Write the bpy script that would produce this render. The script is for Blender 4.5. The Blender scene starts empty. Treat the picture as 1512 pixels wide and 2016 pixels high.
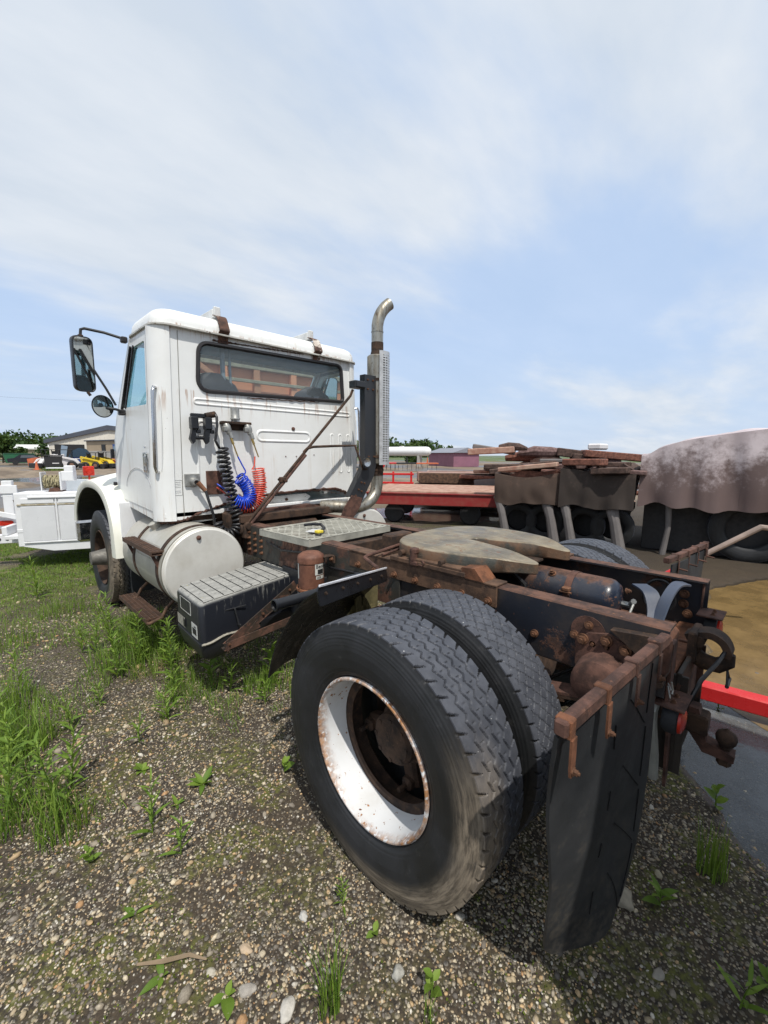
import bpy, bmesh, math, random
import numpy as np
from mathutils import Vector, Matrix, Quaternion, noise as mnoise
R = math.radians
random.seed(7); rng = np.random.default_rng(11)
SC = bpy.context.scene; COL = SC.collection

# ------------------------------------------------------------------ camera, sky, sun, exposure
def cam_setup():
    yaw, pit, rol = R(44.963), R(7.819), R(0.23)
    fw = Vector((math.sin(yaw)*math.cos(pit), math.cos(yaw)*math.cos(pit), -math.sin(pit)))
    r = Vector((math.cos(yaw), -math.sin(yaw), 0)); u = r.cross(fw)
    r2 = r*math.cos(rol)+u*math.sin(rol); u2 = u*math.cos(rol)-r*math.sin(rol)
    cd = bpy.data.cameras.new('camera'); co = bpy.data.objects.new('camera', cd); COL.objects.link(co)
    m = Matrix((r2, u2, -fw)).transposed().to_4x4(); m.translation = Vector((-2.103, -1.049, 1.622))
    co.matrix_world = m
    cd.sensor_fit = 'VERTICAL'; cd.sensor_height = 36; cd.lens = 824.06/2016*36
    cd.clip_start = .05; cd.clip_end = 3000
    SC.camera = co
cam_setup()
SUN = Vector((-.50, -1.0, 1.9)).normalized()
EL = math.asin(SUN.z); AZ = math.atan2(SUN.x, SUN.y)
sd = bpy.data.lights.new('sun', 'SUN'); sd.energy = 4.0; sd.angle = R(.55); sd.color = (1, .955, .88)
so = bpy.data.objects.new('sun', sd); COL.objects.link(so)
so.rotation_euler = (-SUN).to_track_quat('-Z', 'Y').to_euler(); so.location = (-5, -10, 19)
SC.view_settings.view_transform = 'Standard'; SC.view_settings.look = 'None'
SC.view_settings.exposure = 0.0; SC.view_settings.gamma = 1; SC.view_settings.use_curve_mapping = False

def world():
    w = bpy.data.worlds.new('World'); SC.world = w; w.use_nodes = True
    nt = w.node_tree; N = nt.nodes; N.clear(); L = nt.links.new
    out = N.new('ShaderNodeOutputWorld'); bg = N.new('ShaderNodeBackground')
    sky = N.new('ShaderNodeTexSky'); sky.sky_type = 'NISHITA'; sky.sun_disc = False
    sky.sun_elevation = EL; sky.sun_rotation = AZ % (2*math.pi); sky.altitude = 200
    sky.air_density = 1.1; sky.dust_density = 1.6; sky.ozone_density = 1.6
    bg.inputs['Strength'].default_value = .138
    tc = N.new('ShaderNodeTexCoord'); sep = N.new('ShaderNodeSeparateXYZ'); L(tc.outputs['Generated'], sep.inputs[0])
    def mth(op, a, b=None, c=None):
        n = N.new('ShaderNodeMath'); n.operation = op
        for i, v in enumerate((a, b, c)):
            if v is None: continue
            if isinstance(v, (int, float)): n.inputs[i].default_value = v
            else: L(v, n.inputs[i])
        return n.outputs[0]
    z = mth('ADD', mth('MAXIMUM', sep.outputs[2], 0.0), .16)
    cx = mth('DIVIDE', sep.outputs[0], z); cy = mth('DIVIDE', sep.outputs[1], z)
    cmb = N.new('ShaderNodeCombineXYZ'); L(cx, cmb.inputs[0]); L(cy, cmb.inputs[1])
    mp = N.new('ShaderNodeMapping'); mp.inputs['Rotation'].default_value = (0, 0, R(62)); mp.inputs['Scale'].default_value = (.55, 1.15, 1)
    mp.inputs['Location'].default_value = (1.7, .75, 0)
    L(cmb.outputs[0], mp.inputs[0])
    n1 = N.new('ShaderNodeTexNoise'); n1.inputs['Scale'].default_value = .75; n1.inputs['Detail'].default_value = 7; n1.inputs['Roughness'].default_value = .5; n1.inputs['Distortion'].default_value = .35
    L(mp.outputs[0], n1.inputs['Vector'])
    n2 = N.new('ShaderNodeTexNoise'); n2.inputs['Scale'].default_value = 2.6; n2.inputs['Detail'].default_value = 6; n2.inputs['Roughness'].default_value = .55
    L(mp.outputs[0], n2.inputs['Vector'])
    s = mth('ADD', mth('MULTIPLY', n1.outputs['Fac'], .8), mth('MULTIPLY', n2.outputs['Fac'], .2))
    el = N.new('ShaderNodeMapRange'); el.interpolation_type = 'SMOOTHSTEP'; el.inputs['From Min'].default_value = .22; el.inputs['From Max'].default_value = .52; el.inputs['To Min'].default_value = -.025; el.inputs['To Max'].default_value = .115; L(sep.outputs[2], el.inputs['Value'])
    s = mth('ADD', s, el.outputs[0])
    rmp = N.new('ShaderNodeMapRange'); rmp.inputs['From Min'].default_value = .42; rmp.inputs['From Max'].default_value = .60
    rmp.interpolation_type = 'SMOOTHSTEP'; rmp.inputs['To Min'].default_value = .30; rmp.inputs['To Max'].default_value = .97; L(s, rmp.inputs['Value'])
    # veil of high cloud; shaded parts slightly greyer
    r2 = N.new('ShaderNodeMapRange'); r2.inputs['From Min'].default_value = .35; r2.inputs['From Max'].default_value = .7; L(n2.outputs['Fac'], r2.inputs['Value'])
    cc = N.new('ShaderNodeMix'); cc.data_type = 'RGBA'; cc.inputs['A'].default_value = (4.75, 5.3, 6.0, 1); cc.inputs['B'].default_value = (5.8, 6.15, 6.6, 1); L(r2.outputs[0], cc.inputs['Factor'])
    hz = N.new('ShaderNodeMapRange'); hz.inputs['From Min'].default_value = 0; hz.inputs['From Max'].default_value = .22; hz.inputs['To Min'].default_value = .62; hz.inputs['To Max'].default_value = 0; L(sep.outputs[2], hz.inputs['Value'])
    hcol = N.new('ShaderNodeMix'); hcol.data_type = 'RGBA'; hcol.inputs['B'].default_value = (4.5, 5.35, 6.5, 1); L(hz.outputs[0], hcol.inputs['Factor'])
    skm = N.new('ShaderNodeMix'); skm.data_type = 'RGBA'; skm.inputs['Factor'].default_value = .8; skm.inputs['B'].default_value = (3.5, 4.9, 7.3, 1)
    L(sky.outputs[0], skm.inputs['A']); L(skm.outputs['Result'], hcol.inputs['A'])
    mx = N.new('ShaderNodeMix'); mx.data_type = 'RGBA'; L(rmp.outputs[0], mx.inputs['Factor']); L(hcol.outputs['Result'], mx.inputs['A']); L(cc.outputs['Result'], mx.inputs['B'])
    L(mx.outputs['Result'], bg.inputs['Color']); L(bg.outputs[0], out.inputs[0])
world()

# ------------------------------------------------------------------ mesh builder
class MB:
    def __init__(s): s.v = []; s.f = []
    def add(s, V, F):
        o = len(s.v); s.v += [tuple(map(float, p)) for p in V]; s.f += [tuple(i+o for i in f) for f in F]; return s
    def box(s, c, d, b=.004, rot=None):
        hx, hy, hz = d[0]/2, d[1]/2, d[2]/2; b = min(b, hx*.45, hy*.45, hz*.45); V = []; idx = {}
        for sx in (-1, 1):
            for sy in (-1, 1):
                for sz in (-1, 1):
                    for k in range(3):
                        p = [sx*(hx-b), sy*(hy-b), sz*(hz-b)]; p[k] = (sx, sy, sz)[k]*(hx, hy, hz)[k]
                        idx[(sx, sy, sz, k)] = len(V); V.append(Vector(p))
        F = []; S = (-1, 1)
        for k in range(3):
            for q in S:
                def key(a, c2):
                    t = [0, 0, 0]; t[k] = q; t[(k+1) % 3] = a; t[(k+2) % 3] = c2; return (*t, k)
                F.append([idx[key(*t)] for t in ((-1, -1), (1, -1), (1, 1), (-1, 1))])
        for k in range(3):
            k1, k2 = (k+1) % 3, (k+2) % 3
            for a in S:
                for c2 in S:
                    t0 = [0, 0, 0]; t0[k] = -1; t0[k1] = a; t0[k2] = c2; t1 = list(t0); t1[k] = 1
                    F.append([idx[(*t0, k1)], idx[(*t1, k1)], idx[(*t1, k2)], idx[(*t0, k2)]])
        for sx in S:
            for sy in S:
                for sz in S: F.append([idx[(sx, sy, sz, k)] for k in range(3)])
        M = rot if rot is not None else Matrix.Identity(3); c = Vector(c)
        return s.add([M@p+c for p in V], F)
    def beam(s, p0, p1, w, h, b=.003, up=(0, 0, 1)):
        p0 = Vector(p0); p1 = Vector(p1); y = (p1-p0); L = y.length; y.normalize(); x = y.cross(Vector(up))
        if x.length < 1e-4: x = y.cross(Vector((1, 0, 0)))
        x.normalize(); z = x.cross(y)
        return s.box((p0+p1)/2, (w, L, h), b, Matrix((x, y, z)).transposed())
    def tube(s, pts, r, n=8, cap=True, up=None, flat=None):
        P = [Vector(p) for p in pts]; k = len(P); rr = r if isinstance(r, (list, tuple)) else [r]*k
        T = [(P[min(i+1, k-1)]-P[max(i-1, 0)]).normalized() for i in range(k)]
        a = T[0].cross(Vector((0, 0, 1)) if up is None else Vector(up))
        if a.length < 1e-3: a = T[0].cross(Vector((1, 0, 0)))
        a.normalize(); V = []
        for i in range(k):
            a = (a-T[i]*a.dot(T[i])); a = a.normalized() if a.length > 1e-6 else T[i].orthogonal().normalized()
            b = T[i].cross(a)
            for j in range(n):
                t = 2*math.pi*j/n
                V.append(P[i]+a*(math.cos(t)*rr[i])+b*(math.sin(t)*rr[i]*(flat or 1)))
        F = [[i*n+j, i*n+(j+1) % n, (i+1)*n+(j+1) % n, (i+1)*n+j] for i in range(k-1) for j in range(n)]
        if cap: F += [list(range(n))[::-1], [(k-1)*n+j for j in range(n)]]
        return s.add(V, F)
    def cyl(s, p0, p1, r, n=20, r2=None, b=0):
        p0 = Vector(p0); p1 = Vector(p1); r2 = r if r2 is None else r2; d = (p1-p0).normalized()
        if b: return s.tube([p0, p0+d*1e-5, p0+d*b, p1-d*b, p1-d*1e-5, p1], [r-b, r-b, r, r2, r2-b, r2-b], n)
        return s.tube([p0, p1], [r, r2], n)
    def lathe(s, prof, o, ax=(1, 0, 0), n=48, closed=False, a0=0, a1=2*math.pi):
        o = Vector(o); ax = Vector(ax).normalized(); e1 = ax.orthogonal().normalized() if abs(ax.x) < .9 else Vector((0, 1, 0))
        if abs(ax.y) > .9: e1 = Vector((1, 0, 0))
        if abs(ax.z) > .9: e1 = Vector((1, 0, 0))
        e2 = ax.cross(e1); full = abs(a1-a0-2*math.pi) < 1e-6; m = n if full else n+1; V = []
        for j in range(m):
            t = a0+(a1-a0)*j/n; d = e1*math.cos(t)+e2*math.sin(t)
            for (x, r) in prof: V.append(o+ax*x+d*r)
        k = len(prof); F = []
        for j in range(n):
            j2 = (j+1) % m
            for i in range(k if closed else k-1):
                i2 = (i+1) % k; F.append([j*k+i, j*k+i2, j2*k+i2, j2*k+i])
        return s.add(V, F)
    def prism(s, poly, fn0, fn1):
        n = len(poly); V = [fn0(*p) for p in poly]+[fn1(*p) for p in poly]
        return s.add(V, [list(range(n)), list(range(2*n-1, n-1, -1))]+[[i, (i+1) % n, (i+1) % n+n, i+n] for i in range(n)])
    def ring(s, outer, inner, off):
        n = len(outer); off = Vector(off); V = [Vector(p) for p in outer]+[Vector(p) for p in inner]; V += [p+off for p in V]
        F = []
        for i in range(n):
            j = (i+1) % n
            F += [[i, j, n+j, n+i], [2*n+i, 3*n+i, 3*n+j, 2*n+j], [i, 2*n+i, 2*n+j, j], [n+i, n+j, 3*n+j, 3*n+i]]
        return s.add(V, F)
    def fill(s, loop, off):
        n = len(loop); off = Vector(off); V = [Vector(p) for p in loop]; V += [p+off for p in V]
        return s.add(V, [list(range(n)), list(range(2*n-1, n-1, -1))]+[[i, (i+1) % n, (i+1) % n+n, i+n] for i in range(n)])
    def sheet(s, G, th):
        m, n = len(G), len(G[0]); P = [[Vector(p) for p in row] for row in G]; V = []
        Nn = [[None]*n for _ in range(m)]
        for i in range(m):
            for j in range(n):
                a = P[min(i+1, m-1)][j]-P[max(i-1, 0)][j]; b = P[i][min(j+1, n-1)]-P[i][max(j-1, 0)]
                Nn[i][j] = a.cross(b).normalized()
        for i in range(m): V += P[i]
        for i in range(m): V += [P[i][j]-Nn[i][j]*th for j in range(n)]
        o = m*n; F = []
        for i in range(m-1):
            for j in range(n-1):
                a, b, c, d = i*n+j, i*n+j+1, (i+1)*n+j+1, (i+1)*n+j
                F += [[a, b, c, d], [o+d, o+c, o+b, o+a]]
        edge = [i for i in range(n)]+[i*n+n-1 for i in range(1, m)]+[(m-1)*n+j for j in range(n-2, -1, -1)]+[i*n for i in range(m-2, 0, -1)]
        for i in range(len(edge)):
            a, b = edge[i], edge[(i+1) % len(edge)]; F.append([a, o+a, o+b, b])
        return s.add(V, F)
    def xf(s, fn): s.v = [tuple(fn(Vector(p))) for p in s.v]; return s

def rquad(c, r, k=6):
    c = [Vector(p) for p in c]; out = []; rs = r if isinstance(r, (list, tuple)) else [r]*4
    for i in range(len(c)):
        p, a, b = c[i], c[i-1], c[(i+1) % len(c)]; rr = rs[i % len(rs)]
        s0 = p+(a-p).normalized()*rr; s1 = p+(b-p).normalized()*rr
        for j in range(k):
            t = j/(k-1); w = .83
            out.append(((1-t)**2*s0+2*w*t*(1-t)*p+t*t*s1)/((1-t)**2+2*w*t*(1-t)+t*t))
    return out

def mesh_of(mb, name, smooth=35):
    me = bpy.data.meshes.new(name); me.from_pydata(mb.v, [], mb.f)
    bm = bmesh.new(); bm.from_mesh(me); bmesh.ops.recalc_face_normals(bm, faces=bm.faces); bm.to_mesh(me); bm.free()
    if smooth:
        me.polygons.foreach_set('use_smooth', [True]*len(me.polygons)); me.set_sharp_from_angle(angle=R(smooth))
    return me
def P(name, mb, mat, parent=None, smooth=35, label=None, kind=None, mesh=None, loc=None, rot=None, scale=None):
    me = mesh if mesh is not None else mesh_of(mb, name, smooth)
    if mat is not None and not me.materials: me.materials.append(mat)
    o = bpy.data.objects.new(name, me); COL.objects.link(o)
    if parent: o.parent = parent
    if loc is not None: o.location = loc
    if rot is not None:
        if isinstance(rot, (Quaternion,)): o.rotation_mode = 'QUATERNION'; o.rotation_quaternion = rot
        else: o.rotation_euler = rot
    if scale is not None: o.scale = scale if not isinstance(scale, (int, float)) else (scale,)*3
    if label: o['label'] = label
    if kind: o['kind'] = kind
    return o
def tag(o, label, cat, group=None, kind=None):
    o['label'] = label; o['category'] = cat
    if group: o['group'] = group
    if kind: o['kind'] = kind
    return o
def thing(name, label, cat, loc=(0, 0, 0), rz=0, group=None):
    o = bpy.data.objects.new(name, None); COL.objects.link(o); o.location = loc; o.rotation_euler = (0, 0, rz)
    o.empty_display_size = .3
    return tag(o, label, cat, group)
def dup(src, loc, rz, label, scale=None):
    def rec(o, par):
        c = o.copy(); COL.objects.link(c); c.parent = par
        for ch in list(o.children): rec(ch, c)
        return c
    c = rec(src, None); c.location = loc; c.rotation_euler = (0, 0, rz); c['label'] = label
    if scale: c.scale = scale
    return c

# ------------------------------------------------------------------ materials
class NT:
    def __init__(s, name):
        s.m = bpy.data.materials.new(name); s.m.use_nodes = True; s.t = s.m.node_tree; s.N = s.t.nodes
        s.b = s.N['Principled BSDF']; s.tc = s.N.new('ShaderNodeTexCoord'); s.geo = s.N.new('ShaderNodeNewGeometry')
    def L(s, a, b): s.t.links.new(a, b)
    def set(s, k, v):
        if hasattr(v, 'is_output') or hasattr(v, 'links'): s.L(v, s.b.inputs[k])
        else: s.b.inputs[k].default_value = (*v, 1) if isinstance(v, tuple) and len(v) == 3 else v
    def noise(s, scale, detail=6, rough=.6, vec=None, dist=0, sc=None):
        n = s.N.new('ShaderNodeTexNoise'); n.inputs['Scale'].default_value = scale; n.inputs['Detail'].default_value = detail
        n.inputs['Roughness'].default_value = rough; n.inputs['Distortion'].default_value = dist
        v = vec or s.tc.outputs['Object']
        if sc:
            mp = s.N.new('ShaderNodeMapping'); mp.inputs['Scale'].default_value = sc; s.L(v, mp.inputs[0]); v = mp.outputs[0]
        s.L(v, n.inputs['Vector']); return n.outputs['Fac']
    def vor(s, scale, out='Distance', feature='F1', vec=None, rnd=1):
        n = s.N.new('ShaderNodeTexVoronoi'); n.feature = feature; n.inputs['Scale'].default_value = scale; n.inputs['Randomness'].default_value = rnd
        s.L(vec or s.tc.outputs['Object'], n.inputs['Vector']); return n.outputs[out]
    def rng(s, v, a, b, c=0, d=1, smooth=True):
        n = s.N.new('ShaderNodeMapRange'); n.interpolation_type = 'SMOOTHSTEP' if smooth else 'LINEAR'
        n.inputs['From Min'].default_value = a; n.inputs['From Max'].default_value = b; n.inputs['To Min'].default_value = c; n.inputs['To Max'].default_value = d
        s.L(v, n.inputs['Value']); return n.outputs[0]
    def math(s, op, a, b=0, c=None):
        n = s.N.new('ShaderNodeMath'); n.operation = op
        for i, v in enumerate((a, b, c)):
            if v is None: continue
            if isinstance(v, (int, float)): n.inputs[i].default_value = v
            else: s.L(v, n.inputs[i])
        return n.outputs[0]
    def mix(s, f, a, b):
        n = s.N.new('ShaderNodeMix'); n.data_type = 'RGBA'
        for k, v in (('Factor', f), ('A', a), ('B', b)):
            if isinstance(v, (int, float)): n.inputs[k].default_value = v
            elif isinstance(v, tuple): n.inputs[k].default_value = (*v, 1) if len(v) == 3 else v
            else: s.L(v, n.inputs[k])
        return n.outputs['Result']
    def bump(s, h, strength=.3, dist=.01, prev=None):
        n = s.N.new('ShaderNodeBump'); n.inputs['Strength'].default_value = strength; n.inputs['Distance'].default_value = dist
        s.L(h, n.inputs['Height'])
        if prev: s.L(prev, n.inputs['Normal'])
        s.L(n.outputs[0], s.b.inputs['Normal']); return n.outputs[0]
    def nz(s):
        n = s.N.new('ShaderNodeSeparateXYZ'); s.L(s.geo.outputs['Normal'], n.inputs[0]); return n.outputs[2]
    def pos(s, i):
        n = s.N.new('ShaderNodeSeparateXYZ'); s.L(s.tc.outputs['Object'], n.inputs[0]); return n.outputs[i]

def rustcol(n, dark=(.045, .024, .018), mid=(.13, .062, .040), bright=(.26, .115, .055)):
    a = n.noise(14, 8, .65); b = n.noise(55, 6, .7)
    c = n.mix(n.rng(a, .35, .65), dark, mid)
    return n.mix(n.rng(b, .55, .8), c, bright)
MATS = {}
def paint(name, base, rough=.35, rust=.5, chips=0., top=0., grime=.3, metal=0, bright=False, spots=(.62, .75), gcol=(.12, .10, .08)):
    if name in MATS: return MATS[name]
    n = NT(name)
    a = n.noise(2.2, 9, .62); g = n.noise(5, 8, .65); fine = n.noise(130, 4, .6)
    col = n.mix(n.rng(g, .35, .75, 0, grime), base, tuple(gcol))
    rc = rustcol(n)
    if name == 'white_cab_paint':
        zz = n.pos(2); stk = n.rng(n.noise(26, 5, .65, sc=(1, 1, .07)), .52, .66); wm = n.math('MULTIPLY', n.rng(zz, 1.90, 2.10), n.rng(zz, 2.14, 2.12)); bm_ = n.rng(n.math('ADD', zz, n.math('MULTIPLY', n.noise(18, 6, .7), .12)), 1.30, 1.14); tm_ = n.math('MULTIPLY', n.rng(zz, 2.50, 2.60), n.rng(zz, 2.63, 2.61)); wear = n.math('MULTIPLY', stk, n.math('MAXIMUM', wm, n.math('MAXIMUM', bm_, tm_))); col = n.mix(n.math('MULTIPLY', wear, .75), col, (.34, .17, .08)); stv = n.rng(n.noise(9, 6, .6, sc=(2.2, 2.2, .16)), .54, .74, 0, .6); col = n.mix(n.math('MULTIPLY', stv, n.rng(n.noise(1.6, 5), .45, .62)), col, (.50, .40, .28)); col = n.mix(n.rng(n.noise(1.1, 7, .6), .45, .7, 0, .35), col, (.62, .63, .62))
    mask = n.rng(n.math('ADD', a, n.math('MULTIPLY', fine, .12)), .94-rust*.5, .98-rust*.5)
    if chips:
        ch = n.rng(n.noise(38, 5, .55), .80-chips*.25, .82-chips*.25); mask = n.math('MAXIMUM', mask, ch)
    if top:
        t = n.rng(n.math('ADD', n.math('MULTIPLY', n.nz(), 1.0), n.math('MULTIPLY', n.noise(11, 8, .7), .9)), 1.55-top*.8, 1.75-top*.8)
        mask = n.math('MAXIMUM', mask, t)
    n.set('Base Color', n.mix(mask, col, rc))
    n.set('Roughness', n.rng(n.math('ADD', n.math('MULTIPLY', mask, .6), n.math('MULTIPLY', g, .35)), 0, .95, rough, .92, False))
    n.set('Metallic', metal)
    n.bump(n.math('ADD', n.math('MULTIPLY', mask, .6), n.math('MULTIPLY', fine, .25)), .35, .0025)
    MATS[name] = n.m; return n.m
def rustm(name, dark=(.05, .026, .02), mid=(.135, .066, .048), bright=(.24, .115, .07), rough=.88, metal=.15):
    if name in MATS: return MATS[name]
    n = NT(name); n.set('Base Color', rustcol(n, dark, mid, bright)); n.set('Roughness', rough); n.set('Metallic', metal)
    n.bump(n.math('ADD', n.noise(30, 8, .7), n.math('MULTIPLY', n.noise(160, 4, .6), .5)), .5, .004)
    MATS[name] = n.m; return n.m
def plain(name, col, rough=.6, metal=0, var=.25, sc=12, bump=.15, col2=None, spec=None):
    if name in MATS: return MATS[name]
    n = NT(name); d = tuple(c*(1-var) for c in col) if col2 is None else col2
    n.set('Base Color', n.mix(n.rng(n.noise(sc, 8, .65), .3, .7), d, col)); n.set('Roughness', n.rng(n.noise(sc*1.7, 6, .6), .3, .7, max(.04, rough-.12), min(1, rough+.12)))
    n.set('Metallic', metal); n.bump(n.noise(sc*7, 5, .6), bump, .003)
    if spec is not None: n.set('Specular IOR Level', spec)
    MATS[name] = n.m; return n.m

M_white = paint('white_cab_paint', (.80, .81, .80), .22, rust=.24, chips=.30, grime=.10, gcol=(.42, .38, .30))
M_white2 = paint('white_body_paint', (.74, .75, .77), .35, rust=.18, chips=.08, grime=.18, gcol=(.40, .36, .28))
M_cream = paint('cream_fender_paint', (.78, .78, .70), .30, rust=.2, chips=.08, grime=.25, gcol=(.55, .52, .36))
M_frame = paint('black_frame_paint', (.014, .017, .026), .40, rust=.62, chips=.5, top=.95, grime=.7, gcol=(.075, .055, .038))
M_frameold = paint('mossy_frame_paint', (.03, .032, .03), .5, rust=.74, chips=.4, top=.9, grime=.55, gcol=(.075, .06, .042))
M_black = paint('black_bracket_paint', (.016, .018, .022), .30, rust=.36, chips=.25, top=.2, grime=.3, gcol=(.05, .045, .04))
M_tankblk = paint('air_tank_paint', (.012, .018, .034), .20, rust=.74, chips=.6, top=.45, grime=.3)
M_rust = rustm('rusty_steel')
M_rustbr = rustm('bright_rust', (.09, .038, .02), (.21, .085, .042), (.36, .16, .07))
M_rustdk = rustm('dark_greasy_rust', (.025, .016, .012), (.08, .045, .028), (.17, .09, .045))
M_rustcan = rustm('brown_canister_rust', (.12, .05, .032), (.20, .085, .052), (.26, .13, .08), .62)
M_mudrust = rustm('rust_under_mud', (.06, .036, .025), (.15, .085, .052), (.24, .125, .065))
M_bolt = rustm('bolt_rust', (.10, .05, .03), (.24, .12, .07), (.38, .2, .1), .7, .5)
M_rubberhose = plain('black_hose', (.018, .018, .02), .38, 0, .3, 20)
M_blackplastic = plain('black_plastic', (.012, .013, .016), .33, 0, .3, 9, .1)
M_rubber = plain('black_rubber', (.020, .021, .024), .7, 0, .3, 10)
M_blue = plain('blue_air_line', (.012, .06, .55), .28, 0, .15, 30)
M_redcoil = plain('red_air_line', (.72, .10, .06), .3, 0, .2, 30)
M_brass = plain('brass_fitting', (.45, .32, .12), .35, .8, .3, 30)
M_chrome = plain('chrome', (.55, .55, .56), .18, 1, .1, 10, .02)
M_cast = plain('cast_aluminium', (.40, .40, .38), .45, .6, .35, 30)
M_gasket = plain('window_gasket', (.022, .020, .022), .5, 0, .2, 20)
M_interior = plain('cab_interior', (.20, .25, .29), .8, 0, .3, 5)
M_seat = plain('seat_vinyl', (.035, .045, .055), .6, 0, .3, 5)
M_redpaint = plain('red_paint', (.60, .022, .022), .30, 0, .15, 5)
M_redlens = plain('red_lens', (.55, .03, .015), .12, 0, .3, 25, .3)
M_concrete = plain('white_grey_metal', (.6, .6, .6), .5, 0, .2, 4)

def mk_exhaust():
    n = NT('heat_stained_steel'); a = n.noise(6, 8, .65, sc=(3, 3, .8)); b = n.noise(40, 5, .6, sc=(1, 1, .4))
    c = n.mix(n.rng(a, .35, .7), (.36, .345, .30), (.17, .15, .12)); c = n.mix(n.rng(b, .55, .7), c, (.10, .06, .035))
    n.set('Base Color', c); n.set('Metallic', .75); n.set('Roughness', n.rng(a, .3, .7, .28, .6)); n.bump(b, .2, .002); return n.m
M_exh = mk_exhaust()
def mk_alu():
    n = NT('weathered_aluminium_tank'); a = n.noise(3, 9, .62); b = n.noise(12, 8, .7, sc=(1, 1, 3)); z = n.pos(2)
    c = n.mix(n.rng(a, .35, .7), (.52, .50, .45), (.40, .385, .33)); c = n.mix(n.rng(b, .60, .75, 0, .5), c, (.20, .17, .12))
    n.set('Base Color', c); n.set('Metallic', .35); n.set('Roughness', n.rng(a, .3, .7, .38, .62)); n.bump(n.noise(60, 4), .08, .002); return n.m
M_alu = mk_alu()
def mk_aluend():
    n = NT('aluminium_tank_end'); a = n.noise(5, 9, .62); b = n.noise(20, 6, .7)
    c = n.mix(n.rng(a, .35, .75), (.66, .65, .61), (.54, .52, .47)); c = n.mix(n.rng(b, .66, .72, 0, .6), c, (.22, .17, .11))
    n.set('Base Color', c); n.set('Metallic', .12); n.set('Roughness', .45); n.bump(n.noise(90, 4), .06, .002); return n.m
M_aluend = mk_aluend()
M_deck = plain('pale_deck_plate', (.44, .43, .37), .55, .15, .4, 8)
def mk_shield():
    return plain('perforated_shield_metal', (.60, .61, .62), .38, .35, .3, 18)
M_shield = mk_shield()
def mk_tyre(name, mud):
    n = NT(name); z = n.pos(2); y = n.pos(1); x = n.pos(0)
    rad = n.math('POWER', n.math('ADD', n.math('POWER', z, 2.0), n.math('POWER', y, 2.0)), .5)
    a = n.noise(5, 8, .62); f = n.noise(70, 5, .65)
    base = n.mix(n.rng(a, .35, .7), (.009, .010, .011), (.020, .021, .024))
    tread = n.mix(n.rng(n.noise(18, 6, .6), .3, .7), (.040, .044, .056), (.072, .077, .093)); tread = n.mix(n.rng(rad, .5045, .5015), tread, (.012, .012, .014))
    c = n.mix(n.rng(rad, .488, .508), base, tread)
    if mud:
        # dried mud scuffed onto the lower rear shoulder
        ang = n.math('ARCTAN2', z, n.math('MULTIPLY', y, -1))
        rg = n.noise(9, 8, .7); vc = n.N.new('ShaderNodeCombineXYZ'); n.L(rad, vc.inputs[0]); n.L(n.math('MULTIPLY', ang, .05), vc.inputs[1]); n.L(n.math('MULTIPLY', x, .3), vc.inputs[2]); fib = n.noise(95, 6, .75, vec=vc.outputs[0])
        am = n.math('MULTIPLY', n.rng(ang, .75, -.15), n.rng(ang, -2.2, -1.35))
        rm = n.math('MULTIPLY', n.rng(rad, .395, .455), n.rng(n.math('MULTIPLY', x, -1), -.03, .06))
        mk = n.math('MULTIPLY', n.math('MULTIPLY', am, rm), n.rng(n.math('ADD', n.math('MULTIPLY', rg, .6), n.math('MULTIPLY', fib, .5)), .30, .55))
        c = n.mix(n.math('MULTIPLY', mk, .9), c, n.mix(n.rng(fib, .35, .7), (.13, .105, .078), (.33, .27, .20)))
    scf = n.rng(n.noise(24, 7, .75), .56, .72, 0, .35); c = n.mix(scf, c, (.075, .072, .068)); dust = n.rng(n.noise(95, 3, .5), .72, .76); c = n.mix(n.math('MULTIPLY', dust, n.rng(rad, .49, .5)), c, (.45, .45, .44))
    n.set('Base Color', c); n.set('Roughness', n.rng(a, .3, .7, .50, .68))
    n.bump(n.math('ADD', f, n.math('MULTIPLY', n.noise(240, 3), .5)), .18, .002); return n.m
M_tyre = mk_tyre('tyre_rubber_muddy', True); M_tyre2 = mk_tyre('tyre_rubber', False)
def mk_rim():
    n = NT('white_rim_rust'); x = n.pos(0); z = n.pos(2); y = n.pos(1)
    ang = n.math('ARCTAN2', z, y); a = n.noise(16, 9, .7); s = n.noise(42, 5, .6)
    edge = n.rng(n.math('ADD', x, n.math('MULTIPLY', n.math('ADD', a, n.math('MULTIPLY', n.noise(3, 4), .8)), .09)), .005, -.055)
    spots = n.rng(n.math('ADD', s, n.math('MULTIPLY', n.noise(6, 3), .25)), .78, .80)
    c = n.mix(n.rng(n.noise(8, 6), .4, .8, 0, .35), (.66, .67, .68), (.42, .38, .31))
    m = n.math('MAXIMUM', n.math('MULTIPLY', edge, n.rng(s, .36, .50)), spots)
    c = n.mix(m, c, n.mix(n.rng(n.noise(60, 5, .7), .35, .6), (.12, .05, .025), (.36, .17, .06)))
    n.set('Base Color', c); n.set('Roughness', n.rng(m, 0, 1, .35, .85)); n.bump(n.math('ADD', m, n.math('MULTIPLY', a, .3)), .4, .002); return n.m
M_rim = mk_rim()
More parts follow.
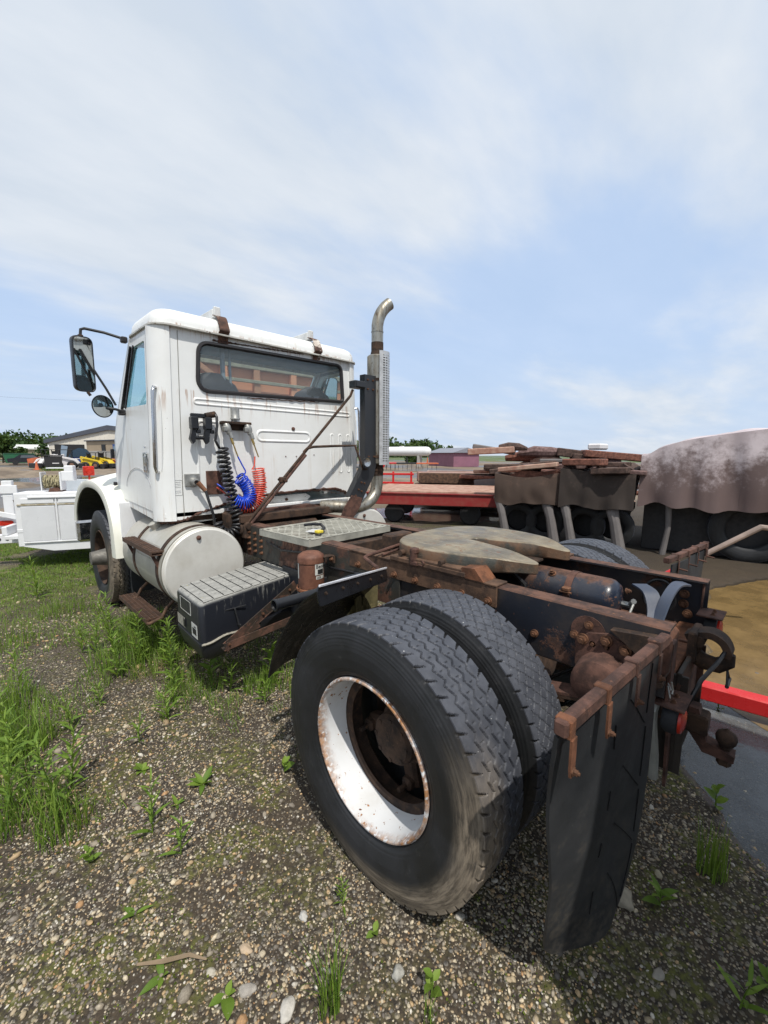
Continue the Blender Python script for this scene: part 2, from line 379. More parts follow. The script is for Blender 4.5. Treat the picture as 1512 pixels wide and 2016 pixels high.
def glass(name, tint, alpha, rough=.02):
    n = NT(name); n.N.remove(n.b); out = n.N['Material Output']
    tr = n.N.new('ShaderNodeBsdfTransparent'); tr.inputs[0].default_value = (*tint, 1)
    gl = n.N.new('ShaderNodeBsdfGlossy'); gl.inputs['Roughness'].default_value = rough; gl.inputs[0].default_value = (1, 1, 1, 1)
    df = n.N.new('ShaderNodeBsdfDiffuse'); df.inputs[0].default_value = (.25, .28, .30, 1)
    fr = n.N.new('ShaderNodeFresnel'); fr.inputs[0].default_value = 1.5
    m0 = n.N.new('ShaderNodeMixShader'); m0.inputs[0].default_value = alpha; n.L(tr.outputs[0], m0.inputs[1]); n.L(df.outputs[0], m0.inputs[2])
    ff = n.math('MULTIPLY', fr.outputs[0], n.math('SUBTRACT', 1.0, n.geo.outputs['Backfacing']))
    m1 = n.N.new('ShaderNodeMixShader'); n.L(ff, m1.inputs[0]); n.L(m0.outputs[0], m1.inputs[1]); n.L(gl.outputs[0], m1.inputs[2])
    n.L(m1.outputs[0], out.inputs[0]); return n.m
M_glass = glass('tinted_glass', (.97, .98, .985), .09)
M_glassgrn = glass('green_tinted_glass', (.80, .93, .945), .05)
def mirror_mat():
    m = plain('mirror_glass', (.55, .58, .58), .02, 1, .02, 2, 0); return m
M_mirror = NT('mirror_surface'); M_mirror.set('Metallic', 1.0); M_mirror.set('Roughness', .03); M_mirror.set('Base Color', (.55, .58, .58)); M_mirror = M_mirror.m

# ------------------------------------------------------------------ ground
def smooth01(t): t = np.clip(t, 0, 1); return t*t*(3-2*t)
def vnoise(x, y, s, seed=0):
    x = np.asarray(x)/s+seed*17.3; y = np.asarray(y)/s+seed*9.1
    xi = np.floor(x).astype(np.int64); yi = np.floor(y).astype(np.int64); fx = x-xi; fy = y-yi
    fx = fx*fx*(3-2*fx); fy = fy*fy*(3-2*fy)
    def h(a, b):
        n = (a*374761393+b*668265263+seed*974711) & 0xffffffff; n = ((n ^ (n >> 13))*1274126177) & 0xffffffff; return ((n ^ (n >> 16)) & 0xffff)/65535.
    return (h(xi, yi)*(1-fx)+h(xi+1, yi)*fx)*(1-fy)+(h(xi, yi+1)*(1-fx)+h(xi+1, yi+1)*fx)*fy
def fbm(x, y, s, seed=0, oct=4):
    t = 0; a = .5
    for k in range(oct): t = t+a*vnoise(x, y, s/2**k, seed+k); a *= .5
    return t/(1-.5**oct)
def ell(x, y, cx, cy, rx, ry, rot):
    c, s = math.cos(rot), math.sin(rot); dx, dy = x-cx, y-cy
    return np.sqrt(((dx*c+dy*s)/rx)**2+((-dx*s+dy*c)/ry)**2)
PUD = [(3.55, -1.62, 2.15, 1.38, R(3)), (1.50, -1.52, 1.55, 1.06, R(0)), (6.9, 6.3, 2.6, 1.35, R(-48)), (1.6, 33, 7, 2.2, R(-30)), (13, 24, 7, 2.0, R(-42)), (9.8, 10.5, 2.2, 1.0, R(-45))]
def pud(x, y):
    m = np.zeros_like(x)
    for i, (cx, cy, rx, ry, rot) in enumerate(PUD):
        d = ell(x, y, cx, cy, rx, ry, rot)+(fbm(x, y, .7 if i < 2 else 1.2, 5+i)-.5)*(.30 if i < 2 else .9)
        m = np.maximum(m, smooth01((1.05-d)/.16))
    return m
def ground_h(x, y):
    d = np.sqrt(x*x+y*y); h = (fbm(x, y, 1.4, 1)-.5)*.030+(fbm(x, y, .22, 9)-.5)*.010
    h = h+(fbm(x, y, 9, 21)-.5)*.25*smooth01((d-9)/14)
    h = h*(1-pud(x, y))-.036*pud(x, y)
    wh = np.exp(-(((np.abs(x)-.86)/.32)**2+(y/.30)**2)); h = h*(1-wh)-.012*wh
    return np.maximum(h, -.06)
def ground_mat():
    n = NT('gravelly_ground'); pv = n.tc.outputs['Object']
    x = n.pos(0); y = n.pos(1)
    big = n.noise(.55, 6, .6); med = n.noise(3.5, 7, .62); fine = n.noise(60, 5, .7)
    soil = n.mix(n.rng(fine, .3, .7), (.016, .013, .010), (.075, .055, .036))
    # small stones by cells
    def stones(scale, thr):
        col = n.N.new('ShaderNodeTexVoronoi'); col.inputs['Scale'].default_value = scale; n.L(pv, col.inputs['Vector'])
        sep = n.N.new('ShaderNodeSeparateColor'); n.L(col.outputs['Color'], sep.inputs[0])
        inside = n.math('MULTIPLY', n.rng(col.outputs['Distance'], .42, .30), n.rng(sep.outputs[2], thr, thr+.02))
        r = n.N.new('ShaderNodeValToRGB'); cr = r.color_ramp; cr.elements[0].color = (.10, .085, .065, 1); cr.elements[1].color = (.46, .40, .29, 1)
        for p_, c_ in ((.3, (.20, .175, .14)), (.5, (.27, .21, .14)), (.62, (.18, .17, .155)), (.8, (.34, .29, .21))):
            e = cr.elements.new(p_); e.color = (*c_, 1)
        n.L(sep.outputs[0], r.inputs[0]); hgt = n.math('MULTIPLY', inside, n.rng(col.outputs['Distance'], .42, 0)); return inside, r.outputs[0], hgt
    i1, c1, h1 = stones(95, .35); i2, c2, h2 = stones(48, .60)
    grav = n.mix(i1, soil, c1); grav = n.mix(i2, grav, c2)
    grav = n.mix(n.rng(n.noise(1.3, 7, .65), .48, .66, 0, .75), grav, n.mix(fine, (.018, .014, .009), (.085, .06, .035)))
    moss = n.math('MULTIPLY', n.rng(med, .46, .58), n.rng(n.noise(30, 6, .7), .42, .58))
    grav = n.mix(n.math('MULTIPLY', moss, n.rng(big, .42, .6, .25, .9)), grav, n.mix(fine, (.05, .06, .010), (.14, .14, .025)))
    # dirt further away, with wheel tracks
    d = n.math('POWER', n.math('ADD', n.math('POWER', x, 2.0), n.math('POWER', y, 2.0)), .5)
    wv = n.noise(.35, 6, .65, sc=(1, .35, 1), dist=1.2); wt = n.noise(1.2, 8, .7, sc=(1.2, .25, 1), dist=.8)
    dirt = n.mix(n.rng(wv, .35, .65), (.13, .095, .062), (.26, .20, .14)); dirt = n.mix(n.rng(wt, .5, .7, 0, .8), dirt, (.085, .062, .045))
    far = n.math('ADD', d, n.math('MULTIPLY', n.math('SUBTRACT', big, .5), 6.0))
    c = n.mix(n.rng(far, 8.5, 13), grav, dirt)
    # grass at the far edge of the yard and near the white body
    gn = n.mix(n.noise(7, 6, .7), (.075, .085, .022), (.19, .175, .07))
    gm = n.math('MULTIPLY', n.rng(y, 4.0, 5.3), n.math('MULTIPLY', n.rng(y, 11, 8), n.rng(x, .7, -.3)))
    c = n.mix(n.math('MULTIPLY', gm, n.rng(n.noise(4, 7, .7), .44, .62)), c, gn)
    c = n.mix(n.rng(d, 95, 120), c, (.09, .12, .03))
    # brown mud under and beside the pool on the right
    mudd = n.math('MULTIPLY', n.rng(x, 1.5, 2.0), n.math('MULTIPLY', n.rng(y, .8, -.3), n.rng(x, 7.5, 5)))
    c = n.mix(n.math('MULTIPLY', mudd, .85), c, n.mix(n.noise(5, 7, .6), (.15, .095, .035), (.24, .16, .07)))
    blk = n.math('MULTIPLY', n.rng(x, 3.9, 4.6), n.math('MULTIPLY', n.rng(y, 4.6, 3.2), n.rng(x, 18, 13))); c = n.mix(n.math('MULTIPLY', blk, .9), c, n.mix(n.noise(5, 7, .6), (.018, .013, .009), (.05, .035, .022)))  # near-black ground colour stands in for the shade around the wagons
    wet = n.rng(n.math('ADD', n.pos(2), n.math('MULTIPLY', fine, .006)), -.004, -.018)
    c = n.mix(n.math('MULTIPLY', wet, .55), c, (.03, .027, .023))
    n.set('Base Color', c); n.set('Roughness', n.rng(wet, 0, 1, .92, .35))
    hh = n.math('ADD', n.math('ADD', n.math('MULTIPLY', h1, .5), h2), n.math('MULTIPLY', fine, .35))
    n.bump(hh, .8, .012); return n.m
def build_ground():
    n = 430
    def axis(c, lo, hi):
        t = np.linspace(-1, 1, n); k = 7.2; s = np.sinh(k*t)/np.sinh(k); return c+np.where(s < 0, -s*lo, s*hi)
    X = axis(-.6, -900, 900); Y = axis(.6, -900, 900)
    gx, gy = np.meshgrid(X, Y, indexing='ij'); z = ground_h(gx, gy)
    V = np.stack([gx, gy, z], -1).reshape(-1, 3)
    i = np.arange(n-1); a = (i[:, None]*n+i[None, :]).ravel(); F = np.stack([a, a+n, a+n+1, a+1], 1)
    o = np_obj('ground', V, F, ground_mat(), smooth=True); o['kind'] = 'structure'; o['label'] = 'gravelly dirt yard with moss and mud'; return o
def np_obj(name, V, F, mat, smooth=False, parent=None, colors=None):
    me = bpy.data.meshes.new(name); V = np.asarray(V, np.float32); F = np.asarray(F, np.int32); k = F.shape[1]
    me.vertices.add(len(V)); me.vertices.foreach_set('co', V.ravel()); me.loops.add(F.size); me.loops.foreach_set('vertex_index', F.ravel())
    me.polygons.add(len(F)); me.polygons.foreach_set('loop_start', np.arange(0, F.size, k, dtype=np.int32))
    me.polygons.foreach_set('loop_total', np.full(len(F), k, np.int32))
    if smooth: me.polygons.foreach_set('use_smooth', np.ones(len(F), bool))
    me.update(calc_edges=True)
    if colors is not None:
        ca = me.color_attributes.new('tint', 'FLOAT_COLOR', 'POINT'); ca.data.foreach_set('color', np.asarray(colors, np.float32).ravel())
    me.materials.append(mat); o = bpy.data.objects.new(name, me); COL.objects.link(o)
    if parent: o.parent = parent
    return o
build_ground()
def water_mat(name, tint, diff, mud):
    n = NT(name); n.N.remove(n.b); out = n.N['Material Output']
    tr = n.N.new('ShaderNodeBsdfTransparent'); tr.inputs[0].default_value = (*tint, 1)
    gl = n.N.new('ShaderNodeBsdfGlossy'); gl.inputs['Roughness'].default_value = .08 if mud > .5 else .04
    df = n.N.new('ShaderNodeBsdfDiffuse'); df.inputs[0].default_value = (*diff, 1)
    fr = n.N.new('ShaderNodeFresnel'); fr.inputs[0].default_value = 1.30 if mud > .5 else 1.33
    bp = n.N.new('ShaderNodeBump'); bp.inputs['Strength'].default_value = .3; bp.inputs['Distance'].default_value = .01
    n.L(n.noise(9, 5, .6), bp.inputs['Height'])
    for q in (gl, fr): n.L(bp.outputs[0], q.inputs['Normal'])
    m0 = n.N.new('ShaderNodeMixShader'); m0.inputs[0].default_value = mud
    n.L(n.rng(n.noise(2.4, 8, .7), .35, .7, mud*.7, min(1, mud*1.4)), m0.inputs[0])
    n.L(tr.outputs[0], m0.inputs[1]); n.L(df.outputs[0], m0.inputs[2])
    m1 = n.N.new('ShaderNodeMixShader'); n.L(fr.outputs[0], m1.inputs[0]); n.L(m0.outputs[0], m1.inputs[1]); n.L(gl.outputs[0], m1.inputs[2])
    n.L(m1.outputs[0], out.inputs[0]); return n.m
W1 = water_mat('muddy_water', (.55, .50, .42), (.22, .145, .06), .80); W2 = water_mat('clear_puddle_water', (.85, .85, .83), (.19, .20, .21), .50)
for i, (cx, cy, rx, ry, rot) in enumerate(PUD):
    mb = MB(); k = 96; pts = [(cx+1.2*rx*math.cos(t)*math.cos(rot)-1.2*ry*math.sin(t)*math.sin(rot), cy+1.2*rx*math.cos(t)*math.sin(rot)+1.2*ry*math.sin(t)*math.cos(rot), (-.021, -.0235)[i == 1]) for t in np.linspace(0, 2*math.pi, k, endpoint=False)]
    mb.add(pts, [list(range(k))])
    o = P('puddle', mb, W1 if i == 0 else W2, smooth=0, kind='structure')
    if o.data.polygons[0].normal.z < 0: o.data.flip_normals()
# ------------------------------------------------------------------ the truck
T = thing('semi_truck', 'white day-cab road tractor with rusty black frame, seen from its rear left', 'truck')
BOLT = MB(); BOLT.cyl((0, 0, 0), (0, 0, .006), .017, 14); BOLT.cyl((0, 0, .006), (0, 0, .019), .0125, 6); BOLT.cyl((0, 0, .019), (0, 0, .026), .007, 8)
BOLT = mesh_of(BOLT, 'bolt', 30); BOLT.materials.append(M_bolt)
BOLTD = BOLT.copy(); BOLTD.materials.clear(); BOLTD.materials.append(M_rustdk)
def bolt(p, d, par, s=1.0, me=None):
    q = Vector((0, 0, 1)).rotation_difference(Vector(d)); o = P('bolt', None, None, par, mesh=me or BOLT, loc=p, scale=s); o.rotation_mode = 'QUATERNION'; o.rotation_quaternion = q; return o

# frame rails
ZF = 1.025
rails = []
for s in (-1, 1):
    mb = MB(); y0, y1 = -.775, 4.9; zb = ZF-.258
    prof = [(.43, ZF), (.43, zb), (.345, zb), (.345, zb+.009), (.421, zb+.009), (.421, ZF-.009), (.345, ZF-.009), (.345, ZF)]
    # rounded outer edges
    prof = [(.424, ZF), (.43, ZF-.006), (.43, zb+.006), (.424, zb), (.345, zb), (.345, zb+.009), (.421, zb+.009), (.421, ZF-.009), (.345, ZF-.009), (.345, ZF)]
    ys = [y0, .48, 1.15, 2.2, y1]
    mb.prism(prof, lambda a, b: (s*a, y0, b), lambda a, b: (s*a, y1, b))
    r = P('frame_rail', mb, M_frame, T); rails.append(r)
# insert channel ahead of the fifth wheel (thicker rail section, old and mossy)
for s in (-1, 1):
    mb = MB(); mb.box((s*.437, 1.75, ZF-.128), (.012, 2.52, .262), .004); mb.box((s*.39, 1.75, ZF+.005), (.094, 2.52, .008), .003)
    P('frame_doubler', mb, M_frameold, T, label='thicker mossy frame section')
for y, z in ((-.296, .863), (-.512, .965), (-.535, .90), (-.585, .905), (-.46, .912), (.0, .88), (-.15, .84)):
    bolt((-.431, y, z), (-1, 0, 0), rails[0], 1.0)
for y, z in ((-.60, .985), (-.68, .93), (-.68, .88), (-.70, .83)):
    bolt((.419, y, z), (-1, 0, 0), rails[1], 1.3)
mb = MB(); mb.cyl((-.4305, -.51, .935), (-.434, -.51, .935), .065, 24); P('gusset_plate', mb, M_rust, T)
# moss-lumped bolts on the doubler ahead of the tank
for y in (2.02, 2.12, 2.22):
    for z in (.82, .87, .92, .97): bolt((-.444, y, z), (-1, 0, 0), rails[0], .9)

# cross members
mb = MB(); mb.box((-.315, -.715, .885), (.20, .11, .175), .012); mb.box((0, -.72, .775), (.82, .10, .03), .005)
P('rear_crossmember', mb, M_rustbr, T)
for y in (.62, 1.15, 2.1, 3.3):
    mb = MB(); mb.box((0, y, ZF-.13), (.83, .012, .20), .003); mb.box((0, y+.04, ZF-.035), (.83, .08, .01), .003); mb.box((0, y+.04, ZF-.225), (.83, .08, .01), .003)
    P('crossmember', mb, M_rustdk, T)
# bent hose clamps or straps between the rails
def strap(pts, w, t, mat, name, n=18):
    # sweep a flat bar along a smooth curve
    P_ = [Vector(p) for p in pts]; C = []
    for i in range(len(P_)-1):
        p0, p1, p2, p3 = P_[max(i-1, 0)], P_[i], P_[i+1], P_[min(i+2, len(P_)-1)]
        for k in range(n):
            t_ = k/n; C.append(.5*((2*p1)+(p2-p0)*t_+(2*p0-5*p1+4*p2-p3)*t_*t_+(3*p1-p0-3*p2+p3)*t_**3))
    C.append(P_[-1]); w = Vector(w)
    G = [[c-w/2, c+w/2] for c in C]; mb = MB(); mb.sheet(G, t); return P(name, mb, mat, T)
M_bluestrap = paint('worn_blue_black_strap', (.045, .06, .095), .22, rust=.45, chips=.4, top=.1, grime=.3)
strap([(.12, -.545, 1.018), (.10, -.60, .99), (.04, -.635, .91), (-.05, -.62, .86)], (.045, -.05, 0), .008, M_bluestrap, 'bent_strap')
strap([(.30, -.70, 1.008), (.22, -.675, 1.015), (.10, -.665, .98), (.02, -.655, .90), (-.02, -.65, .85)], (.04, .045, 0), .008, M_bluestrap, 'bent_strap')
# hose ring behind
mb = MB(); mb.tube([(.38, -.58+.07*math.cos(t), .90+.09*math.sin(t)) for t in np.linspace(-.6, 3.8, 22)], .009, 8); P('loop_hose', mb, M_rubberhose, T)

# long air reservoir between the rails
mb = MB(); y0, y1 = .38, -.475; mb.lathe([(0, 0), (.006, .05), (.018, .085), (.045, .104), (.06, .106), (.79, .106), (.81, .102), (.836, .085), (.85, .05), (.856, 0)], (.13, y0, .905), (0, -1, 0), 40)
AT = P('air_tank', mb, M_tankblk, T, 50)
for yy in (-.245, .2):
    mb = MB(); mb.lathe([(-.017, .107), (-.017, .1105), (.017, .1105), (.017, .107)], (.13, yy, .905), (0, 1, 0), 40, closed=True); b_ = P('tank_band', mb, M_rust, T)
    mb = MB(); mb.box((.02, yy, .945), (.035, .04, .02), .004); mb.cyl((.01, yy-.03, .93), (.01, yy+.03, .93), .006, 8); P('band_clamp', mb, M_bolt, b_)
for yy, aa in ((-.02, 1.95), (-.15, 2.15)):
    q = Vector((math.cos(aa), 0, math.sin(aa))); bolt(Vector((.13, yy, .905))+q*.105, q, AT, 1.1)
bolt((.15, -.484, .96), (0, -1, .2), AT, .9)
mb = MB(); mb.cyl((.13, -.475, .90), (.13, -.51, .90), .014, 8); mb.tube([(.13, -.51, .90), (.11, -.53, .93), (.07, -.54, .94)], .012, 8); mb.tube([(.08, -.54, .935), (.02, -.53, .86), (-.02, -.52, .80)], .006, 8); P('drain_valve', mb, M_cast, T)
mb = MB(); mb.tube([(-.10, .12, 1.0), (-.04, .02, .99), (-.02, -.04, .93), (-.03, -.05, .86)], .012, 8); P('brake_hose', mb, M_rubberhose, T)

# fifth wheel mounting angle and slider base
for s in (-1, 1):
    mb = MB(); mb.box((s*.4415, .40, .978), (.010, 1.03, .096), .002); mb.box((s*.40, .40, ZF+.007), (.10, 1.03, .009), .002)
    ang = P('mounting_angle', mb, M_mudrust, T)
    if s < 0:
        for y in (.83, .68, .524, .37, .219, .073, -.075): bolt((-.447, y, .955), (-1, 0, 0), ang, 1.15)
    mb = MB(); mb.box((s*.40, .30, ZF+.026), (.12, .50, .026), .004); mb.box((s*.40, .24, ZF+.045), (.115, .34, .014), .004); P('slide_base', mb, M_rustbr if s > 0 else M_mudrust, T)
    mb = MB(); mb.prism([(-.05, 0), (.11, 0), (.07, .05), (0, .055)], lambda a, b: (s*.40-.055, -.0+a, ZF+.012+b), lambda a, b: (s*.40+.055, -.0+a, ZF+.012+b)); P('stop_wedge', mb, M_rustbr, T)
# plate (horseshoe outline)
ZP = 1.132
def plate_outline():
    half = []
    # outer right side from front centre to horn tip, then the throat back to centre
    fr = [(0, .775), (.16, .765), (.30, .725), (.42, .64), (.485, .52), (.50, .38), (.485, .22), (.44, .06), (.37, -.09), (.30, -.195), (.265, -.235), (.235, -.24), (.205, -.215), (.17, -.13), (.12, .02), (.075, .16), (.05, .26), (.035, .33), (.0, .345)]
    P_ = [Vector((a, b)) for a, b in fr]; out = []
    for i in range(len(P_)-1):
        p0, p1, p2, p3 = P_[max(i-1, 0)], P_[i], P_[i+1], P_[min(i+2, len(P_)-1)]
        for k in range(5):
            t = k/5; out.append(.5*((2*p1)+(p2-p0)*t+(2*p0-5*p1+4*p2-p3)*t*t+(3*p1-p0-3*p2+p3)*t**3))
    out.append(P_[-1]); right = [(v.x*(.87-.08*max(0., -v.y)/.24), -.185+(v.y+.24)*.85) for v in out]; left = [(-x, y) for x, y in right[-2:0:-1]]
    return right+left
po = plate_outline(); cxy = (0, .3)
def zt(x, y):   # ramps drop towards the horns
    return -.028*smooth01(( .02-y)/.26)
def plate_mesh():
    n = len(po); V = []; F = []; rows = []
    P2 = [Vector(p) for p in po]
    Nn = []
    for i in range(n):
        d = (P2[(i+1) % n]-P2[i-1]).normalized(); Nn.append(Vector((d.y, -d.x)))
    # outward normal check
    if sum((P2[i]-Vector(cxy)).dot(Nn[i]) for i in range(0, 30)) < 0: Nn = [-q for q in Nn]
    for (off, dz) in ((.012, 0), (.004, -.003), (0, -.009), (0, -.088), (.006, -.098), (.02, -.099), (.02, -.03)):
        rows.append([(P2[i].x-Nn[i].x*off, P2[i].y-Nn[i].y*off, ZP+dz*(1-.42*float(smooth01((.12-P2[i].y)/.30)))+float(zt(P2[i].x, P2[i].y))) for i in range(n)])
    for r_ in rows: V += r_
    for k in range(len(rows)-1):
        for i in range(n): j = (i+1) % n; F.append([k*n+i, k*n+j, (k+1)*n+j, (k+1)*n+i])
    # top and underside as strips between mirrored vertices
    F += [[i for i in range(n)], [(len(rows)-1)*n+i for i in range(n)][::-1]]
    return V, F
V, F = plate_mesh()
mb = MB(); mb.add(V, F)
def mk_plate():
    n = NT('worn_fifth_wheel_plate'); a = n.noise(5, 9, .65); g = n.noise(26, 7, .7); z = n.nz()
    c = n.mix(n.rng(a, .35, .65), (.13, .108, .075), (.28, .235, .165))
    c = n.mix(n.rng(n.noise(16, 7, .75, sc=(3, .35, 1)), .50, .68, 0, .7), c, (.38, .33, .25)); c = n.mix(n.rng(n.noise(2.2, 6, .6), .52, .70, 0, .40), c, (.06, .048, .036)); scr = n.rng(n.noise(120, 3, .6, sc=(2.5, .08, 1)), .60, .70, 0, .5); c = n.mix(scr, c, (.42, .38, .30))
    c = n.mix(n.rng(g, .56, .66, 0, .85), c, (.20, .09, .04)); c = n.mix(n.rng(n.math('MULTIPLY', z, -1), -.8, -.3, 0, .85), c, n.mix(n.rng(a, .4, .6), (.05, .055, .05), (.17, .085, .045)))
    n.set('Base Color', c); n.set('Metallic', .25); n.set('Roughness', n.rng(a, .3, .7, .36, .72)); n.bump(n.math('ADD', n.math('ADD', g, n.math('MULTIPLY', n.noise(9, 7), .8)), n.math('MULTIPLY', scr, .6)), .6, .005); return n.m
M_plate = mk_plate()
FW = P('fifth_wheel_plate', mb, M_plate, T, 40)
mb = MB(); mb.lathe([(-.03, .052), (-.03, .085), (.0, .085), (.0, .052)], (0, .335*.88+.02, ZP-.045), (0, 0, 1), 28, closed=True, a0=R(-30), a1=R(210)) ; P('lock_jaw', mb, M_rustdk, FW)
mb = MB(); mb.box((0, .18, ZP-.085), (.26, .50, .014), .004); P('throat_floor', mb, M_rustdk, FW)
# underside saddle: two pivot brackets and ribs
for s in (-1, 1):
    mb = MB(); mb.prism([(-.13, 0), (.13, 0), (.07, .085), (-.07, .085)], lambda a, b: (s*.33-.03, .30+a, ZF+.03+b*.8), lambda a, b: (s*.33+.03, .30+a, ZF+.03+b*.8)); P('pivot_bracket', mb, M_rustdk, T)
    mb = MB(); mb.box((s*.20, .3, ZP-.070), (.02, .65, .05), .004); P('plate_rib', mb, M_rustdk, T)
mb = MB(); mb.cyl((-.42, .48, ZP-.045), (-.452, .48, ZP-.045), .016, 12); P('plate_pin', mb, M_rustdk, FW); mb = MB(); mb.cyl((-.43, .20, ZP-.05), (-.460, .20, ZP-.05), .013, 10); P('plate_pin', mb, M_rustdk, FW)
# release latch hanging off the near front edge
mb = MB(); mb.cyl((-.45, .38, 1.12), (-.45, .38, 1.065), .02, 12); mb.box((-.44, .38, 1.115), (.05, .045, .03), .006); mb.box((-.455, .37, 1.05), (.025, .05, .025), .005)
mb.tube([(-.455, .345, 1.05), (-.46, .31, 1.045), (-.46, .30, 1.062), (-.455, .32, 1.075)], .005, 8); P('release_latch', mb, M_rust, T)
mb = MB(); mb.tube([(-.14, .69, 1.075), (-.56, .63, 1.062), (-.585, .62, 1.058)], .010, 8); mb.tube([(-.16, .66, 1.06), (-.45, .62, 1.05)], .008, 8)
mb.tube([(-.585, .62, 1.058), (-.62, .53, 1.05), (-.645, .46, 1.045), (-.64, .455, 1.03)], .010, 8); P('release_rod', mb, M_rust, T)
# dark lug at plate front
mb = MB(); mb.box((-.20, .735, ZP-.05), (.20, .09, .10), .01); P('plate_lug', mb, M_rustdk, T)

# catwalk grating: framed expanded metal
mb = MB(); dx, dy = .80, .60
for sx in (-1, 1): mb.box((sx*dx/2, 0, -.014), (.006, dy, .050), .002); mb.box((sx*(dx/2-.012), 0, .006), (.03, dy, .006), .001)
for sy in (-1, 1): mb.box((0, sy*dy/2, -.014), (dx+.006, .006, .050), .002); mb.box((0, sy*(dy/2-.012), .006), (dx, .03, .006), .001)
GR = P('catwalk_frame', mb, M_deck, T, loc=(-.155, 1.53, 1.052), rot=(0, 0, R(3)))
nr, nw = 13, 12
for i in range(nr+1):
    mb = MB(); y0 = -dy/2+.02+(dy-.04)*i/nr; G = []
    for k in range(nw*4+1):
        ph = (k % 4)/4; tri = (abs(((k+(2 if i % 2 else 0)) % 4)-2)-1); x_ = -dx/2+.01+(dx-.02)*k/(nw*4)
        G.append([(x_, y0+tri*.0165-.006, .003), (x_, y0+tri*.0165+.006, .007)])
    mb.sheet(G, .004); P('mesh_strand', mb, M_deck, GR)
for x_ in (-.2, .12): mb = MB(); mb.box((x_, 0, -.02), (.03, dy, .03), .002); P('grating_bearer', mb, M_deck, GR)
mb = MB(); mb.tube([(-.30, 1.62, 1.085), (-.26, 1.56, 1.095), (-.245, 1.48, 1.10), (-.29, 1.38, 1.09), (-.36, 1.33, 1.08)], .011, 8); hs = P('loose_hose_end', mb, M_rubberhose, T)
mb = MB(); mb.box((-.385, 1.315, 1.085), (.05, .045, .02), .006); P('yellow_tag', mb, plain('yellow_plastic', (.75, .60, .05), .4), hs)
mb = MB(); mb.box((-.34, 1.42, 1.072), (.12, .10, .004), .001, Matrix.Rotation(.5, 3, 'Z')); P('paper_tag', mb, M_concrete, hs)
# engine and transmission mass seen as darkness under the cab
mb = MB(); mb.box((0, 3.0, .86), (.62, 1.6, .30), .05); mb.cyl((0, 2.3, .84), (0, .9, .66), .045, 16); mb.cyl((0, .9, .66), (0, .2, .55), .045, 16); P('transmission', mb, M_rustdk, T)
mb = MB(); mb.box((.05, 2.30, ZF+.05), (1.1, .10, .07), .008); P('cab_support', mb, M_rustdk, T)
mb = MB(); mb.prism([(0, 0), (.75, .0), (.82, .03), (.70, .06), (.02, .05)], lambda a, b: (-.40+a, 2.36, ZF+.05+b), lambda a, b: (-.40+a, 2.46, ZF+.05+b)); P('support_rail', mb, M_rust, T)
mb = MB(); mb.cyl((-.46, 2.30, ZF-.035), (-.50, 2.30, ZF-.035), .055, 20, b=.008); mb.cyl((-.50, 2.30, ZF-.035), (-.515, 2.30, ZF-.035), .022, 6); P('pivot_mount', mb, M_rustdk, T)
mb = MB(); mb.box((-.50, 2.42, .98), (.12, .16, .30), .02); P('mount_casting', mb, M_rustdk, T)

# axles, springs, hub
mb = MB(); mb.lathe([(-.80, .06), (-.60, .075), (-.25, .09), (-.17, .16), (-.10, .19), (.10, .19), (.17, .16), (.25, .09), (.60, .075), (.80, .06)], (0, 0, .5), (1, 0, 0), 24); P('rear_axle_housing', mb, M_rustdk, T)
for s in (-1, 1):
    for k in range(6):
        mb = MB(); L_ = .62-.07*k; pts = [(s*.505, y, .745-.013*k-.10*(1-(y/.62)**2)-.0) for y in np.linspace(-L_, L_, 13)]
        mb.sheet([[(p[0]-.045, p[1], p[2]), (p[0]+.045, p[1], p[2])] for p in pts], .011); P('leaf_spring', mb, M_rust if k == 0 else M_rustdk, T)
    # spring hanger casting
    mb = MB(); hp = [(-.70, .90), (-.645, .935), (-.585, .955), (-.52, .94), (-.47, .905), (-.475, .80), (-.54, .70), (-.58, .66), (-.63, .70), (-.68, .80)]
    mb.prism(hp, lambda a, b: (s*.431, a, b), lambda a, b: (s*.45, a, b)); mb.lathe([(0, .098), (.03, .10), (.10, .09), (.118, .065), (.124, 0)], (s*.445, -.585, .785), (s, 0, 0), 28)
    hg = P('spring_hanger', mb, M_rust, T)
    for (y, z) in ((-.65, .915), (-.585, .932), (-.50, .912)): bolt((s*.451, y, z), (s, 0, 0), hg, 1.25)
    mb = MB(); mb.prism([(.66, .88), (.82, .90), (.86, .80), (.80, .66), (.70, .62), (.66, .74)], lambda a, b: (s*.445, a, b), lambda a, b: (s*.56, a, b)); mb.box((s*.52, .76, .73), (.16, .20, .10), .02); mb.cyl((s*.44, .84, .84), (s*.6, .84, .84), .03, 14)
    mb.tube([(s*.57, .70, .90), (s*.60, .66, .84), (s*.60, .66, .74), (s*.58, .70, .64)], .02, 8); P('front_spring_bracket', mb, plain('mossy_casting', (.20, .17, .08), .85, 0, .4, 14, .5, (.09, .08, .035)), T)
    mb = MB(); mb.tube([(s*.60, -.34, .40), (s*.56, -.30, .62), (s*.50, -.25, .80)], .03, 12); P('shock_absorber', mb, M_rustdk, T)
    mb = MB(); mb.cyl((s*.42, -.20, .62), (s*.42, -.36, .62), .09, 20, b=.02); P('brake_chamber', mb, M_rustdk, T)

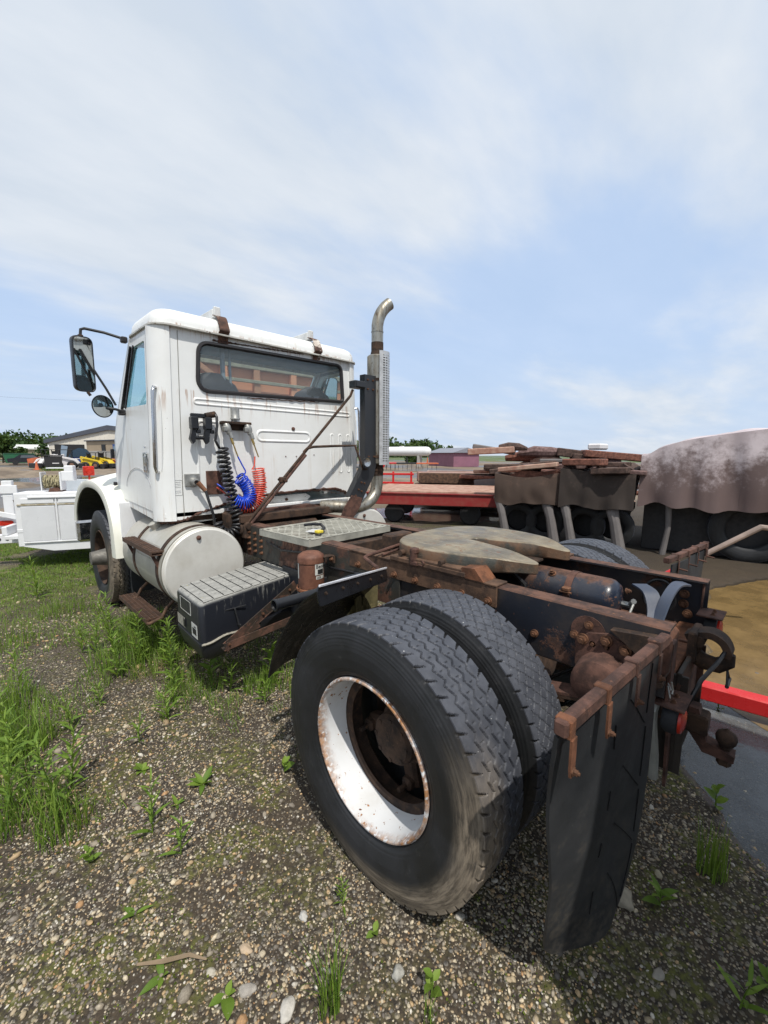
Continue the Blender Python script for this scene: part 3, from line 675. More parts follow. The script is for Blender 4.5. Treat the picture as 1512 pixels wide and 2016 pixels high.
# tyres
def tyre_mesh(name, tread_seed, mat, nseg=900, ntr=70):
    side0 = [(-.085, .290), (-.098, .292), (-.112, .305), (-.126, .335), (-.1345, .375), (-.1375, .410), (-.1350, .440), (-.1290, .468), (-.1235, .484), (-.1190, .4935)]; rs0 = np.array([.290, .292]+list(np.linspace(.297, .4935, 64))); side = [(float(a), float(b)) for a, b in zip(np.interp(rs0, [b for a, b in side0], [a for a, b in side0]), rs0)]
    sx = [a for a, b in side]; sr = [b for a, b in side]
    tx = list(np.linspace(-.1155, .1155, ntr)); tr = [.5125-.0055*(abs(x)/.1155)**2.2 for x in tx]
    X = np.array(sx+tx+[-a for a in sx[::-1]]); Rr = np.array(sr+tr+sr[::-1])
    nt = len(X); th = np.linspace(0, 2*np.pi, nseg, endpoint=False)
    TH, XX = np.meshgrid(th, X, indexing='ij'); RR = np.broadcast_to(Rr, TH.shape).copy()
    arc = TH*.512; it = (np.abs(XX) <= .1156) & (RR > .5)
    per = 2*np.pi*.512/56; ph = arc/per; groove = np.zeros_like(XX)
    def cyc(u): u = u-np.floor(u); return u
    def zig(u, a):   # stepped zigzag: long straight run, short kink
        u = cyc(u); return a*np.where(u < .72, u/.72-.5, .5-(u-.72)/.28)
    if tread_seed == 0:
        for k, x0 in enumerate((-.062, -.020, .022, .064)):
            d = np.abs(XX-(x0+zig(ph+k*.37, .017))); groove = np.maximum(groove, np.clip((.0036-d)/.0012, 0, 1)*.011)
        for x0, k in ((-.041, .25), (.001, .6), (.043, .95)):
            u = cyc(ph+k)-.5; d = np.abs(u)*per; groove = np.maximum(groove, np.clip((.0024-d)/.0012, 0, 1)*(np.abs(XX-x0) < .008)*.005)
        u = cyc(ph*1.0+.1)-.5; dd = np.abs(u*per+(np.abs(XX)-.1)*.5)
        wv = .0022+.0035*np.clip((np.abs(XX)-.085)/.03, 0, 1)
        groove = np.maximum(groove, np.clip((wv-dd)/.0015, 0, 1)*(np.abs(XX) > .084)*.010)
    else:
        def hexd(u, v):
            best = np.full(u.shape, 9.); sec = np.full(u.shape, 9.)
            for oi in (0, .5):
                uu = u-np.round(u-oi)-oi; vv = (v-2*np.round((v-2*oi)/2)-2*oi)
                d = np.maximum(np.abs(vv)*.95, np.abs(vv)*.45+np.abs(uu)*1.7); sec = np.where(d < best, best, np.minimum(sec, d)); best = np.minimum(best, d)
            return sec-best
        e = hexd(ph*1.0, XX/.026+.3*0); groove = np.where(np.abs(XX) < .088, np.clip((.11-e)/.05, 0, 1)*.008, 0)
        u = cyc(ph)-.5; dd = np.abs(u*per+(np.abs(XX)-.1)*.3); groove = np.maximum(groove, np.clip((.004-dd)/.0015, 0, 1)*(np.abs(XX) > .090)*.010)
    RR = RR-groove*it
    # sidewall ribs and bead line
    sdw = (RR < .4995) & (RR > .29); XX_ = np.sign(XX)*(.0006*np.sin((RR-.3)*430)*((RR > .462) & (RR < .493))+.0012*((RR > .452) & (RR < .458))+.0014*((RR > .318) & (RR < .326))+.0007*((RR > .425) & (RR < .43)))
    XX2 = XX+XX_
    Y = RR*np.cos(TH); Z = RR*np.sin(TH); V = np.stack([XX2, Y, Z], -1).reshape(-1, 3)
    i = np.arange(nseg); j = np.arange(nt-1); I, J = np.meshgrid(i, j, indexing='ij'); a = I*nt+J; b = ((I+1) % nseg)*nt+J
    F = np.stack([a, a+1, b+1, b], -1).reshape(-1, 4)
    o = np_obj('tyre', V, F, mat, smooth=True); me = o.data; bpy.data.objects.remove(o); me.set_sharp_from_angle(angle=R(50)); return me
TM0 = tyre_mesh('tyre', 0, M_tyre); TM1 = tyre_mesh('tyre', 1, M_tyre2)
def rim_mesh():
    mb = MB()   # outer lip at x=-.116, barrel inwards
    mb.lathe([(-.116, .296), (-.121, .293), (-.121, .288), (-.110, .283), (-.095, .279), (-.05, .272), (.012, .268), (.014, .272), (.0, .285), (-.09, .288), (-.112, .299)], (0, 0, 0), (1, 0, 0), 72, closed=True)
    return mesh_of(mb, 'rim', 40)
def rim_inner():
    mb = MB(); mb.lathe([(.012, .262), (.010, .240), (.018, .232), (.03, .250), (.05, .262), (.10, .266), (.118, .285), (.121, .296), (.10, .290), (.02, .285), (.014, .270)], (0, 0, 0), (1, 0, 0), 64, closed=True); return mesh_of(mb, 'rim_band', 40)
RI = rim_inner(); RI.materials.append(M_rustdk)
RM = rim_mesh(); RM.materials.append(M_rim)
RMD = RM.copy(); RMD.materials.clear(); RMD.materials.append(M_rustdk)
def hub_mesh(front=False):
    mb = MB(); mb.lathe([(.06, .235), (.04, .24), (.035, .225), (.045, .16), (.02, .15), (.0, .115), (-.06, .105), (-.075, .09), (-.09, .085), (-.10, .05), (-.102, 0)], (0, 0, 0), (1, 0, 0), 32)
    for k in range(5):
        t = 2*math.pi*k/5+.3; d = Vector((0, math.cos(t), math.sin(t))); mb.beam(Vector((0, 0, 0))+d*.08, Vector((.01, 0, 0))+d*.262, .085, .06, .012, up=(1, 0, 0))
        mb.beam(Vector((-.02, 0, 0))+d*.21, Vector((-.02, 0, 0))+d*.265, .05, .03, .006, up=(1, 0, 0)); mb.cyl(Vector((-.03, 0, 0))+d*.235, Vector((-.075, 0, 0))+d*.235, .011, 6)
    for k in range(8):
        t = 2*math.pi*k/8; d = Vector((0, math.cos(t), math.sin(t))); mb.cyl(Vector((-.07, 0, 0))+d*.095, Vector((-.088, 0, 0))+d*.095, .009, 6)
    return mesh_of(mb, 'hub', 35)
HM = hub_mesh(); HM.materials.append(M_rustdk)
def wheel(x, y, side, tm, outer, rimm=True):
    e = P('wheel', None, None, T, mesh=tm, loc=(x, y, .503)); e.rotation_euler = (random.uniform(0, .0), 0, 0 if side < 0 else math.pi)
    if side > 0: e.rotation_euler = (0, 0, math.pi)
    e['label'] = 'tyre and rim of a dual wheel' if y < 1 else 'steer tyre and rim'
    P('rim', None, None, e, mesh=RM if rimm else RMD)
    P('rim_band', None, None, e, mesh=RI)
    if outer: P('hub', None, None, e, mesh=HM, loc=(.075, 0, 0), rot=(.4, 0, 0))
    return e
wheel(-1.030, 0, -1, TM0, False); wheel(-.690, 0, -1, TM1, True, False)
# brake drum deep inside
mb = MB(); mb.lathe([(-.80, .21), (-.80, .0)], (0, 0, .503), (1, 0, 0), 32); mb.lathe([(-.80, .21), (-.60, .21), (-.58, .19)], (0, 0, .503), (1, 0, 0), 32); P('brake_drum', mb, M_rustdk, T)
mb = MB(); mb.lathe([(-.775, .215), (-.83, .16), (-.87, .135), (-.93, .125), (-.95, .105), (-1.00, .10), (-1.015, .085), (-1.02, 0)], (0, 0, .503), (1, 0, 0), 32)
for k in range(5):
    t = 2*math.pi*k/5+.9; d = Vector((0, math.cos(t), math.sin(t))); c0 = Vector((-.90, 0, .503)); mb.beam(c0+d*.08, c0+Vector((.03, 0, 0))+d*.262, .075, .06, .014, up=(1, 0, 0)); mb.box(c0+Vector((-.01, 0, 0))+d*.235, (.05, .05, .05), .01); mb.cyl(c0+Vector((-.03, 0, 0))+d*.235, c0+Vector((-.075, 0, 0))+d*.235, .011, 6)
for k in range(8):
    t = 2*math.pi*k/8; d = Vector((0, math.cos(t), math.sin(t))); mb.cyl(Vector((-1.0, 0, .503))+d*.08, Vector((-1.018, 0, .503))+d*.08, .009, 6)
P('wheel_hub', mb, M_rustdk, T)
wheel(.690, 0, 1, TM1, True, False); wheel(1.030, 0, 1, TM1, False)
wheel(1.00, 4.262, 1, TM1, True)
fw_ = wheel(-1.02, 4.262, -1, TM0, True, False)
mb = MB(); mb.lathe([(-.98, .12), (-1.06, .115), (-1.10, .09), (-1.20, .075), (-1.235, .07), (-1.24, 0)], (0, 4.262, .503), (1, 0, 0), 24); P('steer_hub', mb, plain('dusty_hub', (.19, .18, .16), .6, .3, .4, 20), T)
mb = MB(); mb.cyl((-1.0, 4.262, .45), (1.0, 4.262, .45), .05, 12); P('front_axle', mb, M_rustdk, T)

# rear mud flaps
def flap(side):
    s = side
    if s < 0:
        outer = [(-1.29, -.745, 1.045), (-1.235, -.722, .82), (-1.165, -.700, .60), (-1.11, -.680, .42), (-1.035, -.650, .16)]
        inner = [(-.625, -.790, 1.035), (-.60, -.785, .80), (-.61, -.778, .55), (-.635, -.770, .33), (-.72, -.750, .10)]
    else:
        outer = [(1.02, -.665, 1.06), (1.02, -.66, .8), (1.02, -.66, .6), (1.02, -.66, .4), (1.02, -.66, .2)]
        inner = [(.50, -.60, 1.05), (.50, -.60, .8), (.50, -.60, .6), (.50, -.60, .4), (.50, -.60, .2)]
    def cr(Pt, t):
        k = len(Pt)-1; f = t*k; i = min(int(f), k-1); u = f-i; p = [Vector(Pt[max(i-1, 0)]), Vector(Pt[i]), Vector(Pt[i+1]), Vector(Pt[min(i+2, k)])]
        return .5*((2*p[1])+(p[2]-p[0])*u+(2*p[0]-5*p[1]+4*p[2]-p[3])*u*u+(3*p[1]-p[0]-3*p[2]+p[3])*u**3)
    m, n = 40, 24; G = []
    for i in range(m+1):
        a, b = cr(outer, i/m), cr(inner, i/m); row = []
        for j in range(n+1):
            t = j/n; q = a.lerp(b, t); w_ = i/m; q.y += -.020*math.sin(math.pi*t)*w_+.006*math.sin(7*t+i*.16)+.004*math.sin(3.1*w_*3+t*2)*w_
            # rounded lower corners
            if i > m-4: q.z += .028*max(0, abs(t-.5)*2-.8)/.2*((i-(m-4))/4)
            row.append(q)
        G.append(row)
    mb = MB(); mb.sheet(G, .009); f = P('mud_flap', mb, M_flap, T, 30)
    # moulded grooves as thin raised cords on the rear face
    if s < 0:
        mb = MB()
        def pt(u, v): # u across 0 outer, v down
            i = v*m; j = u*n; i0 = min(int(i), m-1); j0 = min(int(j), n-1); fu, fv = j-j0, i-i0
            q = (G[i0][j0]*(1-fu)+G[i0][j0+1]*fu)*(1-fv)+(G[i0+1][j0]*(1-fu)+G[i0+1][j0+1]*fu)*fv; return q+Vector((0, -.0015, 0))
        lines = []
        for v in (.10, .32, .54, .76):
            lines.append([(.46, v+.04), (.455, v+.11)]); lines.append([(.60, v), (.87, v+.15)]); lines.append([(.89, v-.05), (.885, v+.12)])
        for a, b in lines:
            mb.tube([pt(a[0]+(b[0]-a[0])*t, min(.99, a[1]+(b[1]-a[1])*t)) for t in np.linspace(0, 1, 8)], .0016, 6)
        P('moulded_rib', mb, plain('groove_black', (.006, .006, .007), .9), f)
    return f
M_flap = NT('black_mud_flap'); q = M_flap
q.set('Base Color', q.mix(q.rng(q.noise(3, 8, .6), .3, .7), (.020, .022, .026), (.042, .045, .048))); q.set('Roughness', q.rng(q.noise(7, 6), .3, .7, .50, .75)); q.bump(q.noise(260, 3, .6), .25, .0015)
cdust = q.rng(q.noise(120, 2, .5), .79, .81); cb_ = q.mix(q.rng(q.noise(3, 8, .6), .3, .7), (.014, .016, .019), (.036, .038, .041)); msk = q.math('MULTIPLY', q.rng(q.math('ADD', q.noise(14, 8, .75), q.math('MULTIPLY', q.pos(2), -.35)), .30, .52, 0, .55), q.rng(q.noise(40, 5, .7), .35, .6)); cb_ = q.mix(msk, cb_, (.10, .085, .065)); q.set('Base Color', q.mix(cdust, cb_, (.35, .35, .34))); M_flap = q.m
flap(-1); flap(1)
# flap hanger bars with straps
FB = MB(); FB.beam((-1.30, -.750, 1.072), (-.615, -.795, 1.062), .028, .034, .004); FBo = P('flap_bar', FB, M_rust, T)
mb = MB(); mb.tube([(-.617, -.795, 1.060), (-.606, -.796, 1.054), (-.600, -.796, 1.035), (-.595, -.79, .95), (-.52, -.775, .91), (-.44, -.77, .90)], [.018, .018, .018, .018, .018, .018], 8); P('flap_bar_bend', mb, M_rust, T)
for xx in (-1.275, -1.09, -.90, -.72):
    t = (xx+1.30)/.685; yb = -.750-.045*t; mb = MB(); mb.box((xx, yb, 1.069), (.026, .036, .042), .003)
    mb.prism([(-.013, 1.05), (.013, 1.05), (.013, .985), (.008, .965), (-.008, .965), (-.013, .985)], lambda a, b: (xx+a, yb-.018-.003, b), lambda a, b: (xx+a, yb-.018+.002, b))
    st = P('flap_strap', mb, M_rustbr if xx < -1 else M_rust, FBo); bolt((xx, yb-.021, .978), (0, -1, 0), FBo, .55)
mb = MB(); mb.beam((.44, -.585, 1.08), (1.05, -.665, 1.085), .03, .03, .004); mb.box((1.05, -.665, 1.06), (.02, .03, .09), .003); rb = P('flap_bar', mb, M_rust, T)
for t in (.2, .45, .7, .93):
    p = Vector((.44, -.585, 1.08)).lerp(Vector((1.05, -.665, 1.085)), t); mb = MB(); mb.box(p, (.022, .038, .038), .003); mb.box(p+Vector((0, -.02, -.05)), (.02, .004, .07), .001); mb.cyl(p+Vector((0, -.02, -.06)), p+Vector((.0, -.06, -.065)), .005, 6); P('flap_strap', mb, M_rust, rb)
# flap bar root bracket and triangular plate on the rail
mb = MB(); mb.prism([(-.60, .985), (-.74, 1.0), (-.775, .93), (-.775, .83), (-.74, .80), (-.72, .90)], lambda a, b: (-.435, a, b), lambda a, b: (-.475, a, b)); mb.box((-.50, -.765, .93), (.12, .05, .10), .01); P('flap_bracket', mb, M_rustdk, T)
mb = MB(); mb.tube([(-.53, -.80, .88), (-.60, -.82, .895)], .0025, 6); mb.tube([(-.53, -.80, .87), (-.60, -.82, .868)], .0025, 6); mb.tube([(-.47, -.80, .86), (-.465, -.805, .83), (-.475, -.805, .82)], .003, 6); P('wire_stub', mb, M_cast, T)

# rear hitch: plate, pintle loop, receiver with ball, lamps
mb = MB(); mb.box((-.07, -.79, .61), (.40, .016, .40), .004); mb.box((-.26, -.77, .60), (.012, .10, .40), .003); mb.box((.12, -.77, .60), (.012, .10, .40), .003); HP = P('hitch_plate', mb, paint('greasy_hitch_plate', (.022, .018, .015), .6, rust=.70, chips=.3, grime=.4, gcol=(.07, .05, .03)), T)
mb = MB(); mb.prism([(-.33, .60), (-.24, .60), (-.26, .38), (-.285, .34), (-.30, .38)], lambda a, b: (a, -.775, b), lambda a, b: (a, -.785, b)); P('hanging_strap', mb, M_rust, T)
# pintle: curved upper jaw and lower horn
up_ = [(0, -.80, .905), (0, -.84, .918), (0, -.885, .905), (0, -.915, .865), (0, -.915, .83)]
strap([(0, -.76, .885), (0, -.80, .905), (0, -.85, .915), (0, -.895, .893), (0, -.918, .85), (0, -.915, .825)], (.085, 0, 0), .026, M_rustdk, 'pintle_jaw')
mb = MB(); mb.box((0, -.792, .845), (.15, .03, .13), .02); mb.cyl((-.055, -.81, .87), (.055, -.81, .87), .022, 14); P('pintle_base', mb, M_rustdk, T)
mb = MB(); mb.tube([(0, -.80, .79), (0, -.83, .775), (0, -.875, .775), (0, -.905, .80), (0, -.91, .835)], [.034, .034, .032, .028, .018], 14); mb.tube([(0, -.80, .79), (-.02, -.81, .84), (-.02, -.82, .88)], .012, 8); P('pintle_hook', mb, M_rustdk, T)
mb = MB(); mb.box((0, -.81, .51), (.085, .12, .085), .008); P('receiver_tube', mb, M_rustdk, T)
mb = MB(); mb.prism([(-.80, .575), (-.835, .575), (-.870, .445), (-.962, .425), (-.962, .395), (-.86, .395), (-.80, .475)], lambda a, b: (-.03, a, b), lambda a, b: (.032, a, b)); BM = P('ball_mount', mb, M_rust, T)
mb = MB(); mb.lathe([(-.035, .03), (-.015, .03), (-.010, .018), (0, .016), (.008, .022), (.012, .017), (.020, .027), (.034, .0345), (.050, .037), (.066, .032), (.078, .018), (.082, .009), (.086, .007), (.089, 0)], (0, -.930, .432), (0, 0, 1), 28); P('tow_ball', mb, M_rustdk, BM, 50)
mb = MB(); mb.cyl((0, -.930, .395), (0, -.930, .365), .026, 6); P('ball_nut', mb, M_rustdk, BM)
def lampset(x, y, z, s, par=T):
    mb = MB(); mb.box((x, y, z), (.15, .10, .008), .002); mb.box((x-.06*s*-1, y+.045, z+.07), (.05, .008, .15), .002); b = P('lamp_bracket', mb, M_rust, par)
    for dx_ in (-.03, .02): bolt((x+dx_, y-.01, z+.004), (0, 0, 1), b, .55)
    mb = MB(); mb.lathe([(.0, 0), (0, .05), (.012, .058), (.045, .058), (.05, .05)], (x, y+.02, z-.066), (0, -1, 0), 28); l_ = P('tail_lamp', mb, M_rubber, par)
    mb = MB(); mb.lathe([(.046, .052), (.058, .048), (.066, .03), (.069, 0)], (x, y+.02, z-.066), (0, -1, 0), 28); P('red_lens', mb, M_redlens, l_)
lampset(-.365, -.79, .748, -1); lampset(.36, -.80, .875, 1)
mb = MB(); mb.tube([(-.37, -.745, .74), (-.40, -.74, .70), (-.38, -.74, .62), (-.36, -.75, .50), (-.34, -.75, .40)], .018, 10); P('grey_conduit', mb, plain('grey_conduit', (.30, .30, .27), .5), T)
mb = MB(); mb.box((-.38, -.78, .86), (.06, .012, .22), .003); P('drop_bracket', mb, M_rust, T)
mb = MB(); mb.tube([(.02, -.905, .83), (-.02, -.90, .86), (-.10, -.88, .82), (-.20, -.85, .78), (-.26, -.83, .72), (-.27, -.81, .66)], .008, 8); P('trailer_cable', mb, M_rubberhose, T)
mb = MB(); mb.tube([(.06, -.90, .79), (.05, -.905, .74), (.10, -.91, .69), (.02, -.91, .685), (.04, -.905, .74), (.07, -.90, .79)], .004, 6); mb.tube([(.105, -.91, .69), (.02, -.91, .685)], .007, 8); P('safety_pin', mb, M_black, T)

for pts_, r_ in (([(-.36, -.70, .90), (-.33, -.60, .82), (-.36, -.45, .74), (-.40, -.35, .66), (-.42, -.30, .55)], .008), ([(-.40, -.55, .72), (-.46, -.45, .62), (-.52, -.33, .55), (-.50, -.22, .58)], .010), ([(-.35, .10, .95), (-.30, -.05, .84), (-.33, -.18, .72), (-.42, -.28, .63)], .011), ([(.20, -.45, .80), (.10, -.60, .78), (-.05, -.70, .72), (-.15, -.74, .60)], .007), ([(-.34, .35, .93), (-.20, .30, .90), (-.05, .40, .86), (.15, .45, .88)], .010), ([(-.44, 1.95, .93), (-.46, 1.7, .90), (-.45, 1.4, .93), (-.45, 1.1, .88), (-.45, .8, .90)], .009)):
    mb = MB(); mb.tube(pts_, r_, 8); P('air_line', mb, M_rubberhose, T, 60)
# quarter fender ahead of the drive wheels
def qf():
    o_ = [(-1.20, .215, 1.10), (-1.20, .30, 1.045), (-1.20, .39, .955), (-1.20, .46, .87), (-1.20, .52, .785), (-1.20, .57, .69), (-1.20, .60, .60)]
    i_ = [(-.55, .50, .99), (-.55, .54, .94), (-.55, .62, .86), (-.57, .70, .78), (-.62, .76, .68), (-.70, .80, .60), (-.80, .80, .50)]
    G = []
    for a, b in zip(o_, i_):
        a, b = Vector(a), Vector(b); G.append([a.lerp(b, t)+Vector((0, .03*math.sin(math.pi*t), .02*math.sin(math.pi*t))) for t in np.linspace(0, 1, 12)])
    # refine rows
    H = []
    for i in range(len(G)-1):
        for k in range(4): H.append([G[i][j].lerp(G[i+1][j], k/4) for j in range(12)])
    H.append(G[-1]); mb = MB(); mb.sheet(H, .006); return mb
mb = qf(); QF = P('quarter_fender', mb, M_blackplastic, T, 40)
a = Vector((-1.205, .205, 1.125)); b = Vector((-.545, .49, 1.015)); dn = Vector((0, -.01, -.075)); mb = MB()
lp = rquad([a, b, b+dn*.9, a+dn], .022, 5); mb.fill(lp, (.0, .008, .002)); FP = P('fender_flange', mb, M_blackplastic, QF)
mb = MB(); mb.beam(a+Vector((.01, 0, .003)), b+Vector((0, 0, .003)), .008, .010, .002); P('flange_edge', mb, plain('bright_trim_edge', (.72, .72, .75), .3, .2), QF)
for t in (.08, .28, .48, .68, .88): bolt(a.lerp(b, t)+dn*.4+Vector((0, -.002, 0)), (0, -1, 0), FP, .42, BOLTD)
mb = MB(); mb.cyl((-1.13, .62, .93), (-.62, .62, .93), .026, 16); mb.lathe([(0, .026), (-.02, .030), (-.022, .024), (.0, .020)], (-1.13, .62, .93), (1, 0, 0), 16); P('fender_tube', mb, M_blackplastic, T)

# air cleaner style canister on the frame
cx_, cy_ = -.565, 1.16
mb = MB(); mb.lathe([(.0, .082), (.02, .084), (.165, .082), (.168, .087), (.198, .087), (.213, .082), (.230, .058), (.239, .02), (.240, 0)], (cx_, cy_, .765), (0, 0, 1), 40); CAN = P('air_dryer_canister', mb, M_rustcan, T, 40)
mb = MB(); mb.lathe([(.0, .098), (.012, .098), (.016, .09)], (cx_, cy_, .752), (0, 0, 1), 32); mb.lathe([(.018, .078), (.03, .078)], (cx_, cy_, .76), (0, 0, 1), 32); cf = P('canister_flange', mb, M_rustbr, CAN)
for k in range(8):
    t = k*math.pi/4; bolt((cx_+.091*math.cos(t), cy_+.091*math.sin(t), .766), (0, 0, 1), cf, .5)
mb = MB(); mb.lathe([(0, .05), (.02, .09), (.04, .09)], (cx_, cy_, .70), (0, 0, 1), 28); P('canister_base', mb, M_cast, CAN)
mb = MB(); mb.box((-.475, 1.10, .965), (.10, .05, .008), .002); mb.box((-.455, 1.08, .945), (.008, .06, .05), .002); cb = P('canister_bracket', mb, M_rustdk, T); bolt((-.46, 1.075, .945), (-1, 0, 0), cb, .8)
def wrap(label_a0, label_a1, z0, z1, r, mat, name, par):
    mb = MB(); G = [[(cx_+r*math.cos(t), cy_+r*math.sin(t), z) for z in (z0, z1)] for t in np.linspace(label_a0, label_a1, 10)]; mb.sheet(G, .0006); return P(name, mb, mat, par)
M_lab = plain('label_white', (.62, .62, .58), .6, 0, .3, 30)
lab = wrap(R(-108), R(-60), .86, .935, .0845, M_lab, 'canister_label', CAN); wrap(R(-104), R(-60), .832, .853, .0848, M_lab, 'canister_label', CAN); wrap(R(150), R(168), .83, .93, .0845, M_lab, 'canister_label', CAN)
wrap(R(-96), R(-64), .865, .895, .0852, plain('label_black', (.02, .02, .02), .6), 'label_emblem', CAN)
def text(s, size, mat, par, mtx, name='lettering', ext=.0005, bend=None):
    cu = bpy.data.curves.new('t', 'FONT'); cu.body = s; cu.size = size; cu.extrude = ext; cu.resolution_u = 3; o = bpy.data.objects.new('t', cu); COL.objects.link(o)
    dg = bpy.context.evaluated_depsgraph_get(); me = bpy.data.meshes.new_from_object(o.evaluated_get(dg)); bpy.data.objects.remove(o)
    if bend:
        for v in me.vertices: v.co = bend(v.co)
    else: me.transform(mtx)
    me.materials.clear(); me.materials.append(mat); me.name = name; q = bpy.data.objects.new(name, me); COL.objects.link(q); q.parent = par; return q
def bend(a0, z0, r):
    def f(c): t = a0+c.x/r; return Vector((cx_+(r+c.z)*math.cos(t), cy_+(r+c.z)*math.sin(t), z0+c.y))
    return f
M_ink = plain('label_ink', (.015, .015, .015), .6)
text('Bendix', .034, M_ink, CAN, None, bend=bend(R(-105), .903, .0855)); text('AIR', .020, M_ink, CAN, None, bend=bend(R(-100), .836, .0857))

# battery box (lid and tray), diagonal rusty brace
on_, of_, in_, if_ = Vector((-1.165, 1.48, .71)), Vector((-1.146, 1.95, .71)), Vector((-.40, 1.575, .748)), Vector((-.395, 2.03, .750))
def boxp(u, v, w):  # u: 0 outer..1 inner, v: 0 near..1 far, w: drop below lid top
    return (on_*(1-u)+in_*u)*(1-v)+(of_*(1-u)+if_*u)*v+Vector((0, 0, -w))
def ploop(inset, w, k=5, r=.04):
    c = [boxp(0, 0, w), boxp(1, 0, w), boxp(1, 1, w), boxp(0, 1, w)]; ce = sum(c, Vector())/4
    c = [p+(ce-p).normalized()*inset*1.41 for p in c]; return rquad(c, r, k)
def loft(loops, cap0=True, cap1=True):
    mb = MB(); n = len(loops[0]); V = [p for l in loops for p in l]; F = [[k*n+i, k*n+(i+1) % n, (k+1)*n+(i+1) % n, (k+1)*n+i] for k in range(len(loops)-1) for i in range(n)]
    if cap0: F.append(list(range(n)))
    if cap1: F.append([(len(loops)-1)*n+i for i in range(n)])
    return mb.add(V, F)
M_boxblk = paint('battery_box_plastic', (.014, .016, .022), .35, rust=0, chips=0, grime=.5, gcol=(.05, .05, .045))
def mk_boxtop():
    n = NT('weathered_lid'); x = n.pos(0); a = n.noise(6, 8, .65, sc=(1, 4, 1)); b = n.noise(50, 6, .75, sc=(1, 1, 1)); s = n.noise(75, 4, .6)
    nz_ = n.nz(); z = n.pos(2)
    grey = n.mix(n.rng(a, .3, .7), (.22, .22, .205), (.36, .355, .33)); blk = (.014, .016, .022)
    lichen = n.mix(n.rng(n.noise(17, 5, .6), .66, .72), grey, (.45, .38, .10))
    topm = n.math('MULTIPLY', n.rng(nz_, .25, .8), n.rng(b, .34, .44)); drip = n.math('MULTIPLY', n.rng(n.noise(30, 5, .7, sc=(2.5, 2.5, .22)), .58, .66), n.rng(z, .56, .73))
    sp = n.rng(s, .72, .76); m = n.math('MAXIMUM', topm, n.math('MAXIMUM', n.math('MULTIPLY', drip, .8), n.math('MULTIPLY', sp, .6)))
    n.set('Base Color', n.mix(m, blk, lichen)); n.set('Roughness', n.rng(m, 0, 1, .38, .9)); n.bump(m, .3, .002); return n.m
M_boxtop = mk_boxtop()
mb = loft([ploop(.0, .265), ploop(.0, .245), ploop(0, .03), ploop(.006, .012), ploop(.02, .002)], False, True)
LID = P('battery_box_lid', mb, M_boxtop, T, 45)
for k in range(11):
    u = .04+.092*k; mb = MB(); mb.sheet([[boxp(u, v, .003+.006*(1 if v in (.03, .97) else 0)), boxp(u+.081, v, .003+.006*(1 if v in (.03, .97) else 0))] for v in (.03, .06, .5, .94, .97)], .010)
    P('lid_rib', mb, M_boxtop, LID)
mb = loft([ploop(.05, .40), ploop(.015, .37), ploop(-.006, .275), ploop(-.006, .262), ploop(.0, .262)], True, True); TRAY = P('battery_tray', mb, M_boxblk, T, 45)
mb = MB(); mb.tube([boxp(u, -.012, .262+.006*math.sin(u*23)) for u in np.linspace(.0, .55, 30)], [.006+.003*abs(math.sin(k*1.7)) for k in range(30)], 6)
mb.tube([boxp(u, -.02, .235-.06*(u-.45)) for u in np.linspace(.45, .75, 12)], .004, 6); P('peeling_seal', mb, plain('peeling_seal', (.42, .39, .32), .8, 0, .4, 30, .5), LID)
mb = MB(); p = boxp(.30, -.012, .10); mb.box(p, (.16, .006, .008), .002); mb.beam(p, boxp(.33, -.03, .22), .032, .010, .003); mb.beam(boxp(.33, -.03, .215), boxp(.37, -.02, .30), .030, .012, .003); mb.box(boxp(.375, -.02, .31), (.05, .02, .03), .006); P('rubber_latch', mb, M_rubber, LID)
# stickers on the outer end
def sticker(v0, v1, w0, w1, mat, name, off=-.0035, bw=None):
    mb = MB(); c = [boxp(0, v0, w0), boxp(0, v1, w0), boxp(0, v1, w1), boxp(0, v0, w1)]; c = [p+Vector((off, 0, 0)) for p in c]
    if bw: ce = sum(c, Vector())/4; mb.ring(rquad(c, .004, 3), rquad([p+(ce-p)*bw for p in c], .004, 3), (-.001, 0, 0))
    else: mb.fill(c, (-.001, 0, 0))
    return P(name, mb, mat, LID)
sticker(.12, .34, .155, .245, M_lab, 'warning_sticker'); sticker(.16, .30, .185, .225, M_ink, 'sticker_symbol', -.0048); sticker(.17, .24, .17, .178, M_ink, 'sticker_symbol', -.0048)
sticker(.62, .94, .17, .24, plain('faded_sticker', (.36, .34, .28), .7, 0, .4, 60), 'warning_sticker'); sticker(.60, .68, .18, .232, M_ink, 'sticker_symbol', -.0048)
sticker(.34, .78, .03, .12, M_lab, 'sticker_outline', -.0035, .08)
# rusty perforated-looking angle braces across the near face
A0, A1 = Vector((-1.06, 1.39, .43)), Vector((-.50, 1.45, .70))
mb = MB(); mb.beam(A0, A1, .006, .062, .001, up=(0, 0, 1)); mb.beam(A0+Vector((.01, .02, -.031)), A1+Vector((.01, .02, -.031)), .05, .006, .001); M_brace = paint('pitted_rusty_brace', (.02, .017, .014), .7, rust=.80, chips=.9, grime=.5, gcol=(.12, .06, .03)); br = P('angle_brace', mb, M_brace, T)
B1 = Vector((-.45, 1.36, .50)); mb = MB(); mb.beam(A0+Vector((0, .0, -.0)), B1, .006, .05, .001); mb.beam(A0+Vector((.0, .03, -.025)), B1+Vector((0, .03, -.025)), .06, .006, .001); mb.prism([(0, 0), (.12, .03), (.10, .09)], lambda a, b: (-.93+a, 1.40, .455+b), lambda a, b: (-.93+a, 1.405, .455+b)); P('angle_brace', mb, M_brace, T)
for t in (.05, .5, .9): bolt(A0.lerp(A1, t)+Vector((0, -.004, 0)), (0, -1, 0), br, .6)
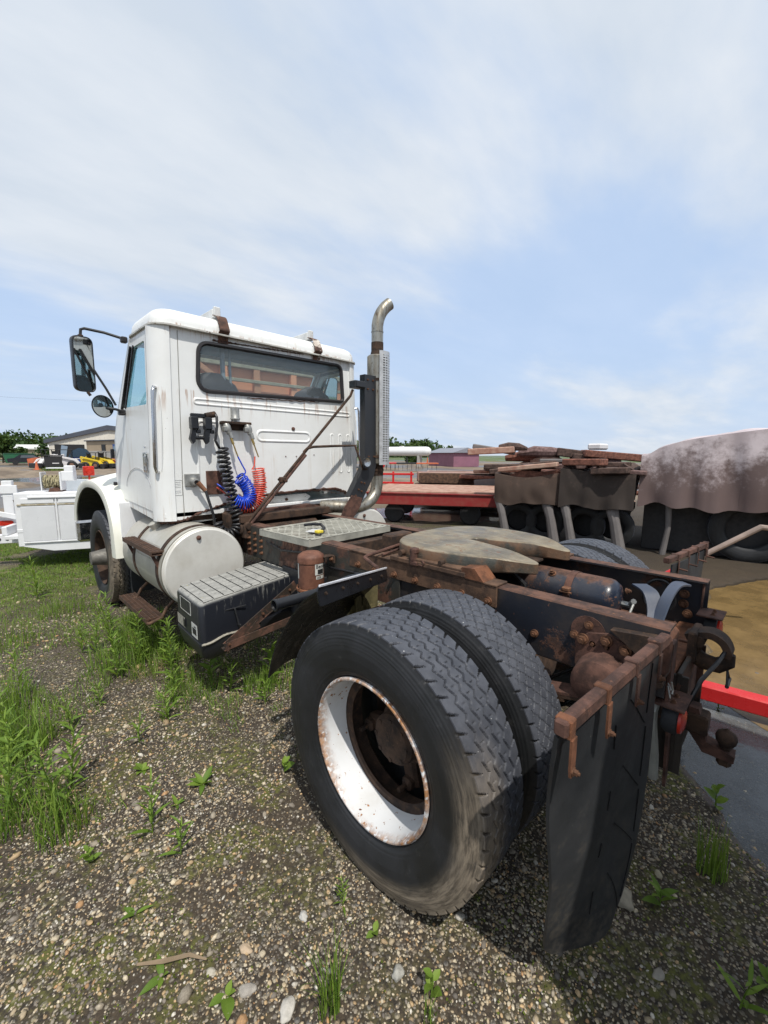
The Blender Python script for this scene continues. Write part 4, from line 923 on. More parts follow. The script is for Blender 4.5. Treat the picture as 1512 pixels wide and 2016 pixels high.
mb = MB(); mb.box((-.46, 1.52, .62), (.03, .30, .34), .01); mb.box((-.46, 1.3, .78), (.05, .3, .06), .01); P('box_support', mb, M_boxblk, T)

# fuel tanks
def tank(s):
    cx0, z0, r_ = s*.846, .747, .317; y0, y1 = 2.15, 3.26
    mb = MB(); mb.lathe([(0, 0), (.0, .20), (-.004, .27), (-.004, .296), (.004, .306), (.012, .304), (.016, .300)], (cx0, y0, z0), (0, 1, 0), 64); 
    mb.lathe([(.016, .300), (.018, .312), (.024, r_), (.04, r_)], (cx0, y0, z0), (0, 1, 0), 64)
    E_ = P('fuel_tank', mb, M_aluend, T, 30)
    mb = MB(); mb.lathe([(.04, r_), (1.07, r_), (1.09, .312), (1.10, .28), (1.10, 0)], (cx0, y0, z0), (0, 1, 0), 64); P('tank_shell', mb, M_alu, E_, 30)
    mb = MB(); mb.lathe([(.022, r_+.001), (.026, r_+.003), (.036, r_+.003), (.040, r_+.001)], (cx0, y0, z0), (0, 1, 0), 64); P('weld_rim', mb, plain('dirty_weld_band', (.25, .23, .18), .6, .4), E_)
    for yy in (2.27, 2.86):
        mb = MB(); mb.lathe([(-.024, r_+.001), (-.024, r_+.007), (.024, r_+.007), (.024, r_+.001)], (cx0, yy, z0), (0, 1, 0), 64, closed=True); P('tank_strap', mb, M_rustdk, E_)
        mb = MB(); mb.tube([(cx0-s*.05*-1, yy, z0+r_+.012)]+[(cx0+s*(r_+.012)*math.sin(t), yy, z0+(r_+.012)*math.cos(t)) for t in np.linspace(1.9, 2.6, 8)][:0]+[(cx0+s*.02, yy, z0+r_+.012)], .01, 6)
    mb = MB(); p = Vector((cx0-.05, y0-.006, z0+.245)); mb.lathe([(0, .018), (.006, .018), (.014, .010), (.018, .0)], p, (0, -1, 0), 14); P('drain_plug', mb, M_rust, E_)
    mb = MB(); mb.lathe([(-.02, .05), (.03, .05), (.034, .052), (.05, .052), (.054, .04), (.056, 0)], (cx0+s*.16, 2.72, z0+.27), (s*.5, 0, .87), 28); P('filler_cap', mb, M_alu, E_)
    # dashed slip tread on the shell
    mb = MB()
    for k in range(17):
        for j in range(5):
            t = R(57+j*5.0); y = 2.36+k*.028; 
            for yy in ((y,) if y > 2.5 or True else ()):
                if 2.80 < yy < 2.92: continue
                d = Vector((s*math.sin(t), 0, math.cos(t))); c = Vector((cx0, yy, z0))+d*(r_+.001)
                mb.beam(c+Vector((0, -.008, .007)), c+Vector((0, .008, -.007)), .004, .003, .001, up=d)
    P('tread_dimples', mb, M_aluend, E_)
    return E_
TK = tank(-1); tank(1)
def step(z, y0, y1, x0, x1, nm):
    mb = MB(); w = x1-x0
    mb.box(((x0+x1)/2, (y0+y1)/2, z-.028), (w, y1-y0, .004), .001)
    for xx in (x0, x1): mb.box((xx, (y0+y1)/2, z-.015), (.005, y1-y0, .038), .001)
    for k in range(26):
        y = y0+.015+(y1-y0-.03)*k/25; mb.box(((x0+x1)/2, y, z-.006), (w, .010, .012), .001)
    for k in range(3): mb.box((x0+w*(k+1)/4, (y0+y1)/2, z-.006), (.006, y1-y0, .014), .001)
    return P(nm, mb, plain('rusty_brown_tread', (.11, .060, .038), .75, .2, .4, 18, .4, (.05, .03, .022)), T)
s1 = step(.915, 2.22, 3.00, -1.205, -1.11, 'upper_step'); s2 = step(.375, 2.36, 3.14, -1.235, -1.115, 'lower_step')
for y in (2.245, 2.90):
    mb = MB(); o3 = [(-1.21, .90), (-1.08, .90), (-1.145, .735)]; i3 = [(-1.18, .882), (-1.11, .882), (-1.145, .80)]
    mb.ring(rquad([(a, y, b) for a, b in o3], .012, 4), rquad([(a, y, b) for a, b in i3], .006, 4), (0, .01, 0)); P('step_bracket', mb, M_rust, s1)
    mb = MB(); mb.tube([(-1.05, y+.05, .50), (-1.10, y+.08, .44), (-1.13, y+.10, .37), (-1.22, y+.10, .345), (-1.235, y+.11, .35)], .012, 8); P('step_hanger', mb, M_mudrust, s2)
# chassis skirt behind front wheel
mb = MB(); mb.box((-.86, 3.42, .55), (.42, .02, .52), .004); P('wheel_splash_shield', mb, M_rubber, T)
mb = MB(); mb.box((-.98, 3.36, .95), (.30, .02, .45), .004); P('lower_cowl_panel', mb, M_white2, T)

# ------------------------------------------------------------------ cab
def tap(p):
    k = max(0., (p.z-1.35))/1.2; return Vector((p.x*(1-.034*k), p.y, p.z))
YB = 2.50
CAB = MB()
win = rquad([(-.695, YB, 2.535), (.80, YB, 2.56), (.845, YB, 2.165), (-.715, YB, 2.12)], .10, 8)
win = rquad([(-.705, YB, 2.52), (.825, YB, 2.545), (.84, YB, 2.17), (-.725, YB, 2.125)], [.09, .07, .05, .11], 8)
outer = rquad([(-.93, YB, 2.60), (.93, YB, 2.60), (.93, YB, 1.30), (-.93, YB, 1.30)], .001, 8)
CAB.ring(outer, win, (0, .03, 0))
CAB.prism([(-.93, 1.30), (-.93, 1.085), (-.86, 1.09), (-.78, 1.12), (-.60, 1.175), (-.37, 1.22), (-.14, 1.255), (.30, 1.27), (.7, 1.265), (.84, 1.22), (.93, 1.17), (.93, 1.30)], lambda a, b: (a, YB, b), lambda a, b: (a, YB+.03, b))
for s in (-1, 1):
    z0 = 1.085 if s < 0 else 1.16
    G = [[(s*(.93+.115*math.sin(t)), YB+.115*(1-math.cos(t)), z) for z in np.linspace(z0, 2.6, 14)] for t in np.linspace(0, math.pi/2, 10)]
    if s > 0: G = [r_[::-1] for r_ in G]
    CAB.sheet(G, .02)
    CAB.box((s*1.036, 2.628, (z0+2.6)/2), (.018, .022, 2.6-z0), .002)
    # sill under the door and cowl side
    CAB.prism([(2.635, 1.085), (3.74, 1.16), (3.74, 1.20), (2.635, 1.15)], lambda a, b: (s*1.045, a, b), lambda a, b: (s*1.02, a, b))
    CAB.prism([(3.70, 1.16), (3.80, 1.16), (3.78, 1.75), (3.66, 1.98), (3.62, 1.98)], lambda a, b: (s*1.043, a, b), lambda a, b: (s*1.02, a, b))
    CAB.prism([(3.50, 1.98), (3.66, 1.98), (3.14, 2.60), (2.64, 2.60), (2.64, 2.575), (3.10, 2.575)], lambda a, b: (s*1.043, a, b), lambda a, b: (s*1.01, a, b))
CAB.box((0, 3.68, 1.55), (2.04, .03, .80), .004)
CAB.ring(rquad([(-1.03, 3.66, 1.95), (1.03, 3.66, 1.95), (1.02, 3.14, 2.60), (-1.02, 3.14, 2.60)], .001, 6), rquad([(-.985, 3.635, 1.99), (.985, 3.635, 1.99), (.975, 3.18, 2.555), (-.975, 3.18, 2.555)], .04, 6), (0, -.02, -.015))
CAB.box((0, 3.1, 1.13), (2.02, 1.2, .04), .004)
CAB.xf(tap); CABo = P('cab_shell', CAB, M_white, T, 32)
# lower lip with rust and separate sub-sill
mb = MB(); pts = [(-1.03, 2.56, 1.083), (-.93, 2.497, 1.082), (-.86, 2.495, 1.087), (-.78, 2.495, 1.117), (-.60, 2.495, 1.172), (-.37, 2.495, 1.217), (-.14, 2.495, 1.252), (.30, 2.495, 1.267), (.7, 2.495, 1.262), (.84, 2.495, 1.217), (.93, 2.497, 1.168)]
PP = []
for i in range(len(pts)-1):
    for k in range(10): PP.append(Vector(pts[i]).lerp(Vector(pts[i+1]), k/10)+Vector((0, random.uniform(-.003, .003), random.uniform(-.007, .005))))
mb.sheet([[p, p+Vector((0, .03, -.012-.01*random.random()))] for p in PP], .004); mb.tube(PP, [random.uniform(.003, .014) for _ in PP], 6); P('rusted_lip', mb, M_rust, CABo, 60)
mb = MB(); mb.prism([(-.88, 1.075), (-.60, 1.13), (-.30, 1.185), (.0, 1.215), (.36, 1.225), (.42, 1.19), (.38, 1.155), (.0, 1.14), (-.30, 1.11), (-.62, 1.05), (-.88, 1.04)], lambda a, b: (a, 2.56, b), lambda a, b: (a, 2.59, b)); P('under_sill', mb, paint('sill_white_rust', (.70, .70, .66), .4, rust=.42, chips=.4, grime=.4, gcol=(.3, .2, .1)), CABo); bolt((.13, 2.558, 1.178), (0, -1, 0), CABo, .9)
# dark underfloor
mb = MB(); mb.box((0, 3.05, 1.09), (1.9, 1.0, .06), .01); mb.box((0, 2.9, 1.0), (1.5, .5, .16), .03); P('underfloor', mb, M_rustdk, T)
# roof
def rl(z, ins, r):
    return [Vector((p.x, p.y, z)) for p in rquad([(-1.005+ins, 2.475+ins, 0), (1.005-ins, 2.475+ins, 0), (1.005-ins, 3.17-ins*.5, 0), (-1.005+ins, 3.17-ins*.5, 0)], r, 8)]
mb = loft([rl(2.597, .0, .13), rl(2.63, .0, .13), rl(2.675, .008, .13), rl(2.705, .028, .12), rl(2.725, .06, .11), rl(2.737, .12, .08), rl(2.745, .28, .04)]); ROOF = P('cab_roof', mb, M_white, T, 50)
mb = MB(); lo = rl(0, -.022, .15); li = rl(0, .02, .12)
mb.ring([Vector((p.x, p.y, 2.588)) for p in lo], [Vector((p.x, p.y, 2.588)) for p in li], (0, 0, .012)); P('drip_rail', mb, paint('drip_rail_paint', (.60, .59, .55), .4, rust=.64, chips=.6, grime=.6, gcol=(.12, .10, .07)), ROOF)
# light-bar mounts with rusty straps down the back of the roof
for xx in (-.475, .475):
    m_ = strap([(xx, 2.58, 2.775), (xx, 2.50, 2.745), (xx, 2.455, 2.66), (xx, 2.445, 2.625), (xx, 2.478, 2.60), (xx, 2.488, 2.535)], (.085, 0, 0), .006, paint('flaking_white_strap', (.72, .69, .62), .5, rust=1.0, chips=.7, top=.1, grime=.5, gcol=(.25, .12, .06)), 'roof_strap')
    m_.parent = ROOF
    for dx_ in (-.026, .026): bolt((xx+dx_, 2.482, 2.567), (0, -1, 0), m_, .45)
    mb = MB(); mb.box((xx, 2.72, 2.79), (.075, .26, .075), .008); mb.box((xx, 2.585, 2.80), (.055, .03, .09), .006); P('light_bar_mount', mb, paint('mount_white', (.66, .67, .66), .45, rust=.45, chips=.3, grime=.4), ROOF)
# rust scab above the window
mb = MB(); mb.tube([(-.56+.015*k, 2.494, 2.547+.002*math.sin(k*2.1)+.0016*k*.35) for k in range(60)], [random.uniform(.006, .018)*(1-.5*k/60) for k in range(60)], 6, flat=.5); P('rust_scab', mb, M_rust, CABo, 60)
mb = MB(); mb.tube([(-.28+.02*k, 2.494, 2.112+.0008*k+.003*math.sin(k*1.3)) for k in range(40)], [random.uniform(.003, .011) for k in range(40)], 6, flat=.5); P('rust_scab', mb, M_rust, CABo, 60)
# pressed ribs in the rear panel
def capsule(x0, x1, z0, z1, th=.010, r=None):
    r = r or (z1-z0)/2; r = min(r, (x1-x0)/2, (z1-z0)/2); o = rquad([(x0, YB, z0), (x1, YB, z0), (x1, YB, z1), (x0, YB, z1)], r*.98, 8); mb = MB(); n = len(o); c = [(x0+x1)/2, (z0+z1)/2]
    def ins(k, dy): 
        w, h = (x1-x0)/2, (z1-z0)/2; return [tap(Vector((c[0]+(p.x-c[0])*(1-k/w), YB-dy, c[1]+(p.z-c[1])*(1-k/h)))) for p in o]
    kk = min(1, (x1-x0)/2/.036, (z1-z0)/2/.036); L_ = [ins(0, 0), ins(.006*kk, th*.6*kk), ins(.012*kk, th*kk), ins(.019*kk, th*.6*kk), ins(.026*kk, 0)]
    mb = MB(); V = [p for l in L_ for p in l]; mb.add(V, [[k*n+i, k*n+(i+1) % n, (k+1)*n+(i+1) % n, (k+1)*n+i] for k in range(4) for i in range(n)]); return P('pressed_rib', mb, M_white, CABo, 60)
capsule(-.76, .99*.94, 2.015, 2.075, .009, .03); capsule(-.205, .40, 1.73, 1.845, .009)
for xx in (.645, .755, .865): capsule(xx, xx+.055, 1.42, 1.84, .008)
capsule(-.745, -.53, 1.30, 1.90, .008, .04)
mb = MB(); mb.tube([tap(Vector((-.865, YB-.001, z))) for z in np.linspace(1.12, 2.57, 20)], .0025, 6); P('panel_seam', mb, plain('seam_grey', (.22, .21, .19), .8), CABo)
# seam cover plug with rust halo
mb = MB(); mb.lathe([(0, .018), (.012, .016), (.016, 0)], (.19, YB, 1.865), (0, -1, 0), 16); P('seam_plug', mb, M_rust, CABo)
for x_, z_ in ((.10, 1.60), (.22, 1.60), (.33, 1.61), (.43, 1.615)): bolt((x_, YB, z_), (0, -1, 0), CABo, .35)
# gasket and glass
g_out = [tap(Vector(p)) for p in win]; cen = Vector((.06, YB, 2.34))
def inset(loop, k): 
    ce = sum(loop, Vector())/len(loop); out = []
    n = len(loop)
    for i in range(n):
        d = (loop[(i+1) % n]-loop[i-1]).normalized(); nn = Vector((d.z, 0, -d.x)); 
        if nn.dot(ce-loop[i]) < 0: nn = -nn
        out.append(loop[i]+nn*k)
    return out
g_o = inset(g_out, -.012); g_i = inset(g_out, .022); mb = MB(); n_ = len(g_o)
gl = [[p+Vector((0, -.001, 0)) for p in g_o], [p+Vector((0, -.016, 0)) for p in inset(g_out, -.006)], [p+Vector((0, -.018, 0)) for p in inset(g_out, .010)], [p+Vector((0, -.004, 0)) for p in g_i], [p+Vector((0, .012, 0)) for p in g_i]]
V = [p for l in gl for p in l]; mb.add(V, [[k*n_+i, k*n_+(i+1) % n_, (k+1)*n_+(i+1) % n_, (k+1)*n_+i] for k in range(4) for i in range(n_)]); GK = P('window_gasket', mb, M_gasket, CABo, 50)
mb = MB(); mb.fill([p+Vector((0, .004, 0)) for p in g_i], (0, .005, 0)); P('rear_window_glass', mb, M_glass, GK, 0)
# doors
for s in (-1, 1):
    d = MB(); X = 1.050
    d.prism([(2.642, 1.155), (3.735, 1.205), (3.69, 1.60), (3.60, 1.985), (2.642, 1.985)], lambda a, b: (s*X, a, b), lambda a, b: (s*(X-.03), a, b))
    o4 = [(s*X, 2.642, 1.985), (s*X, 3.52, 1.985), (s*X, 3.09, 2.572), (s*X, 2.642, 2.572)]; i4 = [(s*X, 2.70, 2.01), (s*X, 3.40, 2.03), (s*X, 3.05, 2.50), (s*X, 2.70, 2.50)]
    d.ring(rquad(o4, .012, 6), rquad(i4, .03, 6), (-s*.03, 0, 0)); d.xf(tap); D = P('door', d, M_white, T, 32)
    mb = MB(); mb.fill([tap(Vector((s*(X-.012), p[1], p[2]))) for p in i4], (-s*.005, 0, 0)); P('door_glass', mb, M_glassgrn, D, 0)
    mb = MB(); mb.tube([tap(Vector((s*(X+.003), a, b))) for a, b in ((2.635, 1.10), (2.635, 1.6), (2.635, 2.1), (2.635, 2.58))], .007, 6); P('door_seal', mb, M_gasket, D)
    mb = MB(); mb.beam(tap(Vector((s*(X+.002), 3.40, 2.02))), tap(Vector((s*(X+.002), 3.05, 2.51))), .03, .02, .004); mb.beam(tap(Vector((s*(X+.002), 3.30, 2.02))), tap(Vector((s*(X+.002), 2.99, 2.51))), .012, .02, .003); P('vent_divider', mb, M_gasket, D)
    mb = MB(); q4 = rquad([(s*(X+.001), 2.70, 1.47), (s*(X+.001), 2.80, 1.47), (s*(X+.001), 2.80, 1.63), (s*(X+.001), 2.70, 1.63)], .015, 4); qi = rquad([(s*(X+.001), 2.715, 1.485), (s*(X+.001), 2.785, 1.485), (s*(X+.001), 2.785, 1.615), (s*(X+.001), 2.715, 1.615)], .01, 4)
    mb.ring(q4, qi, (s*.008, 0, 0)); mb.box((s*(X+.006), 2.75, 1.56), (.012, .05, .08), .004); mb.cyl((s*X, 2.745, 1.675), (s*(X+.008), 2.745, 1.675), .011, 14); P('door_handle', mb, M_chrome, D)
    mb = MB(); mb.tube([tap(Vector((s*(X+.0015), 3.02+.36*math.cos(t), 1.30+.20*math.sin(t)))) for t in np.linspace(.1, math.pi*.9, 18)], .0022, 5); P('door_scuff', mb, plain('scuff_grey', (.45, .46, .48), .6), D)
    # grab handle in its recess on the rounded corner
    mb = MB(); gx, gy = s*1.052, 2.545; mb.tube([tap(Vector(p)) for p in ((s*1.01, 2.555, 2.12), (gx, gy-.04, 2.125), (gx+s*.012, gy-.045, 2.09), (gx+s*.012, gy-.045, 1.52), (gx, gy-.04, 1.48), (s*1.01, 2.555, 1.478))], .0125, 12); GH = P('grab_handle', mb, M_chrome, CABo, 60)
    mb = MB(); mb.tube([tap(Vector((s*(1.012+.026*math.sin(t*1)*0), 2.535+.045*math.cos(t), 1.79+.36*math.sin(t)))) for t in np.linspace(0, 2*math.pi, 30)], .005, 6); P('handle_recess_rim', mb, M_white, GH, 60)
    mb = MB(); mb.box((s*1.062, 3.74, 1.30), (.03, .04, .09), .006); mb.box((s*1.062, 3.76, 1.62), (.03, .04, .09), .006); P('door_hinge', mb, M_gasket, D)
# windscreen
mb = MB(); mb.fill([(-.985, 3.625, 1.99), (.985, 3.625, 1.99), (.945, 3.17, 2.555), (-.945, 3.17, 2.555)], (0, -.004, -.003)); P('windscreen', mb, M_glassgrn, CABo, 0)
mb = MB(); mb.box((0, 3.40, 2.27), (.04, .03, .02), .002)
# interior: headliner, dash, seats, wheel, pillar trims
mb = MB(); mb.box((0, 2.85, 2.575), (1.9, .6, .02), .004); P('headliner', mb, M_interior, CABo)
mb = MB(); mb.box((0, 3.42, 1.76), (1.9, .36, .30), .05); DS = P('dashboard', mb, M_interior, CABo)
for s in (-1, 1):
    mb = MB(); x0 = s*.52; mb.box((x0, 2.98, 1.50), (.50, .50, .16), .05); mb.box((x0, 3.0, 1.34), (.3, .3, .2), .03); G = []
    for k in range(12):
        z = 1.55+.75*k/11; w = .26 if z < 2.1 else .26*math.sqrt(max(.02, 1-((z-2.1)/.21)**2)) ; G.append([(x0-w, 2.72-.10*k/11, z), (x0-w*.5, 2.66-.10*k/11, z), (x0+w*.5, 2.66-.10*k/11, z), (x0+w, 2.72-.10*k/11, z)])
    mb.sheet(G, -.08); P('seat', mb, M_seat, CABo, 50)
mb = MB(); mb.tube([(-.5+.21*math.cos(t), 3.22+.08*math.sin(t), 1.93+.20*math.sin(t)) for t in np.linspace(0, 2*math.pi, 30)], .014, 8); P('steering_wheel', mb, M_seat, CABo)
mb = MB(); mb.box((-.44, 2.60, 2.32), (.035, .03, .46), .005); mb.box((-.37, 2.61, 2.32), (.02, .02, .46), .004); P('inner_post', mb, plain('blue_grey_trim', (.22, .30, .35), .6), CABo)
for x0, h in ((.86, .5),):
    mb = MB(); mb.box((1.0, 2.9, 2.55), (.03, .5, .05), .01); P('door_header_trim', mb, M_interior, CABo)
# faded placard on the near corner
mb = MB(); G = [[tap(Vector((-.93-.1163*math.sin(t), YB+.115-.1163*math.cos(t), z))) for z in (1.29, 1.41)] for t in np.linspace(-.35, .75, 8)]
mb = MB(); fr = [(-.93+.085, 1.29), (-.93-.05, 1.29), (-.93-.05, 1.41), (-.93+.085, 1.41)]
def cornerpt(u, z): # u: arc length from panel edge, negative = on flat
    if u < 0: return tap(Vector((-.93-u, YB-.0015, z)))
    t = u/.115; return tap(Vector((-.93-.1165*math.sin(t), YB+.115-.1165*math.cos(t), z)))
mb = MB()
for z in (1.29, 1.41): mb.tube([cornerpt(u, z) for u in np.linspace(-.06, .09, 8)], .0012, 4)
for u in (-.06, .09): mb.tube([cornerpt(u, 1.29), cornerpt(u, 1.41)], .0012, 4)
for k in range(7): 
    if k != 4: mb.tube([cornerpt(u, 1.395-.014*k) for u in np.linspace(-.05, .08-.02*(k % 3), 6)], .0009, 4)
P('faded_placard', mb, plain('faded_print', (.42, .42, .40), .8), CABo)

# hose connections on the back wall
def coil(guide, Rr, turns, r, name, mat, par, n=12, lead0=None, lead1=None):
    Pg = [Vector(p) for p in guide]; C = []
    for i in range(len(Pg)-1):
        p0, p1, p2, p3 = Pg[max(i-1, 0)], Pg[i], Pg[i+1], Pg[min(i+2, len(Pg)-1)]
        for k in range(20): t = k/20; C.append(.5*((2*p1)+(p2-p0)*t+(2*p0-5*p1+4*p2-p3)*t*t+(3*p1-p0-3*p2+p3)*t**3))
    C.append(Pg[-1]); S = [0]
    for i in range(1, len(C)): S.append(S[-1]+(C[i]-C[i-1]).length)
    N = int(turns*n); pts = list(lead0 or []); a = None
    for k in range(N+1):
        s_ = S[-1]*k/N; i = min(np.searchsorted(S, s_, side='right')-1, len(C)-2); u = (s_-S[i])/(S[i+1]-S[i]); c = C[i].lerp(C[i+1], u); T_ = (C[min(i+2, len(C)-1)]-C[max(i-1, 0)]).normalized()
        a = (Vector((0, 1, 0))-T_*T_.y).normalized(); b = T_.cross(a); ph = 2*math.pi*k/n; rr = Rr*(1+.05*math.sin(k*.23))
        pts.append(c+a*rr*math.cos(ph)+b*rr*math.sin(ph))
    pts += list(lead1 or []); mb = MB(); mb.tube(pts, r, 8); return P(name, mb, mat, par, 60)
mb = MB(); mb.box((-.72, 2.44, 1.925), (.15, .03, .035), .008)
for xx in (-.775, -.665):
    mb.box((xx, 2.43, 1.865), (.055, .07, .10), .008); mb.prism([(0, 0), (.03, 0), (.02, -.10), (.0, -.12), (-.02, -.08)], lambda a, b: (xx-.02+a, 2.41, 1.82+b), lambda a, b: (xx-.02+a, 2.45, 1.82+b)); mb.box((xx+.03, 2.42, 1.80), (.03, .03, .03), .005)
mb.cyl((-.79, 2.44, 1.75), (-.66, 2.44, 1.75), .015, 10); HH = P('hose_holder', mb, M_blackplastic, T)
mb = MB(); mb.cyl((-.68, 2.43, 1.925), (-.60, 2.43, 1.945), .025, 12); P('plug_boot', mb, M_rustdk, HH)
coil([(-.585, 2.37, 1.67), (-.56, 2.37, 1.50), (-.53, 2.36, 1.30), (-.50, 2.35, 1.15), (-.49, 2.33, 1.07), (-.50, 2.32, 1.00), (-.55, 2.31, .955), (-.61, 2.31, .955), (-.66, 2.32, 1.0), (-.675, 2.34, 1.06)], .043, 24, .0115, 'black_coil_cable', M_rubberhose, T, 12,
     lead0=[(-.62, 2.43, 1.95), (-.605, 2.42, 1.95), (-.60, 2.40, 1.92), (-.605, 2.39, 1.85), (-.62, 2.38, 1.78), (-.63, 2.38, 1.73), (-.615, 2.37, 1.69)], lead1=[(-.68, 2.37, 1.12), (-.70, 2.39, 1.22), (-.715, 2.41, 1.31), (-.73, 2.43, 1.34)])
mb = MB(); mb.lathe([(0, .052), (.015, .052), (.02, .035), (.055, .030), (.06, .018)], (-.79, 2.50, 1.40), (.25, -.95, -.12), 18); mb.box((-.79, 2.49, 1.41), (.12, .02, .10), .01); SKT = P('cable_socket', mb, M_cast, T)
mb = MB(); mb.cyl((-.765, 2.44, 1.39), (-.715, 2.42, 1.32), .02, 12, .017); P('socket_boot', mb, rustm('boot_brown', (.14, .06, .03), (.24, .11, .055), (.32, .16, .08), .6, 0), SKT)
mb = MB(); mb.box((-.605, 2.492, 1.38), (.14, .008, .20), .003); RPL = P('rusty_backing_plate', mb, M_rust, CABo)
# gladhand bracket with valve canister
mb = MB(); mb.box((-.41, 2.46, 1.885), (.26, .07, .022), .003); mb.box((-.41, 2.49, 1.855), (.18, .012, .06), .003); GB = P('gladhand_bracket', mb, M_rustdk, T)
mb = MB(); mb.lathe([(0, .018), (.02, .018), (.022, .040), (.035, .040), (.04, .036), (.12, .036), (.125, .03), (.126, 0)], (-.415, 2.455, 1.892), (0, 0, 1), 28); P('valve_canister', mb, M_cast, GB, 40)
for xx, c_, nm in ((-.505, M_blue, 'blue'), (-.315, M_redcoil, 'red')):
    mb = MB(); mb.lathe([(0, .026), (.02, .032), (.05, .030), (.07, .020), (.085, .018)], (xx, 2.44, 1.87), (.15, -.25, -.95), 18); mb.box((xx-.01, 2.43, 1.83), (.05, .05, .05), .01); mb.lathe([(0, .018), (.05, .016)], (xx+.02, 2.415, 1.80), (.2, -.2, -.95), 14); gh = P('gladhand', mb, M_cast, T)
    mb = MB(); p0 = Vector((xx+.022, 2.405, 1.755)); mb.cyl(p0, p0+Vector((.012, -.01, -.05)), .011, 10); mb.tube([p0+Vector((.012, -.01, -.05)), p0+Vector((.045, -.02, -.16))], .006, 8); P('brass_fitting', mb, M_brass, gh)
def lerpl(a, b, n): return [Vector(a).lerp(Vector(b), t) for t in np.linspace(0, 1, n)]
coil([(-.45, 2.36, 1.42), (-.41, 2.36, 1.38), (-.375, 2.35, 1.32), (-.365, 2.345, 1.26), (-.39, 2.34, 1.21), (-.44, 2.34, 1.20), (-.48, 2.35, 1.215), (-.505, 2.36, 1.235)], .052, 22, .0062, 'blue_air_coil', M_blue, T, 14, lead0=[(-.44, 2.385, 1.60), (-.41, 2.375, 1.53), (-.385, 2.37, 1.48), (-.385, 2.37, 1.46), (-.40, 2.37, 1.445)], lead1=[(-.52, 2.38, 1.29), (-.56, 2.42, 1.33), (-.60, 2.46, 1.37)])
coil([(-.262, 2.38, 1.49), (-.25, 2.38, 1.42), (-.245, 2.38, 1.34), (-.255, 2.38, 1.26), (-.29, 2.38, 1.20), (-.34, 2.38, 1.165), (-.40, 2.385, 1.155), (-.44, 2.39, 1.165)], .052, 24, .0062, 'red_air_coil', M_redcoil, T, 14, lead0=[(-.28, 2.39, 1.60), (-.29, 2.385, 1.52), (-.315, 2.38, 1.49)], lead1=[(-.48, 2.42, 1.22), (-.56, 2.46, 1.31), (-.60, 2.47, 1.34)])

# ------------------------------------------------------------------ exhaust stack
SX, SY = 1.025, 2.19
mb = MB(); mb.cyl((SX, SY, 1.52), (SX, SY, 2.63), .105, 36, b=.012); ST = P('muffler', mb, M_exh, T)
for z in (1.60, 2.38): 
    mb = MB(); mb.lathe([(-.014, .106), (-.014, .111), (.014, .111), (.014, .106)], (SX, SY, z), (0, 0, 1), 36, closed=True); P('muffler_clamp', mb, M_rustdk, ST)
mb = MB(); mb.cyl((SX, SY, 2.63), (SX, SY, 2.68), .075, 28, .062); mb.cyl((SX, SY, 2.68), (SX, SY, 2.76), .063, 28); P('stack_neck', mb, M_rustdk, ST)
pts = [(SX, SY, 2.74), (SX, SY, 2.86), (SX, SY, 2.93)]+[(SX+.36*(1-math.cos(t))*.78, SY-.36*(1-math.cos(t))*.30, 2.90+.30*math.sin(t)*1.02) for t in np.linspace(.12, 1.0, 10)]
mb = MB(); mb.tube(pts, .060, 28, cap=False); mb.tube(pts[::-1], .055, 28, cap=False); mb.lathe([(0, .0605), (0, .0635), (.008, .0635), (.008, .0605)], (SX, SY, 2.86), (0, 0, 1), 28, closed=True); P('stack_elbow', mb, M_exh, ST, 60)
mb = MB(); mb.cyl((SX, SY, 1.40), (SX, SY, 1.53), .066, 28); mb.lathe([(-.012, .067), (-.012, .071), (.012, .071), (.012, .067)], (SX, SY, 1.46), (0, 0, 1), 28, closed=True); mb.box((SX+.075, SY, 1.46), (.03, .02, .035), .004); P('pipe_clamp', mb, M_rustdk, ST)
pts = [(SX, SY, 1.42), (SX, SY, 1.34), (SX-.01, SY, 1.26), (SX-.05, SY, 1.185), (SX-.12, SY, 1.125), (SX-.21, SY, 1.09), (SX-.33, SY, 1.08), (SX-.50, SY+.05, 1.10), (SX-.62, SY+.2, 1.10)]
SP = []
for i in range(len(pts)-1):
    p0, p1, p2, p3 = [Vector(pts[j]) for j in (max(i-1, 0), i, i+1, min(i+2, len(pts)-1))]
    for k in range(5): t = k/5; SP.append(.5*((2*p1)+(p2-p0)*t+(2*p0-5*p1+4*p2-p3)*t*t+(3*p1-p0-3*p2+p3)*t**3))
mb = MB(); mb.tube(SP, .062, 28); P('exhaust_pipe', mb, M_exh, ST, 60)
